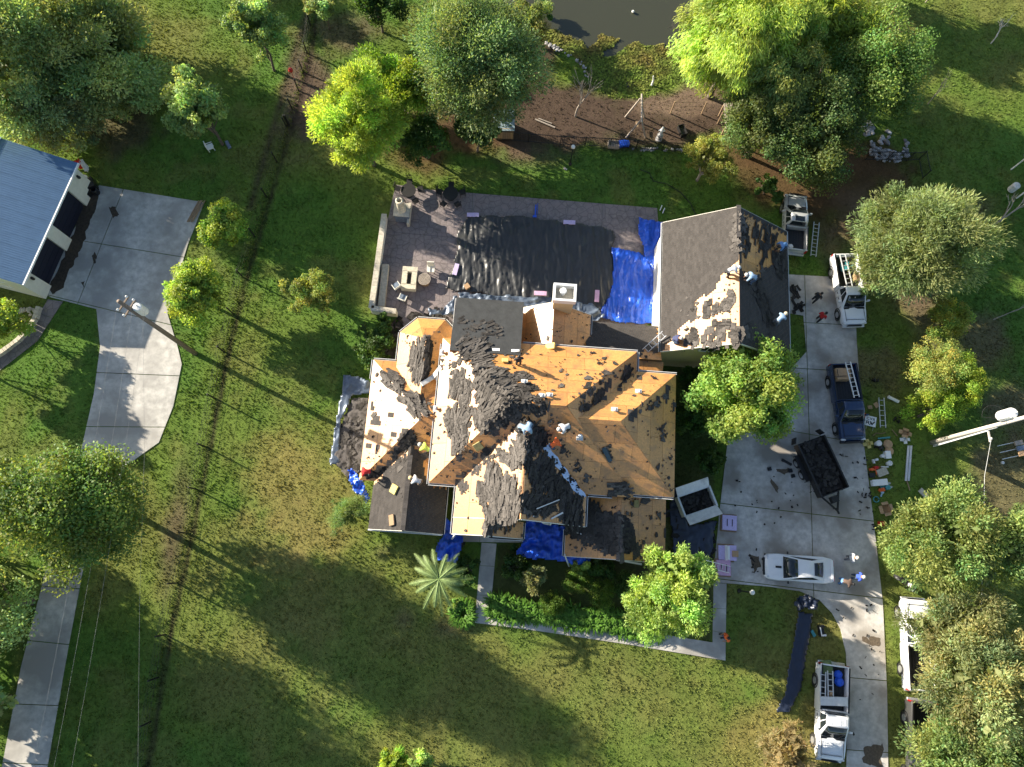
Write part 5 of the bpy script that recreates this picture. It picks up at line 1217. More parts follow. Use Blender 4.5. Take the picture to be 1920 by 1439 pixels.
def bare(px, py, h, label, lean=(0, 0), seed=1, spread=.5, mt=None, depth=5, r=.09, name="bare_tree", cat="tree"):
    c = P(px, py, 0); root = thing(name, label, cat, (c.x, c.y, 0)); rg = random.Random(seed); m = MB(); tk = MB()
    d0 = Vector((lean[0], lean[1], 1)).normalized()
    def grow(p, d, L, r, k):
        if k == 0: return
        pts = [p]; q = p
        for i in range(3):
            d = (d + Vector((rg.gauss(0, .1), rg.gauss(0, .1), rg.gauss(0, .06)))).normalized(); q = q + d*L/3; pts.append(q)
        (tk if k == depth else m).tube(pts, [r, r*.88, r*.76, r*.62], 5, cap=False)
        for i in range(rg.choice((2, 3, 3))):
            ax = Vector((rg.gauss(0, 1), rg.gauss(0, 1), rg.gauss(0, .5))).normalized()
            nd = (d + ax*spread*rg.uniform(.6, 1.2)).normalized(); grow(pts[rg.choice((2, 3, 3))], nd, L*rg.uniform(.6, .85), r*.58, k-1)
    grow(Vector((0, 0, -.1)), d0, h*.36, r, depth)
    tk.build("trunk", mt or M['deadbark'], root); m.build("branches", mt or M['deadbark'], root)
bare(1079, 219, 4.2, "bare grey multi stemmed tree standing in the animal pen", seed=3, spread=.38)
bare(1842, 432, 4.2, "bare branching tree right of the silvery tree", lean=(.7, .25), seed=5, spread=.5, r=.12)
bare(1740, 196, 3.2, "thin bare tree at the shadow edge of the upper right clump", seed=8, spread=.35, depth=4, r=.05)
bare(1858, 82, 2.6, "small leafless whitish sapling out on the upper right pasture", seed=21, spread=.75, r=.06, mt=M['rock_pale'])
bare(1862, 600, 3.5, "dry forked branch in the shade at the right edge", lean=(1.2, .4), seed=11, spread=.3, depth=4, r=.05)
bare(1278, 82, 2.6, "bare brush in the water under the willow", seed=12, spread=.8, depth=5, r=.04, name="bare_shrub", cat="shrub", mt=M['bark'])
bare(1735, 5, 3.0, "small rust coloured bare tree at the top right edge", seed=14, spread=.5, depth=4, r=.05)
bare(1510, 320, 2.2, "twiggy bare brush under the oaks", seed=15, spread=.8, depth=5, r=.03, name="bare_shrub", cat="shrub")

# ================================================================== neighbour's metal roofed building
def barn():
    A = P(147, 306, 3.2); B = P(43, 535, 3.2); al = (A-B); Lb = al.length; al.normalize(); out = Vector((al.y, -al.x, 0))   # out points to the driveway
    if out.x < 0: out = -out
    root = thing("metal_roof_building", "white walled building with a blue grey ribbed metal roof and two dark door openings", "building", (B-out*5+al*Lb/2) - Vector((0, 0, 3.2)))
    hw = 5.6; pitch = .2; zr = 3.2+hw*pitch
    def pt(s, o, z): return B + al*s + out*(o) + Vector((0, 0, z-3.2))      # s along the eave, o outward from the eave
    roof = link("roof", None, root)
    for sgn in (1, -1):
        n = Vector((out.x*pitch*sgn, out.y*pitch*sgn, 1)).normalized(); w0 = 0.0; npn = int(Lb/.92)+1; wp = Lb/npn
        for i in range(npn):
            s0, s1 = i*wp+.006, (i+1)*wp-.006
            if sgn == 1: q = [pt(s0, 0, 3.2), pt(s1, 0, 3.2), pt(s1, -hw, zr), pt(s0, -hw, zr)]
            else: q = [pt(s0, -hw, zr), pt(s1, -hw, zr), pt(s1, -2*hw, 3.2), pt(s0, -2*hw, 3.2)]
            m = MB(); m.slab(q, n, .03)
            for r in range(5):
                f = (r+.5)/5; a = q[0].lerp(q[1], f); b = q[3].lerp(q[2], f); m.beam(a+n*.006, b+n*.006, .04, .022)
            m.build("metal_panel", M['fleece'], roof, world=True)
    m = MB(); m.beam(pt(-.05, -hw, zr+.03), pt(Lb+.05, -hw, zr+.03), .35, .03); m.build("ridge_cap", M['fleece'], roof, world=True)
    m = MB(); m.beam(pt(0, .03, 3.14), pt(Lb, .03, 3.14), .05, .14); m.beam(pt(0, -.0, 3.215), pt(Lb, -.0, 3.215), .1, .02); m.build("eave_trim", M['white'], roof, world=True)
    wall = M['stucco_white']
    wi = -.45    # wall line inside the eave
    segs = [(.25, 1.15), (4.15, 5.15), (8.15, Lb-.25)]
    for a, b in segs:
        m = MB(); m.beam(pt(a, wi, 1.5), pt(b, wi, 1.5), .2, 3.0); m.build("wall", wall, root, world=True)
    m = MB(); m.beam(pt(.25, wi, 2.9), pt(Lb-.25, wi, 2.9), .19, .35); m.build("door_header", wall, root, world=True)
    for a, b in ((1.15, 4.15), (5.15, 8.15)):
        m = MB()
        for r in range(5): m.beam(pt(a, wi-.16, .3+r*.54), pt(b, wi-.16, .3+r*.54), .05, .52)
        m.build("garage_door", mat("dark_door_slats", (.012, .014, .03), rough=.5), root, world=True)  # dark slats fill the door openings
    for s_ in (.25, Lb-.25):
        m = MB(); q = [pt(s_, wi+.1, 0), pt(s_, -2*hw+.45, 0), pt(s_, -2*hw+.45, 3.1), pt(s_, -hw, zr-.08), pt(s_, wi+.1, 3.1)]; m.slab(q, al, .2); m.build("wall", wall, root, world=True)
    m = MB(); m.beam(pt(.2, -2*hw+.45, 1.5), pt(Lb-.2, -2*hw+.45, 1.5), .2, 3.0); m.build("wall", wall, root, world=True)
    windowp(root, pt(.1, -3.0, 1.5), 1.4, 1.1, -al)
    for a in (.85, Lb-.75):
        m = MB(); m.box(pt(a, wi+.2, 2.3), (.14, .14, .3), rz=.4); m.lathe(pt(a, wi+.26, 2.15), [(.02, 0), (.1, .05), (.1, .22), (.03, .3)], 8); m.build("wall_lamp", M['iron'], root, world=True)
    # things standing by its corner
    c = P(176, 352); 
    m = MB(); m.box((c.x, c.y, .45), (.7, .9, .7), rz=.5); m.lathe((c.x+.35, c.y-.5, 0), [(.25, 0), (.25, .6), (.2, .62), (.2, .2)], 10); m.box((c.x-.2, c.y-.7, .3), (.5, .4, .55), rz=1)
    top_obj("trash_bins", m, M['black'], "dark bins huddled at the corner of the metal roofed building", "bins")
    c = P(165, 340); m = MB(); m.lathe((c.x, c.y, 0), [(.2, 0), (.24, .5), (.26, .52), (.1, .56)], 12); top_obj("bucket", m, M['white'], "white bucket at the corner of the metal roofed building", "bucket")
    c = P(155, 315); m = MB(); m.box((c.x, c.y, .5), (.35, .3, .8), rz=.3); m.tube([(c.x+.2, c.y, 0), (c.x+.3, c.y+.1, 1.2)], .03); top_obj("red_canister", m, M['red'], "red canister behind the corner of the metal roofed building", "canister")
    c = P(165, 318); m = MB(); m.box((c.x, c.y, .6), (.35, .9, .06), M=Matrix.Rotation(.5, 3, 'Z') @ Matrix.Rotation(.5, 3, 'X')); m.box((c.x, c.y, .3), (.1, .5, .6)); top_obj("metal_sheet", m, M['gutter'], "grey sheet leaning behind the red canister", "sheet")
barn()
# stone edging along the curved path, with rubble behind it
def edging():
    pts = [(77, 578), (70, 600), (55, 622), (38, 640), (18, 655), (0, 668), (-20, 680)]
    root = thing("stone_edging", "low curved pale stone wall at the left edge beside the path", "wall", P(55, 622))
    W = [P(*p) for p in pts]
    for i in range(len(W)-1):
        n = 3
        for k in range(n):
            a = W[i].lerp(W[i+1], k/n); b = W[i].lerp(W[i+1], (k+.93)/n); m = MB(); m.beam(a+Vector((0, 0, .2)), b+Vector((0, 0, .2)), .3+rnd.uniform(-.03, .03), .4); m.build("stone", M['stone'], root, world=True)
edging()
def stones(name, pp, n, size, label, material=None, z=0, cat="stones", kind="stuff"):
    W = wpoly(pp); xs = [p[0] for p in W]; ys = [p[1] for p in W]; m = MB(); k = 0
    while k < n:
        x, y = rnd.uniform(min(xs), max(xs)), rnd.uniform(min(ys), max(ys))
        if not inpoly(x, y, W): continue
        r = rnd.uniform(*size); K = 7; ph = rnd.random()*6; h = r*rnd.uniform(.35, .7); st = rnd.uniform(.6, 1)
        a = rnd.random()*3; ca, sa = math.cos(a), math.sin(a)
        def ring(f, zz): 
            o = []
            for j in range(K):
                an = 6.283*j/K; rr = r*f*(1+.2*math.sin(j*2.3+ph)); u, v = rr*math.cos(an), rr*math.sin(an)*st; o.append((x+u*ca-v*sa, y+u*sa+v*ca, z+zz))
            return o
        m.loft([ring(.9, -.05), ring(1, h*.5), ring(.65, h)], t=rnd.uniform(.2, 1)); k += 1
    o = top_obj(name, m, material or M['rock'], label, cat)
    if kind: o["kind"] = kind
    return o
stones("rock_pile", [(1630, 262), (1650, 278), (1690, 285), (1694, 262), (1702, 260), (1703, 295), (1680, 305), (1650, 302), (1630, 290)], 150, (.07, .19), "curved band of pale broken stones round a small fire circle, upper right")
stones("rock_pile", [(1615, 228), (1632, 230), (1640, 250), (1620, 255)], 40, (.08, .22), "small heap of pale stones above the curved band of stones")
stones("rock_pile", [(1645, 250), (1668, 245), (1672, 268), (1650, 270)], 7, (.18, .34), "few large flat grey rocks inside the curved band of stones")
stones("bank_stones", [(1022, 79), (1040, 84), (1060, 96), (1072, 102), (1070, 107), (1058, 101), (1038, 92), (1020, 86)], 26, (.07, .18), "upper row of pale stones along the pond bank")
stones("bank_stones", [(1078, 108), (1088, 112), (1100, 130), (1103, 145), (1097, 147), (1094, 132), (1080, 116)], 18, (.06, .15), "lower row of pale stones along the pond bank")
stones("border_stones", [(1186, 277), (1275, 280), (1290, 284), (1186, 283)], 34, (.08, .14), "row of pale border blocks under the pen fence")
stones("rubble", [(20, 580), (70, 575), (60, 600), (20, 610)], 26, (.08, .2), "rubble in the bed behind the curved stone edging", M['stone'])
stones("leaf_litter_stones", [(1055, 315), (1062, 315), (1062, 321), (1056, 321)], 2, (.1, .16), "two pale stones on the lawn by the globe lamp")

# ================================================================== fences, poles
def ph(px, py, bx, by):
    B = P(bx, by); best = min(((P(px, py, z/10)-B-Vector((0, 0, z/10))).length, z/10) for z in range(0, 160)); return best[1]
def wire_fence(pts, label, spacing=2.2, h=1.45, post=.06, wires=(.35, .75, 1.15, 1.4), mt=None, wr=.009, mesh=False, lean=0, group=None, wm='iron'):
    W = [P(*p) for p in pts]; root = thing("wire_fence", label, "fence", W[0]); posts = []
    base = MB(); base.tube([(0, 0, -.2), (0, 0, h)], post, 6); pm = base.mesh("post", mt or M['iron'])
    m = MB()
    for i in range(len(W)-1):
        d = W[i+1]-W[i]; n = max(1, round(d.length/spacing))
        for k in range(n + (i == len(W)-2)):
            p = W[i] + d*(k/n); o = link("post", pm, root); o.location = p - root.location; posts.append(p)
        for z in wires: m.tube([W[i]+Vector((0, 0, z)), W[i+1]+Vector((0, 0, z))], wr, 4)
        if mesh:
            L = d.length; kk = int(L/.3)
            for k in range(kk): p = W[i]+d*(k/kk); m.tube([p+Vector((0, 0, .05)), p+Vector((0, 0, wires[-1]))], wr*.7, 3, cap=False)
    m.build("wire", M[wm], root, world=True); return root
wire_fence([(592, -30), (590, 0), (576, 100), (560, 170), (548, 205), (540, 236)], "upper wire fence along the bare strip, left of the yellow feathery tree", spacing=2.3)
wire_fence([(538, 240), (500, 370), (455, 520), (420, 660), (385, 838), (352, 1000), (310, 1190), (268, 1439), (255, 1520)], "long wire fence running down the left side of the lawn", spacing=3.1, mesh=False, wr=.008)
wire_fence([(543, 236), (600, 240), (660, 250)], "short wire fence behind the yellow feathery tree", spacing=2.4)
def iron_fence(pts, label, h=1.25, pick=.14, panel=2.3):
    W = [P(*p) for p in pts]; root = thing("iron_fence", label, "fence", W[0])
    b = MB(); b.box((0, 0, h/2), (.06, .06, h+.1)); pm = b.mesh("post", M['iron'])
    for i in range(len(W)-1):
        d = W[i+1]-W[i]; n = max(1, round(d.length/panel)); a = math.atan2(d.y, d.x)
        m = MB()
        for z in (.12, h-.06): m.beam(W[i]+Vector((0, 0, z)), W[i+1]+Vector((0, 0, z)), .04)
        m.build("rail", M['iron'], root, world=True)
        m = MB(); K = int(d.length/pick)
        for k in range(K): p = W[i]+d*(k/K); m.box(p+Vector((0, 0, h/2)), (.02, .02, h), rz=a)
        o = m.build("picket", M['iron'], root, world=True); o["kind"] = "stuff"
        for k in range(n + (i == len(W)-2)):
            o = link("post", pm, root); o.location = W[i]+d*(k/n)-root.location; o.rotation_euler.z = a
iron_fence([(932, 262), (1050, 272), (1143, 276), (1290, 286)], "black iron picket fence of the animal pen")
iron_fence([(1622, 300), (1700, 302), (1722, 300), (1729, 335)], "black iron fence corner by the rock pile")
wire_fence([(1257, 213), (1315, 214), (1345, 232)], "wooden post and wire fence on the dirt above the pen", spacing=3.0, h=1.6, post=.06, mt=M['wood'], wires=(.5, 1.0, 1.5))
wire_fence([(1668, 30), (1680, 62), (1690, 90)], "wooden post fence at the top right", spacing=2.0, h=1.3, post=.06, mt=M['wood'], wires=(.5, 1.0))
def utility_pole(top_px, base_px, label, tz, mtp, arms=()):
    B = P(*base_px); h = ph(*top_px, *base_px); h = min(h, 12)
    root = thing("utility_pole", label, "utility pole", B); m = MB(); T = P(*top_px, h) - B
    m.tube([(0, 0, -.2), T], [.19, .12], 12); m.build("pole", mtp, root, smooth=True); return root, B, T, h
r, B, T, h = utility_pole((222, 565), (366, 663), "tall brown wooden utility pole with a white transformer, beside the neighbour's driveway", 0, M['polewood'])
def transformer(root, at, side, big=1.0):
    m = MB(); p = Vector(at) + Vector(side)*.42*big
    m.lathe(p, [(.05, -.5*big), (.24*big, -.48*big), (.26*big, -.42*big), (.26*big, .32*big), (.22*big, .4*big), (.06, .44*big)], 16); o = m.build("transformer", M['white'], root, smooth=False)
    b = MB(); b.lathe(p+Vector((.08, 0, .42*big)), [(.05, 0), (.03, .06), (.06, .1), (.03, .16), (.05, .2), (.02, .24)], 8); b.build("bushing", M['gutter'], o)
    k = MB(); k.box(Vector(at)+Vector(side)*.12, (.25, .12, .5)); k.build("bracket", M['gutter'], root)
d = T.normalized()
transformer(r, T*.84, (.85, .3, 0), 1.15)
for f, L, a in ((.95, 1.1, R_(64)), (.88, 1.3, R_(66))):
    m = MB(); c = T*f; dv = Vector((math.cos(a), math.sin(a), 0))*L*.5; m.beam(c-dv*.9, c+dv, .09, .10); o = m.build("crossarm", M['polewood'], r)
    ins = MB(); ins.lathe(c-dv*.8+Vector((0, 0, .05)), [(.03, 0), (.07, .05), (.04, .1), (.07, .15), (.02, .2)], 8); ins.lathe(c+dv*.9+Vector((0, 0, .05)), [(.03, 0), (.07, .05), (.04, .1), (.07, .15), (.02, .2)], 8); ins.build("insulator", M['white'], o)
m = MB()
for (fz, off, end, ez) in ((.98, (-.1, 0), (35, 1500), 8.5), (.9, (.35, -.2), (75, 1500), 8.2), (.86, (.9, .0), (110, 1500), 7.5)):
    a = T*fz + Vector((off[0], off[1], .1)); e = P(*end, ez)-B; e = a + (e-a)*1.6; pts = []
    for i in range(17):
        t = i/16; q = a.lerp(e, t); q.z -= 3.2*t*(1-t)*1.0; pts.append(q)
    m.tube(pts, .006, 4)
a = T*.9 + Vector((.9, .2, 0)); e = P(262, 1120, 7.2)-B; m.tube([a, a.lerp(e, .5)-Vector((0, 0, .4)), e, e+(e-a)*.6], .006, 4)
m.build("power_line", M['cable'], r)
# guy and second line
r2, B2, T2, h2 = utility_pole((1925, 782), (1748, 830), "thick pale utility pole with conduits leaning over the right edge of the view", 0, M['polepale'])
for k, off in enumerate((-.2, -.3)):
    m = MB(); m.tube([(0.05, off, 0), T2*(.72-.1*k)+Vector((.03, off*.7, 0))], .045, 8); m.build("conduit", M['gutter'], r2)
transformer(r2, T2*.86, (-.3, .75, 0), 1.35)
m = MB(); c = T2*.83
pts = [c+Vector((-.2, .1, .2))]
for i in range(14):
    a = math.pi*(i/13); pts.append(c+Vector((-.9-.55*math.cos(a)*1.4, .3+.75*math.sin(a), .1)))
m.tube(pts, .013, 5); m.build("cable_loop", M['rubber'], r2)
cb = T2*.62; m = MB(); m.box(cb+Vector((.1, -.5, 0)), (.1, .9, .08)); m.lathe(cb+Vector((.12, -.75, -.05)), [(.05, 0), (.1, .05), (.1, .2), (.03, .25)], 8); m.build("crossarm", M['polepale'], r2)
e = P(1845, 960, 5.5)-B2; m = MB(); m.tube([cb+Vector((.12, -.8, .1)), (cb+Vector((.12, -.8, 0))).lerp(e, .5)-Vector((0, 0, .25)), e, e+(e-cb)*1.2], .012, 5); m.build("power_line", M['gutter'], r2)

# ================================================================== pen and yard things
def lamp(px, py, bx, by, label):
    B = P(bx, by); h = max(1.6, min(3.2, ph(px, py, bx, by))); root = thing("lamp_post", label, "lamp post", B)
    m = MB(); m.lathe((0, 0, 0), [(.16, 0), (.12, .12), (.045, .2), (.04, h-.2), (.1, h-.16), (.1, h-.1)], 10); m.build("pole", M['iron'], root, smooth=False)
    g = MB(); g.lathe((0, 0, h), [(.05, -.16)] + [(.17*math.cos(a), .17*math.sin(a)) for a in [R_(x) for x in range(-65, 90, 15)]], 14)
    g.build("globe", mat("lamp_globe", (.75, .75, .7), rough=.3, bump=0), root, smooth=True)
lamp(1073, 275, 1069, 308, "white globe lamp post on the shaded back lawn")
lamp(1411, 1112, 1386, 1108, "globe lamp post on the grass below the driveway slab")
def shed():
    c = P(945, 253); root = thing("small_shed", "small wooden shed half under the trees at the pen corner", "shed", c)
    m = MB(); m.box((0, .3, .75), (1.5, 1.5, 1.5)); m.build("wall", mat("shed_boards", (.42, .28, .13), rough=.8, stretch=(8, 1, 1)), root)
    m = MB(); m.box((0, .3, 1.55), (1.7, 1.8, .07), M=Matrix.Rotation(.12, 3, 'X')); m.build("roof", mat("shed_roof", (.25, .33, .36), rough=.5), root)
    m = MB(); m.box((.2, -.47, .6), (.6, .04, 1.1)); m.build("door", M['wood'], root)
shed()
def slatted():
    c = P(1362, 238); root = thing("slatted_panel", "pale slatted roof panel poking out from the oaks by the pen", "shelter", c)
    for k in range(9):
        m = MB(); m.box((-.55+k*.17, 0, 1.5), (.13, 2.4, .04)); m.build("slat", M['deadbark'], root)
    for x in (-.6, .8):
        for y in (-1, 1):
            m = MB(); m.box((x, y, .74), (.09, .09, 1.48)); m.build("post", M['wood'], root)
slatted()
def swing():
    c = P(1192, 258); root = thing("swing_frame", "grey A shaped frame of a swing standing in the animal pen", "swing frame", c)
    Hh = 2.5
    for k, (y, a) in enumerate(((0, 1), (0, -1), (1.9, 1), (1.9, -1))):
        m = MB(); m.tube([(a*.8, y, 0), (0, y, Hh)], .07, 8); m.build("leg", M['deadbark'], root)
    m = MB(); m.tube([(0, -.3, Hh), (.1, 2.2, Hh+.1)], .08, 8); m.build("top_beam", M['deadbark'], root)
    m = MB(); m.box((.05, .9, .5), (.2, .5, .04)); m.build("seat", M['wood'], root)
swing()
def statue():
    c = P(1235, 262); root = thing("statue", "small white garden statue on a plinth in the pen", "statue", c)
    m = MB(); m.lathe((0, 0, 0), [(.28, 0), (.28, .12), (.18, .18), (.17, .5), (.26, .58), (.26, .64)], 12); m.build("plinth", M['rock'], root)
    m = MB(); m.lathe((0, 0, .64), [(.17, 0), (.15, .2), (.10, .42), (.15, .6), (.17, .75), (.06, .84), (.09, .92), (.09, 1.02), (.02, 1.08)], 12); m.tube([(.14, 0, 1.36), (.28, .05, 1.15), (.2, .12, .98)], [.05, .045, .03], 6); m.tube([(-.14, 0, 1.36), (-.25, .05, 1.15), (-.1, .15, 1.0)], [.05, .045, .03], 6); m.build("figure", M['white'], root, smooth=True)
statue()
def simple(name, px, py, mt, label, cat, builder, rz=0, z=0):
    c = P(px, py); m = MB(); builder(m); o = link(name, m.mesh(name, mt)); o.location = (c.x, c.y, z); o.rotation_euler.z = rz; return tag(o, label, cat)
def tubb(m):
    m.box((0, 0, .18), (.5, .9, .04)); 
    for s in (-1, 1): m.box((s*.25, 0, .2), (.04, .9, .4)); m.box((0, s*.45, .2), (.5, .04, .4))
simple("feed_trough", 1278, 248, M['iron'], "dark feed trough in the pen beside the sparse tree", "trough", tubb, .3)
def toolb(m):
    m.box((0, 0, .2), (.8, .45, .3), taper=.9); m.box((0, 0, .38), (.85, .5, .06)); m.tube([(-.3, 0, .4), (-.3, 0, .55), (.3, 0, .55), (.3, 0, .4)], .02, 6)
simple("plastic_box", 1169, 273, M['tarp_blue'], "blue plastic box against the pen fence", "box", toolb, .1)
simple("crate", 1150, 274, M['deadbark'], "pale wooden crate left of the blue box at the pen fence", "crate", tubb, 1.5)
def log(m): m.tube([(-.9, 0, .08), (.9, 0, .08)], .07, 8); m.tube([(-.7, .2, .06), (.5, .25, .06)], .05, 8)
simple("fence_rails", 1022, 233, M['deadbark'], "two pale rails lying in the pen under the big round tree", "rails", log, R_(-25))
simple("driftwood", 1222, 160, M['white'], "upright pale post on the pond bank", "post", lambda m: m.tube([(0, 0, 0), (.05, .1, .5), (-.05, .2, .9)], [.1, .08, .04], 8))
simple("float", 1187, 22, M['white'], "small white float on the pond", "float", lambda m: m.lathe((0, 0, -.1), [(.03, 0), (.12, .06), (.12, .14), (.03, .2)], 10))
simple("ball", 552, 149, M['red'], "bright red ball or flag beside the wire fence", "ball", lambda m: (m.lathe((0, 0, .95), [(.05, 0), (.16, .06), (.2, .2), (.16, .34), (.05, .4)], 12), m.tube([(0, 0, 0), (0, 0, 1.0)], .02, 6)))
def wchair(m):
    m.box((0, 0, .35), (.5, .5, .05)); m.box((-.25, 0, .65), (.05, .5, .6)); 
    for x in (-.22, .22):
        for y in (-.22, .22): m.box((x, y, .17), (.05, .05, .34))
    for y in (-.27, .27): m.box((0, y, .5), (.5, .04, .04))
simple("white_chair", 397, 280, M['white'], "white chair under the bushy round tree on the neighbour's lawn", "chair", wchair, .4)
simple("white_chair", 428, 272, M['silver'], "grey folded chair lying right of the white chair", "chair", lambda m: m.box((0, 0, .08), (.3, .8, .1), taper=.8), .5)
def planks(m):
    for k in range(4): m.box((k*.14-.2, k*.05, .05+.02*k), (.09, 2.0, .04), rz=rnd.uniform(-.06, .06))
simple("timber_stack", 367, 399, M['wood'], "few long boards on the top right corner of the neighbour's apron", "boards", planks, R_(-22), .03)
def table_set(px, py, label, grp):
    c = P(px, py); root = thing("patio_table", label, "table", (c.x, c.y, .05)); m = MB(); m.lathe((0, 0, 0), [(.3, 0), (.05, .05), (.05, .68), (.6, .7), (.6, .74)], 16); m.build("table_top", M['iron'], root)
    for k in range(5):
        a = k*1.2566+.3; ch = thing("patio_chair", "", "chair", (c.x+math.cos(a)*.95, c.y+math.sin(a)*.95, .05), a, grp[0]); ch["label"] = ["right hand", "upper", "left", "lower left", "lower"][k] + " " + grp[1]
        s = MB(); s.box((0, 0, .43), (.45, .45, .05)); s.build("seat", M['iron'], ch)
        b = MB(); 
        for q in range(5): b.box((.21, -.18+q*.09, .72), (.03, .03, .55))
        b.box((.21, 0, 1.0), (.04, .46, .05)); b.build("backrest", M['iron'], ch)
        for x in (-.2, .2):
            for y in (-.2, .2):
                l = MB(); l.box((x, y, .2), (.035, .035, .4)); l.build("leg", M['iron'], ch)
table_set(768, 366, "black iron patio table in the top left corner of the patio", ("chairs round the corner patio table", "black iron chair round the table in the patio's top left corner"))
table_set(846, 372, "black iron patio table near the middle of the patio's top edge", ("chairs round the middle patio table", "black iron chair round the table at the patio's top edge"))
def firepit():
    c = P(769, 527); root = thing("fire_pit", "square cream stone fire pit with a black opening on the patio", "fire pit", (c.x, c.y, .05), TH)
    for k, (x, y, a, b) in enumerate(((0, .72, 1.1, .36), (0, -.72, 1.1, .36), (.37, 0, .36, 1.08), (-.37, 0, .36, 1.08))):
        m = MB(); m.box((x, y, .28), (a, b, .56)); m.build("stone_block", M['stucco_white'], root)
        m = MB(); m.box((x, y, .585), (a+(.06 if k < 2 else .03), b+.03, .05)); m.build("cap_stone", mat("cream_stone", (.55, .50, .38), rough=.8), root)
    m = MB(); m.box((0, 0, .12), (.38, 1.08, .2)); m.build("ash_bed", M['iron'], root)
firepit()
def chiminea():
    c = P(757, 407); root = thing("outdoor_fireplace", "round cream chimney rising from a square stone hearth on the patio edge", "fireplace", (c.x, c.y, .05), TH)
    m = MB(); m.box((0, 0, .55), (1.1, 1.0, 1.1)); m.build("hearth", mat("blue_grey_stone", (.14, .17, .21), rough=.8), root)
    m = MB(); m.box((0, 0, 1.13), (1.25, 1.15, .08)); m.build("hearth_cap", M['stone'], root)
    m = MB(); m.lathe((0, 0, 1.17), [(.36, 0), (.33, .3), (.27, 1.2), (.3, 1.25), (.3, 1.45), (.17, 1.46), (.16, .9)], 18, cap=False); m.build("chimney", mat("cream_flue", (.58, .52, .40), rough=.8), root, smooth=True)
    m = MB(); m.lathe((0, 0, 2.0), [(.01, 0), (.17, .01)], 12); m.build("flue", M['iron'], root)
    m = MB(); m.beam((.5, -.9, .35), (.5, .9, .35), .2, .6); m.build("side_wall", M['stone'], root)
chiminea()
def bench_wall():
    pts = [(724, 412), (700, 586), (746, 592)]; W = [P(*p) for p in pts]
    root = thing("bench_wall", "L shaped low cream stone wall with a seat along the left side of the patio", "wall", W[1])
    for i in range(2):
        d = W[i+1]-W[i]; n = int(d.length/.6); nrm = Vector((-d.y, d.x, 0)).normalized()
        m = MB(); m.beam(W[i]+Vector((0, 0, .45)), W[i+1]+Vector((0, 0, .45)), .3, .9); m.build("wall_core", M['stucco_white'], root, world=True)
        for k in range(n):
            a, b = W[i]+d*(k/n), W[i]+d*((k+.98)/n); m = MB(); m.beam(a+Vector((0, 0, .94)), b+Vector((0, 0, .94)), .42, .07); m.build("cap_stone", M['stone'], root, world=True)
    a, b = P(722, 500), P(714, 578); m = MB(); m.beam(a+Vector((.1, 0, .25)), b+Vector((.1, 0, .25)), .5, .45); m.build("bench_seat", M['stone'], root, world=True)
bench_wall()
def garden_chair(px, py, rz, label, col):
    c = P(px, py); root = thing("garden_chair", label, "chair", (c.x, c.y, .05), rz)
    s = MB(); s.box((0, 0, .4), (.55, .55, .08)); s.build("seat", col, root); b = MB(); b.box((-.28, 0, .7), (.06, .55, .6), M=Matrix.Rotation(-.2, 3, 'Y')); b.build("backrest", M['stucco_white'], root)
    for y in (-.27, .27): a = MB(); a.box((0, y, .56), (.5, .05, .05)); a.build("armrest", M['stucco_white'], root)
    for x in (-.22, .22):
        for y in (-.24, .24): l = MB(); l.box((x, y, .19), (.05, .05, .38)); l.build("leg", M['iron'], root)
blu = mat("blue_grey_cushion", (.14, .18, .24), rough=.8)
garden_chair(745, 541, 2.2, "grey cushioned garden chair left of the fire pit", blu); garden_chair(757, 563, 1.2, "pale framed garden chair below the fire pit", blu); garden_chair(809, 509, -1.6, "garden chair above the round woven table", M['stucco_white'])
def rtable():
    c = P(797, 529); root = thing("woven_table", "round woven brown table between fire pit and pool cover", "table", (c.x, c.y, .05)); m = MB()
    for r in (.5, .4, .3, .2, .1): m.lathe((0, 0, .5), [(r-.09, 0), (r-.08, .05), (r-.02, .05), (r, 0)], 24, cap=False)
    m.build("table_top", M['deadbark'], root); m = MB(); m.lathe((0, 0, 0), [(.4, 0), (.3, .5)], 16); m.build("base", M['wood'], root)
rtable()
simple("planter", 876, 541, M['card'], "small tan box on the pool cover's lower left corner", "box", lambda m: (m.box((0, 0, .35), (.35, .35, .25)), m.box((0, 0, .49), (.39, .39, .04))), .6)
for k, (x, y, a, l) in enumerate([(887, 406, 0, "lilac shingle wrapper on the top left edge of the pool cover"), (855, 508, 1.35, "lilac wrapper on the left edge of the pool cover"), (1067, 420, -.05, "lilac wrapper on the top edge of the pool cover"), (1012, 557, -.05, "pink wrapper on the sheeting left of the chimney"), (1117, 562, 1.5, "pink wrapper on the sheeting right of the chimney")]):
    simple("shingle_bundle", x, y, M['lilac'] if k < 3 else M['pink'], l, "shingle bundle", lambda m: (m.box((0, 0, .05), (.95, .33, .10)), m.box((.2, 0, .105), (.3, .34, .012))), a, .2 if k < 3 else .7)
simple("level", 1004, 395, mat("blue_plastic_b", (.02, .1, .6)), "thin blue pole with a block lying across the patio edge", "pole", lambda m: (m.box((0, 0, .06), (.1, .9, .05)), m.box((-.03, -.6, .08), (.3, .18, .12)), m.box((.14, .1, .06), (.03, 1.0, .03))), R_(-4), .05)
for k, (x, y) in enumerate([(1239, 391), (1244, 396)]): simple("board", x, y, M['white'], ["left of two short white sticks on the grass by the patio corner", "right of two short white sticks on the grass by the patio corner"][k], "stick", lambda m: m.box((0, 0, .06), (.07, .5, .04)), -.4)
simple("brace", 1231, 470, M['yellow'], "yellow board leaning on the garage wall above the blue tarp", "board", lambda m: m.beam((-.3, -.9, .2), (.3, .9, 2.4), .1, .05), 0)
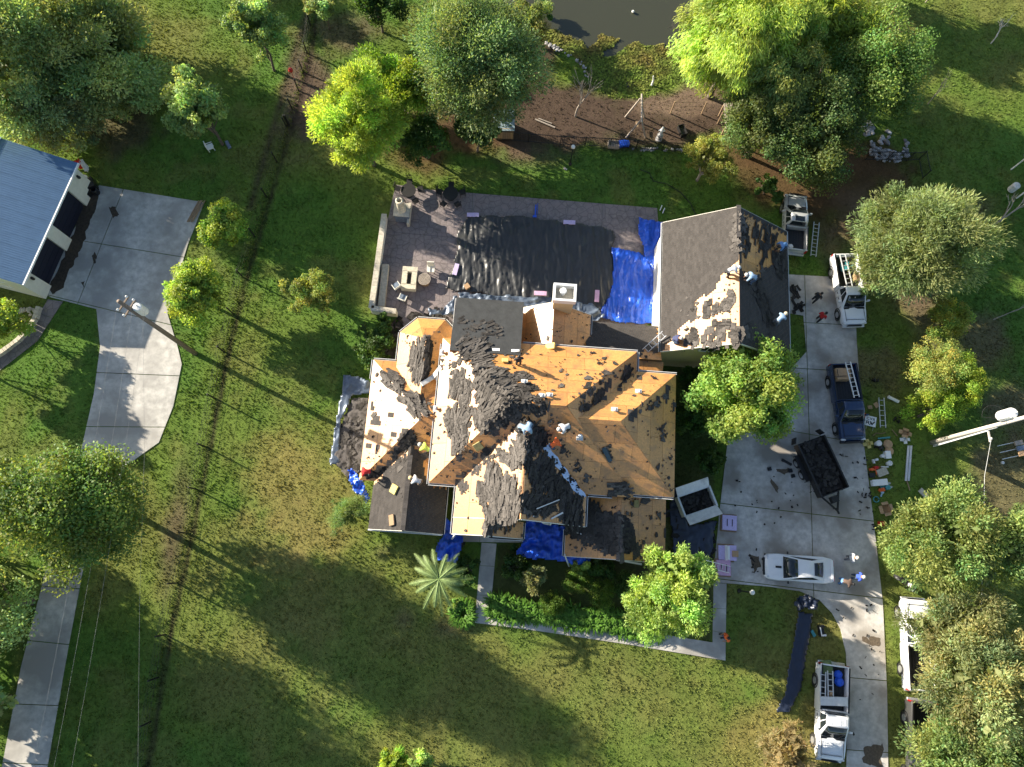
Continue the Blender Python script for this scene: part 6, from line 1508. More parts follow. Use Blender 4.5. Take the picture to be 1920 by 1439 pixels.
# garden hose on the back lawn, feeder rack and shelter at the right edge
m = MB(); hp = [P(x, y, .04) for x, y in [(1200, 318), (1218, 325), (1225, 340), (1250, 345), (1275, 360), (1295, 382), (1305, 405)]]; m.tube(hp, .03, 6); top_obj("garden_hose", m, M['rubber'], "dark garden hose curving over the shaded back lawn", "hose")
def shelter():
    c = P(1912, 345); root = thing("small_shelter", "dark roofed small shelter cut by the right edge", "shelter", c)
    m = MB(); m.box((.5, 0, 1.9), (2.4, 3.0, .08), M=Matrix.Rotation(.1, 3, 'Y')); m.build("roof", mat("slate_metal", (.10, .11, .15), rough=.4), root)
    for x in (-.5, 1.5):
        for y in (-1.3, 1.3): m = MB(); m.box((x, y, .95), (.09, .09, 1.9)); m.build("post", M['white'], root)
    m = MB(); m.box((-.72, 0, 1.93), (.06, 3.0, .12)); m.build("fascia", M['white'], root)
    m = MB(); m.lathe((-.9, -.6, .1), [(.3, 0), (.3, .7), (.2, .8), (.02, .84)], 14, M=None); m.build("tank", M['gutter'], root)
shelter()
def cart():
    c = P(1893, 845); root = thing("garden_cart", "metal frame cart with pale cushions in the shade at the right", "cart", c, R_(12))
    for y in (-.5, 0, .5): m = MB(); m.tube([(-1.0, y, .3), (.8, y, .35)], .03, 6); m.build("rail", M['gutter'], root)
    for y, mt in ((-.4, M['card']), (0, blu), (.4, M['deadbark'])): m = MB(); m.box((.5, y, .5), (.6, .34, .14)); m.build("cushion", mt, root)
    m = MB(); m.lathe((-1.0, -.75, .1), [(.1, 0), (.12, .15), (.05, .2)], 10); m.build("wheel", M['gutter'], root)
cart()

# ================================================================== vehicles
def paint(name, col, rough=.25, metal=0.0):
    return mat(name, col, rough=rough, var=.03, scale=2, bump=0, metal=metal, coat=.6)
PW_ = paint("white_car_paint", (.74, .75, .76)); PS = paint("silver_car_paint", (.50, .52, .52), .3, .3); PB = paint("navy_car_paint", (.010, .030, .085)); PK = paint("black_car_paint", (.05, .05, .05), .3)
M['lens_red'] = mat("tail_light", (.35, .01, .01), rough=.2, bump=0); M['lens'] = mat("head_light", (.6, .62, .65), rough=.1, bump=0)
def ring_sec(x, hw, zb, zt, cr, sq=.9):
    half = [(hw*.86, zb), (hw*.98, zb+.12), (hw, (zb+zt)/2), (hw*.985, zt-.16), (hw*.93, zt-.03), (hw*.62, zt+cr*.75), (0, zt+cr)]
    return [(x, -y, z) for y, z in half] + [(x, y, z) for y, z in half[-2::-1]]
def wheel(root, x, y, r=.39, wd=.27):
    s = 1 if y > 0 else -1; Rm = Matrix.Rotation(R_(90), 3, 'X')
    m = MB(); m.lathe((x, y, r), [(r*.55, -wd/2), (r*.95, -wd/2), (r, -wd/2+.04), (r, wd/2-.04), (r*.95, wd/2), (r*.55, wd/2)], 20, M=Rm, cap=True); t = m.build("wheel", M['rubber'], root)
    m = MB(); m.lathe((x, y+s*(wd/2-.0), r), [(r*.62, -.02*1), (r*.60, .012), (r*.5, .0), (r*.2, .015), (r*.05, .03)], 16, M=Rm); m.build("rim", M['chrome'], t)
def panel(quad, l, r, b, t, off=.008, bow=0.0):
    """inset panel on a quad (bl, br, tr, tl): fractions of its sides"""
    q = [Vector(v) for v in quad]
    def at(u, v): return q[0].lerp(q[1], u).lerp(q[3].lerp(q[2], u), v)
    n = (q[1]-q[0]).cross(q[3]-q[0]).normalized(); m = MB(); N = 4
    vs = [at(l+(r-l)*i/N, y) + n*(off + bow*(1-(2*i/N-1)**2)) for y in (b, t) for i in range(N+1)]
    vs += [v - n*.02 for v in vs]
    K = N+1
    fs = [(i, i+1, K+i+1, K+i) for i in range(N)] + [(2*K+i+1, 2*K+i, 3*K+i, 3*K+i+1) for i in range(N)]
    fs += [(2*K, 2*K+K, K, 0), (K-1, 2*K-1, 4*K-1, 3*K-1)] + [(i, 2*K+i, 2*K+i+1, i+1) for i in range(N)] + [(K+i+1, 3*K+i+1, 3*K+i, K+i) for i in range(N)]
    return m.add(vs, fs)
def bevelled(mb, name, material, root, off=.03, seg=2, smooth=True):
    o = mb.build(name, material, root, smooth=smooth); bv = o.modifiers.new("bevel", 'BEVEL'); bv.width = off; bv.segments = seg; bv.limit_method = 'ANGLE'; return o
def pickup(px, py, rz, L, pt, label, cab=(-.05, 1.55), tall=1.0, sunroof=False, bedmat=None, short=False, Wd=1.98):
    c = P(px, py, 0); root = thing("pickup_truck", label, "pickup truck", (c.x, c.y, .03), rz)
    h = L/2; cr_, cf = cab                                    # x of cab rear and of windscreen foot
    zt = 1.12*tall; hw = Wd/2
    m = MB(); secs = []
    for x, w_, b_, z_, k in ((cr_-.0, hw, .42, zt+.06, .0), (cf-.1, hw, .42, zt+.03, .02), (cf+.25, hw, .42, zt, .07), (h-.75, hw*.99, .42, zt-.04, .07), (h-.28, hw*.95, .42, zt-.09, .05), (h-.08, hw*.86, .48, zt-.2, .02), (h, hw*.76, .55, zt-.36, 0)):
        secs.append(ring_sec(x, w_, b_, z_, k))
    m.loft(secs); bevelled(m, "body", pt, root, .02)
    m = MB()
    for s in (-1, 1): m.box(((cr_-h)/2, s*(hw-.07), .88*tall), (cr_+h, .13, .92*tall))
    m.box((cr_-.07, 0, .9*tall), (.08, Wd-.2, .8*tall)); m.box(((cr_-h)/2, 0, .48), (cr_+h-.05, Wd-.16, .12)); bevelled(m, "bed_side", pt, root, .025)
    m = MB(); m.box(((cr_-h)/2, 0, .74), (cr_+h-.2, Wd-.3, .04)); 
    for k in range(8): m.box(((cr_-h)/2, -.7+k*.2, .77), (cr_+h-.25, .05, .02))
    m.build("bed_floor", bedmat or M['black'], root)
    m = MB(); m.box((-h+.04, 0, .92*tall), (.09, Wd-.28, .72*tall)); bevelled(m, "tailgate", pt, root, .02)
    zr = zt+.78; top_ = (cr_+.12, cf-.85, hw-.26); bot = (cr_+.0, cf-.02, hw-.05)
    B = [(bot[0], -bot[2], zt), (bot[1], -bot[2]*.98, zt), (bot[1], bot[2]*.98, zt), (bot[0], bot[2], zt)]; T = [(top_[0], -top_[2], zr-.06), (top_[1], -top_[2], zr-.04), (top_[1], top_[2], zr-.04), (top_[0], top_[2], zr-.06)]
    T2 = [(top_[0]+.12, -top_[2]+.14, zr+.01), (top_[1]-.12, -top_[2]+.14, zr+.01), (top_[1]-.12, top_[2]-.14, zr+.01), (top_[0]+.12, top_[2]-.14, zr+.01)]
    m = MB(); m.loft([B, T, T2]); bevelled(m, "cab", pt, root, .04)
    g = M['glass']
    panel((B[1], B[2], T[2], T[1]), .06, .94, .08, .93, .012, .05).build("windshield", g, root, smooth=True)
    panel((B[3], B[0], T[0], T[3]), .12, .88, .25, .88, .012, .02).build("rear_window", g, root)
    for q, fl in (((B[0], B[1], T[1], T[0]), 0), ((B[2], B[3], T[3], T[2]), 1)):
        a, b, c2 = (.07, .44, .50), (.40, .47, .86), None
        for l, r in (((.08, .42), (.48, .84)) if not fl else ((.16, .52), (.58, .92))): panel(q, l, r, .16, .90, .012).build("side_window", g, root)
    if sunroof: m = MB(); m.box((top_[1]-.5, 0, zr+.015), (.42, .72, .02)); m.build("sunroof", g, root)
    for i in range(4 if not sunroof else 0): m = MB(); m.box(((top_[0]+top_[1])/2, -.45+.3*i, zr+.012), ((top_[1]-top_[0])*.7, .03, .018)); m.build("roof_rib", pt, root)
    for x in (h-1.02, -h+1.2):
        for s in (-1, 1):
            wheel(root, x, s*(hw-.12)); m = MB(); m.lathe((x, s*(hw+.003), .42), [(.5, -.02), (.5, .012), (.42, .012), (.42, -.02)], 20, M=Matrix.Rotation(R_(90), 3, 'X'), cap=False); m.build("wheel_arch", M['black'], root)
    m = MB(); m.box((h-.0, 0, .55), (.22, Wd*.86, .24)); bevelled(m, "front_bumper", M['chrome'] if pt is not PB else M['black'], root, .05)
    m = MB(); m.box((-h-.06, 0, .55), (.2, Wd*.92, .2)); bevelled(m, "rear_bumper", M['chrome'], root, .04)
    for s in (-1, 1):
        m = MB(); m.box((h-.14, s*(hw*.74), zt-.26), (.14, .34, .2)); bevelled(m, "headlight", M['lens'], root, .03)
        m = MB(); m.box((-h+.03, s*(hw-.08), 1.0*tall), (.13, .15, .4)); m.build("tail_light", M['lens_red'], root)
        m = MB(); m.box((cf-.5, s*(hw+.13), zt+.12), (.12, .22, .24)); m.box((cf-.45, s*(hw+.02), zt+.06), (.05, .12, .05)); bevelled(m, "mirror", pt, root, .03)
    m = MB(); m.box((h+.04, 0, .82), (.05, Wd*.55, .26)); m.build("grille", M['black'], root)
    m = MB(); m.box((cf+.03, 0, zt+.035), (.16, Wd*.80, .04)); m.build("cowl", M['black'], root)
    bits = [("hood_seam", (h-.36, 0, zt-.015), (.018, Wd*.7, .06))]
    for s in (-1, 1):
        bits += [("hood_seam", ((cf+h)/2-.05, s*hw*.74, zt+.028), (h-cf-.35, .018, .035)), ("bed_rail_cap", ((cr_-h)/2, s*(hw-.07), 1.345*tall), (cr_+h-.1, .10, .02))]
        bits += [("door_seam", (x, s*(hw+.004), .85), (.02, .012, .62)) for x in (cf-.12, cf-1.0, cr_+.1)] + [("door_handle", (x, s*(hw+.02), 1.0), (.16, .03, .035)) for x in (cf-.85, cr_+.3)]
    for nm, c0, sz in bits: m = MB(); m.box(c0, sz); m.build(nm, M['black'], root)
    m = MB(); m.beam((cf+.02, -.55, zt+.06), (cf-.3, -.1, zt+.3), .02, .02); m.beam((cf+.02, .3, zt+.06), (cf-.3, .6, zt+.3), .02, .02); m.build("wiper", M['black'], root)
    return root
def ladder(p, rz, L, label, tilt=0.0, W_=.42, group=None, matl=None, roll=0.0):
    root = thing("ladder", label, "ladder", p, 0); root.rotation_euler = (roll, -tilt, rz); mt = matl or M['alu']
    r = MB(); r.box((0, 0, 0), (L, .05, .09)); me = r.mesh("rail", mt)
    for s in (-1, 1): o = link("rail", me, root); o.location = (0, s*W_/2, 0)
    g = MB(); g.tube([(0, -W_/2, 0), (0, W_/2, 0)], .022, 6); gm = g.mesh("rung", mt); n = int(L/.33)
    for k in range(n): o = link("rung", gm, root); o.location = (-L/2+.2+k*.33*(L-.35)/(n*.33-.33+.001) if n > 1 else 0, 0, 0)
    return root
# trucks
pickup(1482, 428, hdg((1478, 480), (1482, 376)), 4.95, PS, "silver pickup with sunroof and open bed, parked on grass above the garage", cab=(-.45, 1.2), sunroof=True, Wd=1.85)
pickup(1582, 552, hdg((1572, 492), (1590, 606)), 5.7, PW_, "upper white pickup, a ladder over its bed, nose down at the driveway's top")
pickup(1578, 760, hdg((1567, 700), (1586, 822)), 5.8, PB, "dark navy pickup carrying cardboard boxes and a ladder on the driveway")
pickup(1548, 1330, hdg((1550, 1250), (1545, 1410)), 6.0, PW_, "white pickup with toolbox and ladders in its bed, lowest on the front lawn")
pickup(1706, 1205, hdg((1712, 1280), (1704, 1140)), 5.9, PW_, "white pickup standing half under the olive trees, nose up, its left wheels showing", tall=1.08)
pickup(1716, 1395, hdg((1716, 1330), (1716, 1460)), 5.6, PK, "black pickup under the trees at the bottom edge", tall=1.0)
def in_bed(name, px, py, z, mt, label, cat, b, rz=0):
    c = P(px, py, z); m = MB(); b(m); o = link(name, m.mesh(name, mt)); o.location = c; o.rotation_euler.z = rz; return tag(o, label, cat)
in_bed("white_bag", 1481, 464, .85, M['white'], "white bag in the bed of the silver pickup", "bag", lambda m: m.lathe((0, 0, 0), [(.2, 0), (.24, .1), (.16, .25), (.03, .3)], 10))
ladder(P(1589, 518, 1.75), hdg((1582, 480), (1597, 545)), 3.6, "silver ladder lying over the bed of the upper white pickup", tilt=0, W_=.42)
in_bed("tool_pile", 1585, 505, .85, M['teal'], "blue tools in the bed of the upper white pickup", "tools", lambda m: (m.box((0, 0, .12), (.5, .3, .25)), m.box((.1, .4, .1), (.3, .25, .2)), m.box((-.3, .1, .1), (.2, .6, .12)), m.tube([(-.4, -.3, .3), (.5, .2, .3)], .04)))
in_bed("box", 1604, 522, .85, M['card'], "brown carton in the bed of the upper white pickup", "box", lambda m: (m.box((0, 0, .15), (.4, .5, .3)), m.box((.0, .28, .32), (.4, .2, .02))))
for k, (x, y) in enumerate([(1566, 706), (1579, 706)]):
    in_bed("cardboard_box", x, y, .8, M['card'], ["left cardboard box in the bed of the navy pickup", "right cardboard box in the bed of the navy pickup"][k], "cardboard box", lambda m: (m.box((0, 0, .4), (.52, .85, .8)), m.box((-.14, 0, .805), (.24, .85, .015)), m.box((.14, 0, .805), (.24, .85, .015))), R_(3))
in_bed("strap", 1572, 706, 1.66, M['iron'], "dark strap tied over the cardboard boxes", "strap", lambda m: (m.box((0, 0, 0), (1.25, .04, .02)), m.box((.0, .3, 0), (.04, .5, .02))), R_(3))
ladder(P(1598, 712, 1.9), hdg((1590, 683), (1605, 742)), 2.7, "white ladder tied along the side of the navy pickup's bed", W_=.38, matl=M['white'])
ladder(P(1543, 1288, 1.4), hdg((1545, 1262), (1544, 1312)), 1.9, "left ladder in the bed of the lowest white pickup", W_=.34); ladder(P(1557, 1285, 1.4), hdg((1556, 1262), (1557, 1308)), 1.8, "right ladder in the bed of the lowest white pickup", W_=.34)
in_bed("bed_toolbox", 1560, 1314, 1.22, M['gutter'], "silver cross bed toolbox behind the cab of the lowest white pickup", "toolbox", lambda m: (m.box((0, 0, .12), (.5, 1.78, .3)), m.box((0, 0, .28), (.55, 1.84, .04)), m.box((.2, 0, .31), (.05, .3, .02))), R_(-92))
in_bed("blue_tarp_bundle", 1571, 1278, .8, M['tarp_blue'], "blue tarp bundled in the bed of the lowest white pickup", "tarp", lambda m: (m.lathe((0, 0, 0), [(.28, 0), (.33, .2), (.25, .38), (.05, .45)], 9), m.lathe((0, .45, 0), [(.25, 0), (.3, .18), (.2, .32), (.03, .36)], 9)))
in_bed("hat", 1557, 1300, 1.25, M['card'], "straw hat lying on the ladder in the lowest white pickup", "hat", lambda m: m.lathe((0, 0, 0), [(.2, 0), (.2, .02), (.11, .03), (.1, .13), (.02, .15)], 14))
in_bed("green_mat", 1550, 1250, 1.15, mat("green_mat", (.13, .18, .07), rough=.85), "green board resting on the open tailgate of the lowest white pickup", "board", lambda m: (m.box((0, 0, 0), (.75, .8, .05)), m.box((.25, 0, .03), (.04, .8, .02)), m.box((-.25, 0, .03), (.04, .8, .02))), .1)
ladder(P(1528, 449, .08), hdg((1532, 418), (1526, 480)), 3.0, "silver ladder lying on the grass beside the silver pickup", W_=.42)
# coupe
def coupe():
    c = P(1489, 1066); L = 4.78; h = L/2; hw = .93; rz = hdg((1550, 1071), (1430, 1062)); root = thing("sport_coupe", "white two door sport coupe parked across the driveway", "car", (c.x, c.y, .03), rz)
    m = MB(); S = [(-h, .70, .45, .82, .0), (-h+.12, .84, .36, .96, .02), (-h+.7, .93, .30, 1.0, .02), (-.6, .93, .26, .95, .02), (.35, .90, .26, .93, .02), (.9, .92, .26, .93, .05), (h-.9, .94, .28, .88, .06), (h-.35, .88, .30, .78, .04), (h-.08, .76, .36, .66, .02), (h, .60, .42, .56, 0)]
    m.loft([ring_sec(*s) for s in S]); bevelled(m, "body", PW_, root, .02)
    zb, zt = .93, 1.36
    B = [(-h+.55, -.72, .98), (1.22, -.84, zb), (1.22, .84, zb), (-h+.62, .70, .98)]; T = [(-.78, -.54, zt-.03), (.22, -.63, zt-.03), (.22, .63, zt-.03), (-.78, .54, zt-.03)]
    T2 = [(-.62, -.40, zt+.02), (.06, -.45, zt+.03), (.06, .45, zt+.03), (-.62, .40, zt+.02)]
    m = MB(); m.loft([B, T, T2]); bevelled(m, "cab", PW_, root, .05, 3)
    g = M['glass']
    panel((B[1], B[2], T[2], T[1]), .05, .95, .06, .95, .015, .05).build("windshield", g, root, smooth=True); panel((B[3], B[0], T[0], T[3]), .12, .88, .22, .9, .015, .03).build("rear_window", g, root, smooth=True)
    for q in ((B[0], B[1], T[1], T[0]), (B[2], B[3], T[3], T[2])): panel(q, .14, .88, .22, .88, .012).build("side_window", g, root)
    for x in (h-.95, -h+1.0):
        for s in (-1, 1): wheel(root, x, s*(hw-.13), .34, .24)
    for s in (-1, 1):
        m = MB(); m.box((.85, s*1.0, .98), (.1, .2, .13)); bevelled(m, "mirror", M['black'], root, .03)
        m = MB(); m.box((h-.3, s*.62, .72), (.28, .26, .07)); bevelled(m, "headlight", M['lens'], root, .02)
        m = MB(); m.box((-h+.0, s*.5, .86), (.06, .42, .12)); m.build("tail_light", M['lens_red'], root)
    m = MB(); m.box((-h+.16, 0, 1.05), (.2, 1.45, .03)); m.box((-h+.2, -.5, 1.0), (.05, .04, .1)); m.box((-h+.2, .5, 1.0), (.05, .04, .1)); bevelled(m, "spoiler", PW_, root, .01)
    m = MB(); m.box((1.5, 0, .985), (.42, .14, .02)); m.build("hood_vent", M['black'], root)
    m = MB(); m.box((h-.02, 0, .55), (.1, 1.2, .2)); m.build("grille", M['black'], root)
    for s in (-1, 1): m = MB(); m.beam((h-.45, s*.55, .865), (1.05, s*.5, .985), .03, .02); m.build("hood_crease", PW_, root)
coupe()
def dump_trailer():
    c = P(1527, 878); rz = hdg((1500, 830), (1548, 935)); root = thing("dump_trailer", "black dump trailer heaped with torn shingles, skewed across the driveway", "trailer", (c.x, c.y, .03), rz); L, W_ = 4.0, 2.1
    m = MB(); m.box((0, 0, .72), (L, W_, .1)); m.build("floor", M['iron'], root)
    for s in (-1, 1):
        m = MB(); m.box((0, s*W_/2, 1.05), (L, .06, .75)); 
        for k in range(7): m.box((-L/2+.2+k*.55, s*(W_/2+.05), 1.05), (.07, .07, .75))
        m.box((0, s*W_/2, 1.43), (L, .1, .07)); m.build("side_wall", M['iron'], root)
        m = MB(); m.box((-.3, s*(W_/2+.2), .86), (1.9, .32, .05)); m.box((.68, s*(W_/2+.2), .7), (.05, .32, .3)); m.box((-1.27, s*(W_/2+.2), .7), (.05, .32, .3)); m.build("fender", M['iron'], root)
        for x in (-.75, .15): wheel(root, x, s*(W_/2+.2), .37, .22)
    m = MB(); m.box((L/2, 0, 1.05), (.06, W_, .75)); m.build("front_wall", M['iron'], root)
    for s in (-1, 1): m = MB(); m.box((-L/2-.3, s*(W_/2-.0), 1.0), (.9*.5, .06, .75), rz=s*.5); m.build("rear_door", M['iron'], root)
    m = MB()
    for s in (-1, 1): m.beam((L/2, s*.7, .55), (L/2+1.35, 0, .5), .1, .12)
    m.box((L/2+.5, 0, .75), (.45, .5, .4)); m.tube([(L/2+1.15, 0, 0), (L/2+1.15, 0, .8)], .04); m.box((L/2+1.45, 0, .5), (.25, .12, .1)); m.build("tongue", M['iron'], root)
    m = MB()
    for k in range(230):
        x, y = rnd.uniform(-L/2+.2, L/2-.2), rnd.uniform(-W_/2+.15, W_/2-.15); z = .85+.35*rnd.random()*(1-abs(y)*.6)
        strip(m, Vector((x, y, z)), Vector((math.cos(a:=rnd.uniform(0, 6.3)), math.sin(a), rnd.uniform(-.3, .3))).normalized(), Vector((-math.sin(a), math.cos(a), 0)), Vector((0, 0, 1)), rnd.uniform(.25, .6), rnd.uniform(.15, .3), 0, .05, rnd.uniform(0, .35))
    m.box((0, 0, .85), (L-.2, W_-.2, .15))
    o = link("torn_shingles", m.mesh("torn_shingles", M['shingle_torn'])); o.location = root.location; o.rotation_euler.z = rz; o["kind"] = "stuff"; tag(o, "dark torn shingles filling the black dump trailer", "torn shingles")
dump_trailer()
m = MB(); m.beam(P(1466, 862, .1), P(1484, 872, .1), .16, .12); m.beam(P(1466, 862, .2), P(1470, 865, .2), .22, .05); top_obj("ramp_board", m, M['iron'], "short black ramp board lying beside the trailer wheels", "ramp")
for k, (x, y) in enumerate([(1442, 880), (1481, 883), (1486, 893)]): simple("rubber_block", x, y, M['black'], ["left of three black blocks on the slab by the trailer", "middle of three black blocks, nearest the trailer wheels", "right and lowest of three black blocks by the trailer"][k], "block", lambda m: (m.box((0, 0, .06), (.28, .26, .1)), m.box((0, 0, .13), (.16, .14, .04))), .2, .03)
def dumpster():
    # measured corners at the rim (photo) give a box turned about 17 degrees
    z1 = 1.5; a, b, c_, d = P(1270, 932, z1), P(1328, 912, z1), P(1345, 950, z1), P(1287, 968, z1); cen = (a+b+c_+d)/4; rz = math.atan2((b-a).y, (b-a).x)
    root = thing("debris_container", "white open topped debris container with flared sides beside the house", "container", (cen.x, cen.y, .03), rz); L = (b-a).length; W_ = (d-a).length
    for s in (-1, 1):
        m = MB(); q = [Vector((-L/2, s*W_/2, .5)), Vector((L/2, s*W_/2, .5)), Vector((L/2, s*W_/2, z1)), Vector((-L/2, s*W_/2, z1))]; m.slab(q, (0, s, 0), .06); m.build("side_wall", M['gutter'], root)
        m = MB(); q = [Vector((-L/2-.03, s*W_/2, z1)), Vector((L/2+.03, s*W_/2, z1)), Vector((L/2+.05, s*(W_/2+.62), z1+.42)), Vector((-L/2-.05, s*(W_/2+.62), z1+.42))]; n = Vector((0, -s*.4, 1)).normalized(); m.slab(q, n, .05); m.build("flared_side", M['white_dirty'], root)
    for s in (-1, 1):
        m = MB(); m.box((s*L/2, 0, 1.0), (.07, W_, 1.05)); m.box((s*(L/2+.02), 0, z1+.02), (.13, W_+.05, .07)); m.build("end_wall", M['gutter'], root)
    m = MB(); m.box((0, 0, .55), (L, W_, .1)); m.build("floor", M['iron'], root)
    for x in (-.5, .45):
        for s in (-1, 1): wheel(root, x, s*(W_/2-.1), .36, .22)
    m = MB(); m.beam((-L/2, 0, .5), (-L/2-1.2, 0, .45), .12, .12); m.build("tongue", M['iron'], root)
    m = MB()
    for k in range(150):
        x, y = rnd.uniform(-L/2+.15, L/2-.15), rnd.uniform(-W_/2+.12, W_/2-.12); a_ = rnd.uniform(0, 6.3)
        strip(m, Vector((x, y, .72+.4*rnd.random())), Vector((math.cos(a_), math.sin(a_), rnd.uniform(-.3, .3))).normalized(), Vector((-math.sin(a_), math.cos(a_), 0)), Vector((0, 0, 1)), rnd.uniform(.25, .55), rnd.uniform(.15, .28), 0, .05, rnd.uniform(0, .3))
    m.box((0, 0, .72), (L-.15, W_-.15, .2))
    o = link("torn_shingles", m.mesh("torn_shingles", M['shingle_torn'])); o.location = root.location; o.rotation_euler.z = rz; o["kind"] = "stuff"; tag(o, "dark torn shingles filling the white debris container", "torn shingles")
M['white_dirty'] = mat("scuffed_white_metal", (.68, .68, .66), rough=.45, var=.12, scale=4, col2=(.38, .37, .35), c2=.60)
dumpster()
def motorbike():
    c = P(1692, 1094); root = thing("motorcycle", "small dark motorcycle with white tank under the tree edge", "motorcycle", c, R_(-40))
    for x in (-.6, .6): wheel(root, x, 0.0, .3, .12)
    m = MB(); m.lathe((.15, 0, .7), [(.03, 0), (.17, .05), (.18, .18), (.08, .26)], 10); m.build("tank", M['white'], root); m = MB(); m.box((-.3, 0, .75), (.6, .24, .1)); m.build("seat", M['black'], root)
    m = MB(); m.tube([(.55, 0, .3), (.42, 0, .95)], .04); m.tube([(.4, -.35, .98), (.45, 0, 1.0), (.4, .35, .98)], .025); m.build("handlebar", M['chrome'], root); m = MB(); m.box((0, 0, .42), (.5, .25, .4)); m.build("engine", M['iron'], root)
motorbike()
# bundles of shingles by the slab
def bundle(px, py, name, label, mt, rz, kind=0):
    c = P(px, py); root = thing(name, label, "shingle pallet", (c.x, c.y, .03), rz)
    m = MB(); m.box((0, 0, .05), (1.15, 1.25, .1)); m.build("pallet", M['wood'], root)
    if kind == 0:
        for k in range(3): m = MB(); m.box((0, .0, .15+k*.09), (1.0+rnd.uniform(-.03, .03), 1.05, .08)); m.build("bundle", mt, root)
        for k in (-.18, .18): m = MB(); m.box((k, 0, .385), (.05, .5, .02)); m.build("band", M['iron'], root)
    else:
        m = MB(); m.box((-.35, 0, .2), (.45, 1.0, .2)); m.build("bundle", M['lilac'], root)
        for k in range(3): m = MB(); m.box((.12+.12*k, 0, .3+.05*k), (.5, 1.05, .35)); m.build("bundle", [M['white'], M['pink'], M['lilac']][k], root)
        m = MB(); m.box((.5, -.05, .62), (.42, .42, .12)); m.build("lid", M['card'], root); m = MB(); m.box((.05, 0, .56), (.16, .95, .1)); m.build("roll", M['white'], root)
bundle(1365, 981, "shingle_pallet", "lilac wrapped shingle pallet nearest the white debris container", M['lilac'], R_(-5))
bundle(1360, 1037, "shingle_pallet", "pink and white wrapped pallet with a cardboard lid, middle of three", M['pink'], R_(-3), 1)
bundle(1354, 1065, "shingle_pallet", "pink wrapped shingle pallet under the leaning ladder, lowest of three", M['pink'], R_(-3))
q0, q1 = P(1366, 1068, .4), P(1268, 1044, 3.15)
ladder((q0+q1)/2, math.atan2((q0-q1).y, (q0-q1).x), (q1-q0).length+.3, "silver ladder leaning from the pink pallet to the eave, half under a tree", tilt=-math.asin((q1-q0).z/(q1-q0).length), W_=.45)
# ladders on the house
p0, p1 = P(1211, 657, 4.0), P(1243, 628, 5.0)
ladder((p0+p1)/2, math.atan2((p1-p0).y, (p1-p0).x), (p1-p0).length+.3, "white ladder reaching from the breezeway roof to the garage eave", tilt=math.asin(min(.9, 1.0/(p1-p0).length)), W_=.4)

# ------------------------------------------------------------------ clutter on the grass right of the driveway
ladder(P(1654, 774, .06), hdg((1653, 748), (1656, 800)), 2.3, "silver ladder lying on grass among the tools right of the driveway", W_=.40)
def sign(px, py, w_, h_, rz, label, txt=True):
    c = P(px, py, .05); root = thing("yard_sign", label, "sign", c, rz); m = MB(); m.box((0, 0, 0), (w_, h_, .03)); m.build("board", M['white'], root)
    k = MB(); wz = .02
    # dark letter strokes and a tick shaped mark as on the sign
    if txt:
        for x0, y0, x1, y1, t in ((-.28, .26, -.12, .26, .035), (-.28, .26, -.28, .10, .035), (-.28, .10, -.12, .10, .035), (-.04, .27, .03, .1, .035), (.03, .1, .10, .27, .035), (.17, .27, .30, .1, .035), (.30, .27, .17, .1, .035),
                                  (-.30, -.05, -.12, -.05, .06), (-.30, -.16, -.12, -.16, .06), (-.30, -.05, -.30, -.27, .05), (-.12, -.05, -.12, -.27, .05), (.0, -.02, .12, -.25, .09), (.12, -.25, .32, .02, .09), (-.05, -.3, .1, -.1, .05)):
            k.beam((x0, y0, wz), (x1, y1, wz), t, .012)
    else:
        for j in range(4): k.beam((-.25, .2-j*.12, wz), (.2+.1*(j % 2), .2-j*.12, wz), .03, .012)
    k.build("lettering", M['black'] if txt else mat("grey_print", (.2, .2, .3)), root); s = MB()
    for x in (-.2, .2): s.beam((x*w_*1.5, -h_/2, -.01), (x*w_*1.5, -h_/2-.3, -.01), .015)
    s.build("wire_stake", M['gutter'], root)
sign(1632, 790, .85, .78, R_(-14), "white yard sign with dark lettering lying on the grass by the navy pickup")
sign(1614, 803, .35, .85, R_(12), "lilac sign leaning at the driveway edge by the navy pickup", False)
def bx(w_, d_, h_, lid=True):
    def f(m):
        m.box((0, 0, h_/2), (w_, d_, h_))
        if lid: m.box((0, 0, h_+.015), (w_+.04, d_+.04, .04))
    return f
def openbox(w_, d_, h_):
    def f(m):
        m.box((0, 0, .02), (w_, d_, .03))
        for s in (-1, 1): m.box((s*w_/2, 0, h_/2), (.02, d_, h_)); m.box((0, s*d_/2, h_/2), (w_, .02, h_)); m.box((s*(w_/2+.12), 0, h_+.01), (.24, d_*.9, .015), M=Matrix.Rotation(s*.3, 3, 'Y')); m.box((0, s*(d_/2+.1), h_+.01), (w_*.9, .2, .015), M=Matrix.Rotation(-s*.3, 3, 'X'))
    return f
def bucket(r=.15, h_=.36):
    def f(m): m.lathe((0, 0, 0), [(r*.85, 0), (r, h_), (r*1.06, h_), (r*1.06, h_+.03), (r*.95, h_+.03), (r*.9, h_-.06), (.02, h_-.06)], 14); m.tube([(-r, 0, h_), (-r*.6, 0, h_+.12), (r*.6, 0, h_+.12), (r, 0, h_)], .01, 4)
    return f
def pile(mb_n, r, s):
    def f(m):
        for k in range(mb_n): a = rnd.random()*6.3; m.box((math.cos(a)*r*rnd.random(), math.sin(a)*r*rnd.random(), .06+.05*k*s), (rnd.uniform(.12, .35), rnd.uniform(.1, .25), rnd.uniform(.08, .18)), rz=rnd.random()*3, taper=.85)
    return f
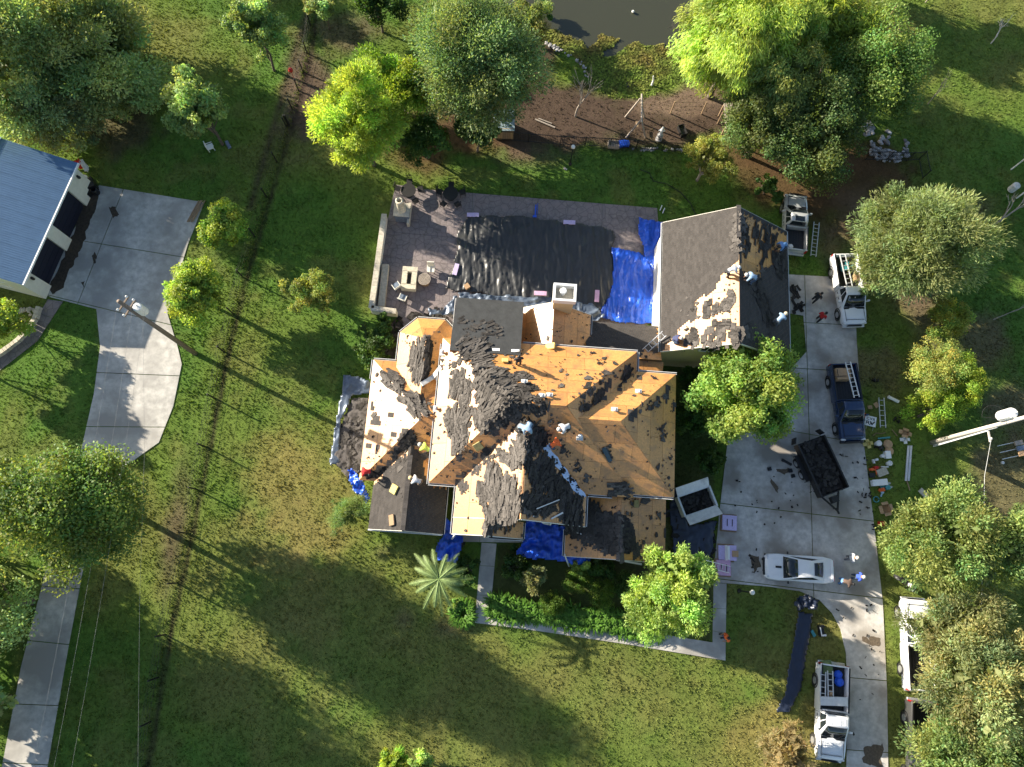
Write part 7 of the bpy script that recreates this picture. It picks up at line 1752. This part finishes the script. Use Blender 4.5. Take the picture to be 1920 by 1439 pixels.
CL = [("scrap_board", 1631, 764, 'card', bx(.32, .26, .04, False), .1, "square cardboard scrap left of the grass ladder", "cardboard"), ("scrap_board", 1643, 760, 'card', bx(.34, .4, .04, False), .5, "cardboard scrap touching the top of the grass ladder", "cardboard"),
      ("orange_cone", 1620, 779, 'orange', lambda m: m.lathe((0, 0, 0), [(.2, 0), (.2, .03), (.12, .04), (.03, .4)], 12), 0, "orange cone beside the hood of the navy pickup", "cone"),
      ("long_pail", 1674, 750, 'white', lambda m: (m.tube([(-.4, 0, .13), (.4, 0, .13)], .12, 12), m.tube([(-.44, 0, .13), (-.38, 0, .13)], .14, 12)), R_(-28), "white cylinder lying right of the grass ladder", "cylinder"),
      ("black_bag", 1683, 788, 'black', pile(5, .3, 1), 0, "black bag and cables right of the grass ladder", "bag"), ("dark_bag", 1642, 713, 'iron', pile(3, .25, 1), .5, "dark bundle alone on the grass right of the navy pickup", "bag"),
      ("wooden_crate", 1695, 813, 'card', openbox(.5, .32, .2), -.3, "open wooden crate right of the grass ladder's foot", "crate"), ("small_box", 1695, 825, 'gutter', openbox(.28, .26, .15), 0, "small grey open box below the wooden crate", "box"),
      ("tool_bag", 1626, 833, 'yellow', openbox(.3, .3, .15), .2, "small yellow tray at the driveway edge", "tray"), ("pipe_length", 1656, 822, 'teal', lambda m: m.tube([(-.45, 0, .1), (.45, 0, .1)], .07, 8), .1, "pale blue pipe above the tool heap", "pipe"),
      ("bucket", 1643, 833, 'white', bucket(.2, .4), 0, "white bucket at the left of the tool heap", "bucket"), ("tool_pile", 1650, 838, 'black', pile(9, .38, .5), 0, "black tool heap beside the brown tarpaulin bag", "tools"),
      ("tarpaulin_bag", 1663, 834, 'card', lambda m: (m.lathe((0, 0, 0), [(.28, 0), (.36, .15), (.28, .3), (.1, .34)], 10), m.lathe((.05, -.5, 0), [(.25, 0), (.33, .12), (.26, .26), (.05, .3)], 10)), 0, "brown tarpaulin bag at the right of the tool heap", "bag"),
      ("cool_box", 1661, 854, 'white', bx(.36, .52, .32), R_(2), "white box below the brown tarpaulin bag", "cool box"), ("bucket", 1652, 856, 'white', bucket(.14, .3), 0, "small white pail left of the white box", "bucket"),
      ("jug", 1641, 863, 'white', lambda m: (m.box((0, 0, .14), (.2, .16, .28)), m.lathe((0, 0, .28), [(.05, 0), (.05, .08), (.06, .09)], 8), m.box((-.22, -.08, .1), (.1, .3, .2))), .2, "white jug pair at the left of the pails", "jug"),
      ("bucket", 1664, 870, 'white', bucket(.18, .34), 0, "white round pail with dark centre below the white box", "bucket"), ("tube", 1659, 876, 'white', lambda m: (m.tube([(-.25, 0, .06), (.25, 0, .06)], .05, 8), m.tube([(-.3, 0, .06), (-.24, 0, .06)], .07, 8)), 0, "short white tube below the round pail", "tube"),
      ("gas_can", 1640, 878, 'red', lambda m: (m.box((0, 0, .14), (.32, .26, .28), taper=.85), m.tube([(.1, 0, .28), (.2, 0, .38)], .03), m.tube([(-.12, 0, .3), (.05, 0, .34)], .02)), .2, "red fuel can in the middle of the tools", "fuel can"),
      ("blower", 1632, 881, 'orange', lambda m: (m.box((0, 0, .15), (.25, .22, .26), taper=.8), m.tube([(.1, 0, .2), (.3, -.1, .2), (.34, -.4, .15)], .04), m.box((.1, 0, .3), (.25, .06, .04))), 0, "orange and white power tool at the driveway edge", "power tool"),
      ("black_case", 1633, 892, 'black', bx(.35, .3, .2), 0, "black case below the orange power tool", "case"), ("metal_case", 1652, 886, 'stone', bx(.75, .5, .2), R_(20), "grey flat case lying tilted below the red fuel can", "case"),
      ("ice_chest", 1645, 906, 'white', lambda m: (m.box((0, 0, .2), (1.05, .42, .38)), m.box((0, 0, .41), (1.1, .46, .06)), m.box((-.42, 0, .45), (.08, .16, .02))), R_(5), "long white ice chest beside the driveway", "ice chest"),
      ("blue_jug", 1661, 915, 'teal', lambda m: (m.lathe((0, 0, 0), [(.17, 0), (.18, .35), (.08, .42), (.06, .48)], 12), m.box((-.3, .05, .1), (.3, .2, .15), rz=.4)), 0, "blue green jug below the ice chest", "jug"),
      ("orange_bag", 1652, 919, 'orange', pile(4, .16, 1), 0, "orange bag below the ice chest", "bag"), ("cup", 1665, 907, 'white', bucket(.08, .18), 0, "small white cup right of the ice chest", "cup"), ("cup", 1669, 914, 'white', bucket(.07, .15), 0, "tiny white cup right of the blue green jug", "cup"),
      ("scoop", 1652, 928, 'tealp', lambda m: (m.box((0, 0, .05), (.1, .3, .06)), m.lathe((0, .2, 0), [(.1, 0), (.12, .12), (.03, .14)], 10)), -.4, "pale blue scoop below the orange bag", "scoop"),
      ("hose_coil", 1642, 937, 'teal', lambda m: [m.tube([(math.cos(a*.5)*.2, math.sin(a*.5)*.2, .04+j*.05) for a in range(13)], .03, 6) for j in range(2)], 0, "teal coil of hose on the grass above the cardboard carton", "hose"),
      ("open_carton", 1658, 955, 'card', openbox(.55, .6, .3), R_(12), "open cardboard carton on the grass", "carton"), ("red_case", 1651, 982, 'red', lambda m: (m.box((0, 0, .12), (.45, .3, .2), taper=.9), m.tube([(-.1, 0, .22), (0, 0, .3), (.1, 0, .22)], .02)), 0, "red tool case nearest the leafy tree", "case"),
      ("shoes", 1654, 994, 'black', lambda m: (m.box((-.08, 0, .05), (.1, .28, .1), taper=.8), m.box((.1, .03, .05), (.1, .28, .1), taper=.8), m.lathe((0, -.05, .1), [(.06, 0), (.04, .06)], 8)), 0, "pair of dark shoes below the red tool case", "shoes"),
      ("stick", 1677, 812, 'wood', lambda m: m.beam((0, -.3, .03), (0, .3, .03), .04), .6, "short stick left of the wooden crate", "stick"), ("rope", 1648, 814, 'wood', lambda m: m.tube([(-.5, -.15, .03), (-.2, .05, .03), (.2, .02, .03), (.5, .12, .03)], .025, 6), 0, "loose rope above the tool heap", "rope"),
      ("flat_board", 1731, 925, 'stone', bx(.4, .7, .05, False), .7, "pale board at the foot of the leafy tree on the right", "board"), ("thin_board", 1701, 905, 'wood', lambda m: m.beam((0, -.6, .03), (0, .6, .03), .08, .04), .18, "thin brown board below the long metal trims", "board"),
      ("cooler_wheel", 1538, 1183, 'black', lambda m: (m.box((0, 0, .12), (.35, .7, .22)), m.box((-.15, 0, .26), (.04, .7, .04)), m.box((.12, -.25, .26), (.22, .16, .06)), m.lathe((.2, .3, 0), [(.1, 0), (.1, .2)], 10)), .1, "black generator like tool on the front lawn by the plastic strip", "tool"),
      ("white_bars", 1538, 1184, 'white', lambda m: (m.box((-.08, .0, .32), (.06, .6, .04)), m.box((.1, -.25, .34), (.25, .12, .05))), .1, "white handles on top of the black tool on the front lawn", "handle"), ("teal_bag", 1524, 1188, 'teal', bx(.2, .45, .1, False), .5, "teal bag between the plastic strip and the black tool", "bag")]
M['tealp'] = mat("pale_blue_plastic", (.3, .45, .55), rough=.4)
for nm, x, y, mk, b, rz, lb, ct in CL: simple(nm, x, y, M[mk], lb, ct, b, rz)
for k, dx in enumerate((0, 5)):
    m = MB(); a, b = P(1703+dx, 836, .05), P(1698+dx, 902, .05); m.beam(a, b, .12, .06); m.beam(a+Vector((.06, 0, .03)), b+Vector((.06, 0, .03)), .02, .08); top_obj("metal_trim", m, M['alu'], ["left of two long metal trims lying on the grass", "right of two long metal trims lying on the grass"][k], "metal trim")
# oil and mud stains on the concrete: thin flat marks of their own
def stain(pp, label, z, material):
    W = wpoly(pp); m = MB(); Q = []
    n = len(W)
    for i in range(n):
        a, b = Vector(W[i]), Vector(W[(i+1) % n])
        for k in range(6): q = a.lerp(b, k/6); f = (vn(np.array(q.x*3), np.array(q.y*3), 1, 3)-.5)*.5; Q.append((q.x+float(f), q.y-float(f)))
    m.prism(Q, z-.003, z); o = top_obj("stain", m, material, label, "stain"); o["kind"] = "structure"
for pp, lb in [([(1612, 1198), (1622, 1193), (1628, 1200), (1640, 1196), (1650, 1197), (1648, 1208), (1636, 1212), (1620, 1206)], "brown puddle stain on the lower driveway"), ([(1455, 878), (1475, 876), (1484, 882), (1470, 890), (1458, 888)], "brown stain beside the trailer"),
               ([(1448, 900), (1460, 915), (1458, 925), (1450, 918)], "thin brown trickle below the blocks"), ([(1408, 1045), (1422, 1040), (1424, 1062), (1412, 1075)], "mud marks in front of the coupe"), ([(1620, 1400), (1655, 1395), (1650, 1439), (1618, 1430)], "dark patch at the bottom of the driveway")]: stain(pp, lb, .041, M['stain'])
for pp in [[(160, 350), (187, 352), (178, 400), (168, 420), (150, 470), (135, 500), (120, 540), (98, 552), (92, 540), (120, 480), (140, 430)], [(206, 388), (214, 385), (222, 402), (212, 410)], [(172, 478), (180, 475), (182, 488), (176, 495)], [(153, 530), (160, 528), (158, 540)]]: stain(pp, "mud along the neighbour's garage doors", .041, M['soil'])

# ================================================================== people
POSES = {
 'stand': dict(pel=(0, 0, .95), sp=(0, 0, 1.18), ch=(.01, 0, 1.40), nk=(.02, 0, 1.52), hd=(.05, 0, 1.68), hip=(0, .1, .90), kn=(.04, .12, .50), an=(-.02, .13, .09), to=(.17, .14, .04), sh=(.0, .20, 1.40), el=(.03, .27, 1.12), wr=(.16, .24, .90)),
 'walk': dict(pel=(0, 0, .93), sp=(.02, 0, 1.16), ch=(.05, 0, 1.38), nk=(.07, 0, 1.50), hd=(.11, 0, 1.65), hip=(0, .1, .88), kn=(.16, .12, .50), an=(.10, .13, .10), to=(.28, .14, .05), sh=(.04, .20, 1.38), el=(-.05, .27, 1.12), wr=(.10, .25, .92)),
 'bend': dict(pel=(-.22, 0, .86), sp=(.0, 0, 1.02), ch=(.26, 0, 1.08), nk=(.38, 0, 1.06), hd=(.53, 0, 1.01), hip=(-.2, .11, .82), kn=(-.02, .16, .46), an=(-.1, .17, .09), to=(.09, .19, .04), sh=(.26, .20, 1.06), el=(.36, .27, .78), wr=(.46, .14, .52)),
 'crouch': dict(pel=(-.2, 0, .36), sp=(-.1, 0, .56), ch=(.08, 0, .74), nk=(.16, 0, .84), hd=(.27, 0, .93), hip=(-.15, .12, .34), kn=(.24, .24, .46), an=(.0, .18, .09), to=(.18, .21, .04), sh=(.07, .2, .74), el=(.26, .27, .52), wr=(.42, .14, .3)),
 'sit': dict(pel=(-.1, 0, .14), sp=(-.12, 0, .36), ch=(-.06, 0, .58), nk=(-.02, 0, .70), hd=(.05, 0, .84), hip=(-.04, .1, .14), kn=(.30, .18, .42), an=(.52, .17, .09), to=(.68, .19, .05), sh=(-.06, .2, .58), el=(.08, .28, .36), wr=(.3, .2, .34)),
}
M['hat_white'] = mat('white_cap', (.5, .5, .48), rough=.8)
def person(px, py, rz, pose, shirt, trousers, label, hat=None, onroof=True, z=None, s=1.0, asym=1.0, group=None, pose2=None):
    ps = POSES[pose]
    if onroof: p, vo = _cast(px, py); base = p + Vector((0, 0, .05))
    else: base = P(px, py, .03 if z is None else z)
    root = thing("person", label, "person", base, rz)
    V = []; E = []; Rr = []; part = []
    def v(p, r, k): V.append(Vector(p)*s); Rr.append(r*s); part.append(k); return len(V)-1
    def e(a, b): E.append((a, b))
    pel = v(ps['pel'], .145, 't'); sp = v(ps['sp'], .135, 's'); ch = v(ps['ch'], .15, 's'); nk = v(ps['nk'], .058, 'n'); h1 = v(Vector(ps['hd'])+Vector((0, 0, -.05)), .085, 'h'); h2 = v(Vector(ps['hd'])+Vector((.01, 0, .06)), .088, 'h')
    e(pel, sp); e(sp, ch); e(ch, nk); e(nk, h1); e(h1, h2)
    for sg in (1, -1):
        def q(k):
            a = ps[k]
            if asym != 1.0 and sg == -1 and k in ('kn', 'an', 'to'): return (a[0]-.28*asym, sg*a[1], a[2]+(.06 if k == 'an' else 0))
            if asym != 1.0 and sg == -1 and k in ('el', 'wr'): return (a[0]+.12*asym, sg*a[1], a[2]+.03)
            return (a[0], sg*a[1], a[2])
        hp = v(q('hip'), .105, 't'); kn = v(q('kn'), .075, 't'); an = v(q('an'), .052, 't'); to = v(q('to'), .042, 'f'); e(pel, hp); e(hp, kn); e(kn, an); e(an, to)
        sh = v(q('sh'), .075, 's'); el = v(q('el'), .050, 'a'); wr = v(q('wr'), .033, 'a'); e(ch, sh); e(sh, el); e(el, wr)
        d = (V[wr]-V[el]).normalized(); sd = d.orthogonal().normalized(); pm = v((V[wr]+d*.07)/s, .036, 'a'); e(wr, pm)
        for fo, L_ in ((-.030, .075), (-.010, .088), (.010, .082), (.030, .065)):
            f1 = v((V[pm]+d*.045+sd*fo)/s, .0105, 'a'); f2 = v((V[f1]+d*L_+Vector((0, 0, -.02)))/s, .0085, 'a'); e(pm, f1); e(f1, f2)
        t1 = v((V[wr]+d*.045+sd*.05*sg)/s, .012, 'a'); t2 = v((V[t1]+d*.045+sd*.02*sg)/s, .010, 'a'); e(pm, t1); e(t1, t2)
    me = bpy.data.meshes.new("skeleton"); me.from_pydata(V, E, []); o = bpy.data.objects.new("body", me); C.objects.link(o)
    bm = bmesh.new(); bm.from_mesh(me); ly = bm.verts.layers.skin.verify(); bm.verts.ensure_lookup_table()
    for i, vv in enumerate(bm.verts): vv[ly].radius = (Rr[i], Rr[i]*(.8 if part[i] in 'st' and i < 3 else 1)); vv[ly].use_root = (i == 0)
    bm.to_mesh(me); bm.free()
    o.modifiers.new("skin", 'SKIN').use_smooth_shade = True; sb = o.modifiers.new("sub", 'SUBSURF'); sb.levels = 1
    dg = bpy.context.evaluated_depsgraph_get(); ev = o.evaluated_get(dg); bmh = bpy.data.meshes.new_from_object(ev); o.modifiers.clear(); o.data = bmh
    bmh.materials.clear(); bmh.materials.append(M['skin']); bmh.polygons.foreach_set("use_smooth", [True]*len(bmh.polygons)); o.parent = root
    # clothing: shells lifted off the body, cut at neck, cuffs and ankles
    co = [vv.co.copy() for vv in bmh.vertices]; nr = [vv.normal.copy() for vv in bmh.vertices]; segs = [(a, b) for a, b in E]
    def near(p):
        best = (9, None, 0)
        for a, b in segs:
            A, B = V[a], V[b]; t = max(0, min(1, (p-A).dot(B-A)/max(1e-6, (B-A).length_squared))); dd = (p-A.lerp(B, t)).length - .3*(Rr[a]*(1-t)+Rr[b]*t)
            if dd < best[0]: best = (dd, (part[a], part[b]), t)
        return best[1], best[2]
    cls = []
    for pl in bmh.polygons:
        (a, b), t = near(pl.center)
        if a == 'h' or b == 'h' or b == 'n': k = 'head' if not (b == 'n' and t < .4) else 'shirt'
        elif a == 's' and b == 'a': k = 'shirt'
        elif a == 's' or (a == 't' and b == 's' and t > .25): k = 'shirt'
        elif b == 'f' or a == 'f': k = 'shoe'
        elif a == 't': k = 'trousers'
        else: k = 'skin'
        cls.append(k)
    for kk, mt, of in (('shirt', shirt, .022), ('trousers', trousers, .015), ('shoe', M['black'], .014)):
        fs = [pl for pl, k in zip(bmh.polygons, cls) if k == kk]
        if not fs: continue
        ids = sorted({i for pl in fs for i in pl.vertices}); mp = {i: j for j, i in enumerate(ids)}
        m2 = bpy.data.meshes.new(kk); m2.from_pydata([co[i]+nr[i]*of for i in ids], [], [[mp[i] for i in pl.vertices] for pl in fs]); m2.materials.append(mt); m2.polygons.foreach_set("use_smooth", [True]*len(m2.polygons))
        link({'shirt': 'shirt', 'trousers': 'trousers', 'shoe': 'shoes'}[kk], m2, root)
    H = Vector(ps['hd'])*s
    m = MB()
    if hat is not None: m.lathe(H+Vector((0, 0, .07)), [(.145, 0), (.14, .012), (.10, .02), (.095, .08), (.05, .11), (.01, .115)], 12); m.build("hat", hat, root, smooth=True)
    else: m.lathe(H+Vector((-.02, 0, .04)), [(.098, -.08), (.105, 0), (.09, .07), (.05, .10), (.01, .11)], 12); m.build("hair", M['iron'], root, smooth=True)
    m = MB(); m.add([H+Vector((.088, -.015, .0)), H+Vector((.088, .015, .0)), H+Vector((.12, 0, -.005)), H+Vector((.092, 0, .045))], [(0, 1, 2), (1, 3, 2), (3, 0, 2)]); m.build("nose", M['skin'], root)
    for sg in (-1, 1): m = MB(); m.lathe(H+Vector((.085, sg*.03, .03)), [(.004, -.006), (.011, 0), (.004, .006)], 6); m.build("eye", M['iron'], root); m = MB(); m.lathe(H+Vector((0, sg*.09, 0)), [(.012, -.03), (.02, 0), (.012, .03)], 6); m.build("ear", M['skin'], root)
    return root
CL_ = {k: mat("cloth_"+k, c, rough=.85, var=.12, scale=12, bump=.3) for k, c in dict(white=(.5, .52, .55), pale=(.26, .38, .52), blue=(.12, .25, .48), royal=(.04, .09, .5), red=(.6, .03, .03), orange=(.85, .15, .03), dark=(.03, .03, .035), grey=(.14, .15, .17), jeans=(.05, .08, .14), hivis=(.65, .8, .12), navy=(.04, .05, .12), brown=(.12, .08, .06)).items()}
person(1060, 806, R_(200), 'bend', CL_['white'], CL_['dark'], "worker in white shirt and dark trousers bending on the brown south slope", M['hat_white'])
person(978, 806, R_(-30), 'bend', CL_['pale'], CL_['grey'], "left of two workers in pale blue at the top of the shingle heap", M['hat_white'])
person(991, 804, R_(-110), 'bend', CL_['pale'], CL_['jeans'], "right of two workers in pale blue at the top of the shingle heap", None)
person(1036, 838, R_(30), 'bend', CL_['orange'], CL_['jeans'], "worker in a bright orange shirt at the top of the pale blue valley strip", None)
person(694, 888, R_(180), 'bend', CL_['red'], CL_['dark'], "worker in a red shirt at the corner of the west wing", None)
person(803, 846, R_(150), 'bend', CL_['hivis'], CL_['brown'], "worker in a yellow vest and white hat below the cream slope", M['hat_white'])
person(787, 905, R_(160), 'bend', CL_['white'], CL_['brown'], "worker in white crouching over the dark slope of the low grey roof", mat("straw_hat", (.55, .42, .22)))
person(972, 684, R_(100), 'stand', CL_['dark'], CL_['dark'], "worker in dark clothes standing on the sunny orange north slope", None)
person(1362, 517, R_(15), 'bend', CL_['white'], CL_['dark'], "worker in white at the ridge of the garage on the sunny side", M['hat_white'])
person(1404, 530, R_(170), 'bend', CL_['pale'], CL_['jeans'], "worker with white hat just over the garage ridge", M['hat_white'])
person(1461, 470, R_(200), 'bend', CL_['blue'], CL_['jeans'], "worker in blue at the eave of the garage above the silver pickup", None)
person(1452, 607, R_(40), 'bend', CL_['pale'], CL_['grey'], "worker in pale blue with straw hat low on the shaded garage slope", mat("straw_hat_b", (.5, .42, .28)))
person(1264, 640, R_(-20), 'crouch', CL_['navy'], CL_['jeans'], "worker in navy crouching at the top of the ladder on the garage corner", M['hat_white'])
person(1522, 566, R_(35), 'walk', CL_['dark'], CL_['dark'], "person in black walking on the driveway beside the garage", None, onroof=False, asym=.8)
person(1530, 602, R_(35), 'walk', CL_['red'], CL_['dark'], "person in red top walking on the driveway below the one in black", None, onroof=False, asym=.8)
person(1583, 1046, R_(-10), 'walk', CL_['white'], CL_['grey'], "person in white on the driveway behind the white coupe", mat("light_cap", (.6, .55, .5)), onroof=False, asym=.6)
person(1596, 1081, R_(-15), 'stand', CL_['royal'], CL_['jeans'], "person in royal blue on the driveway right of the white coupe", M['hat_white'], onroof=False)
person(1574, 1090, R_(-20), 'bend', CL_['brown'], CL_['blue'], "person in dark shirt leaning forward at the tail of the white coupe", None, onroof=False)
person(1353, 1192, R_(200), 'stand', CL_['orange'], CL_['jeans'], "person in orange standing at the corner of the garden walk", None, onroof=False)
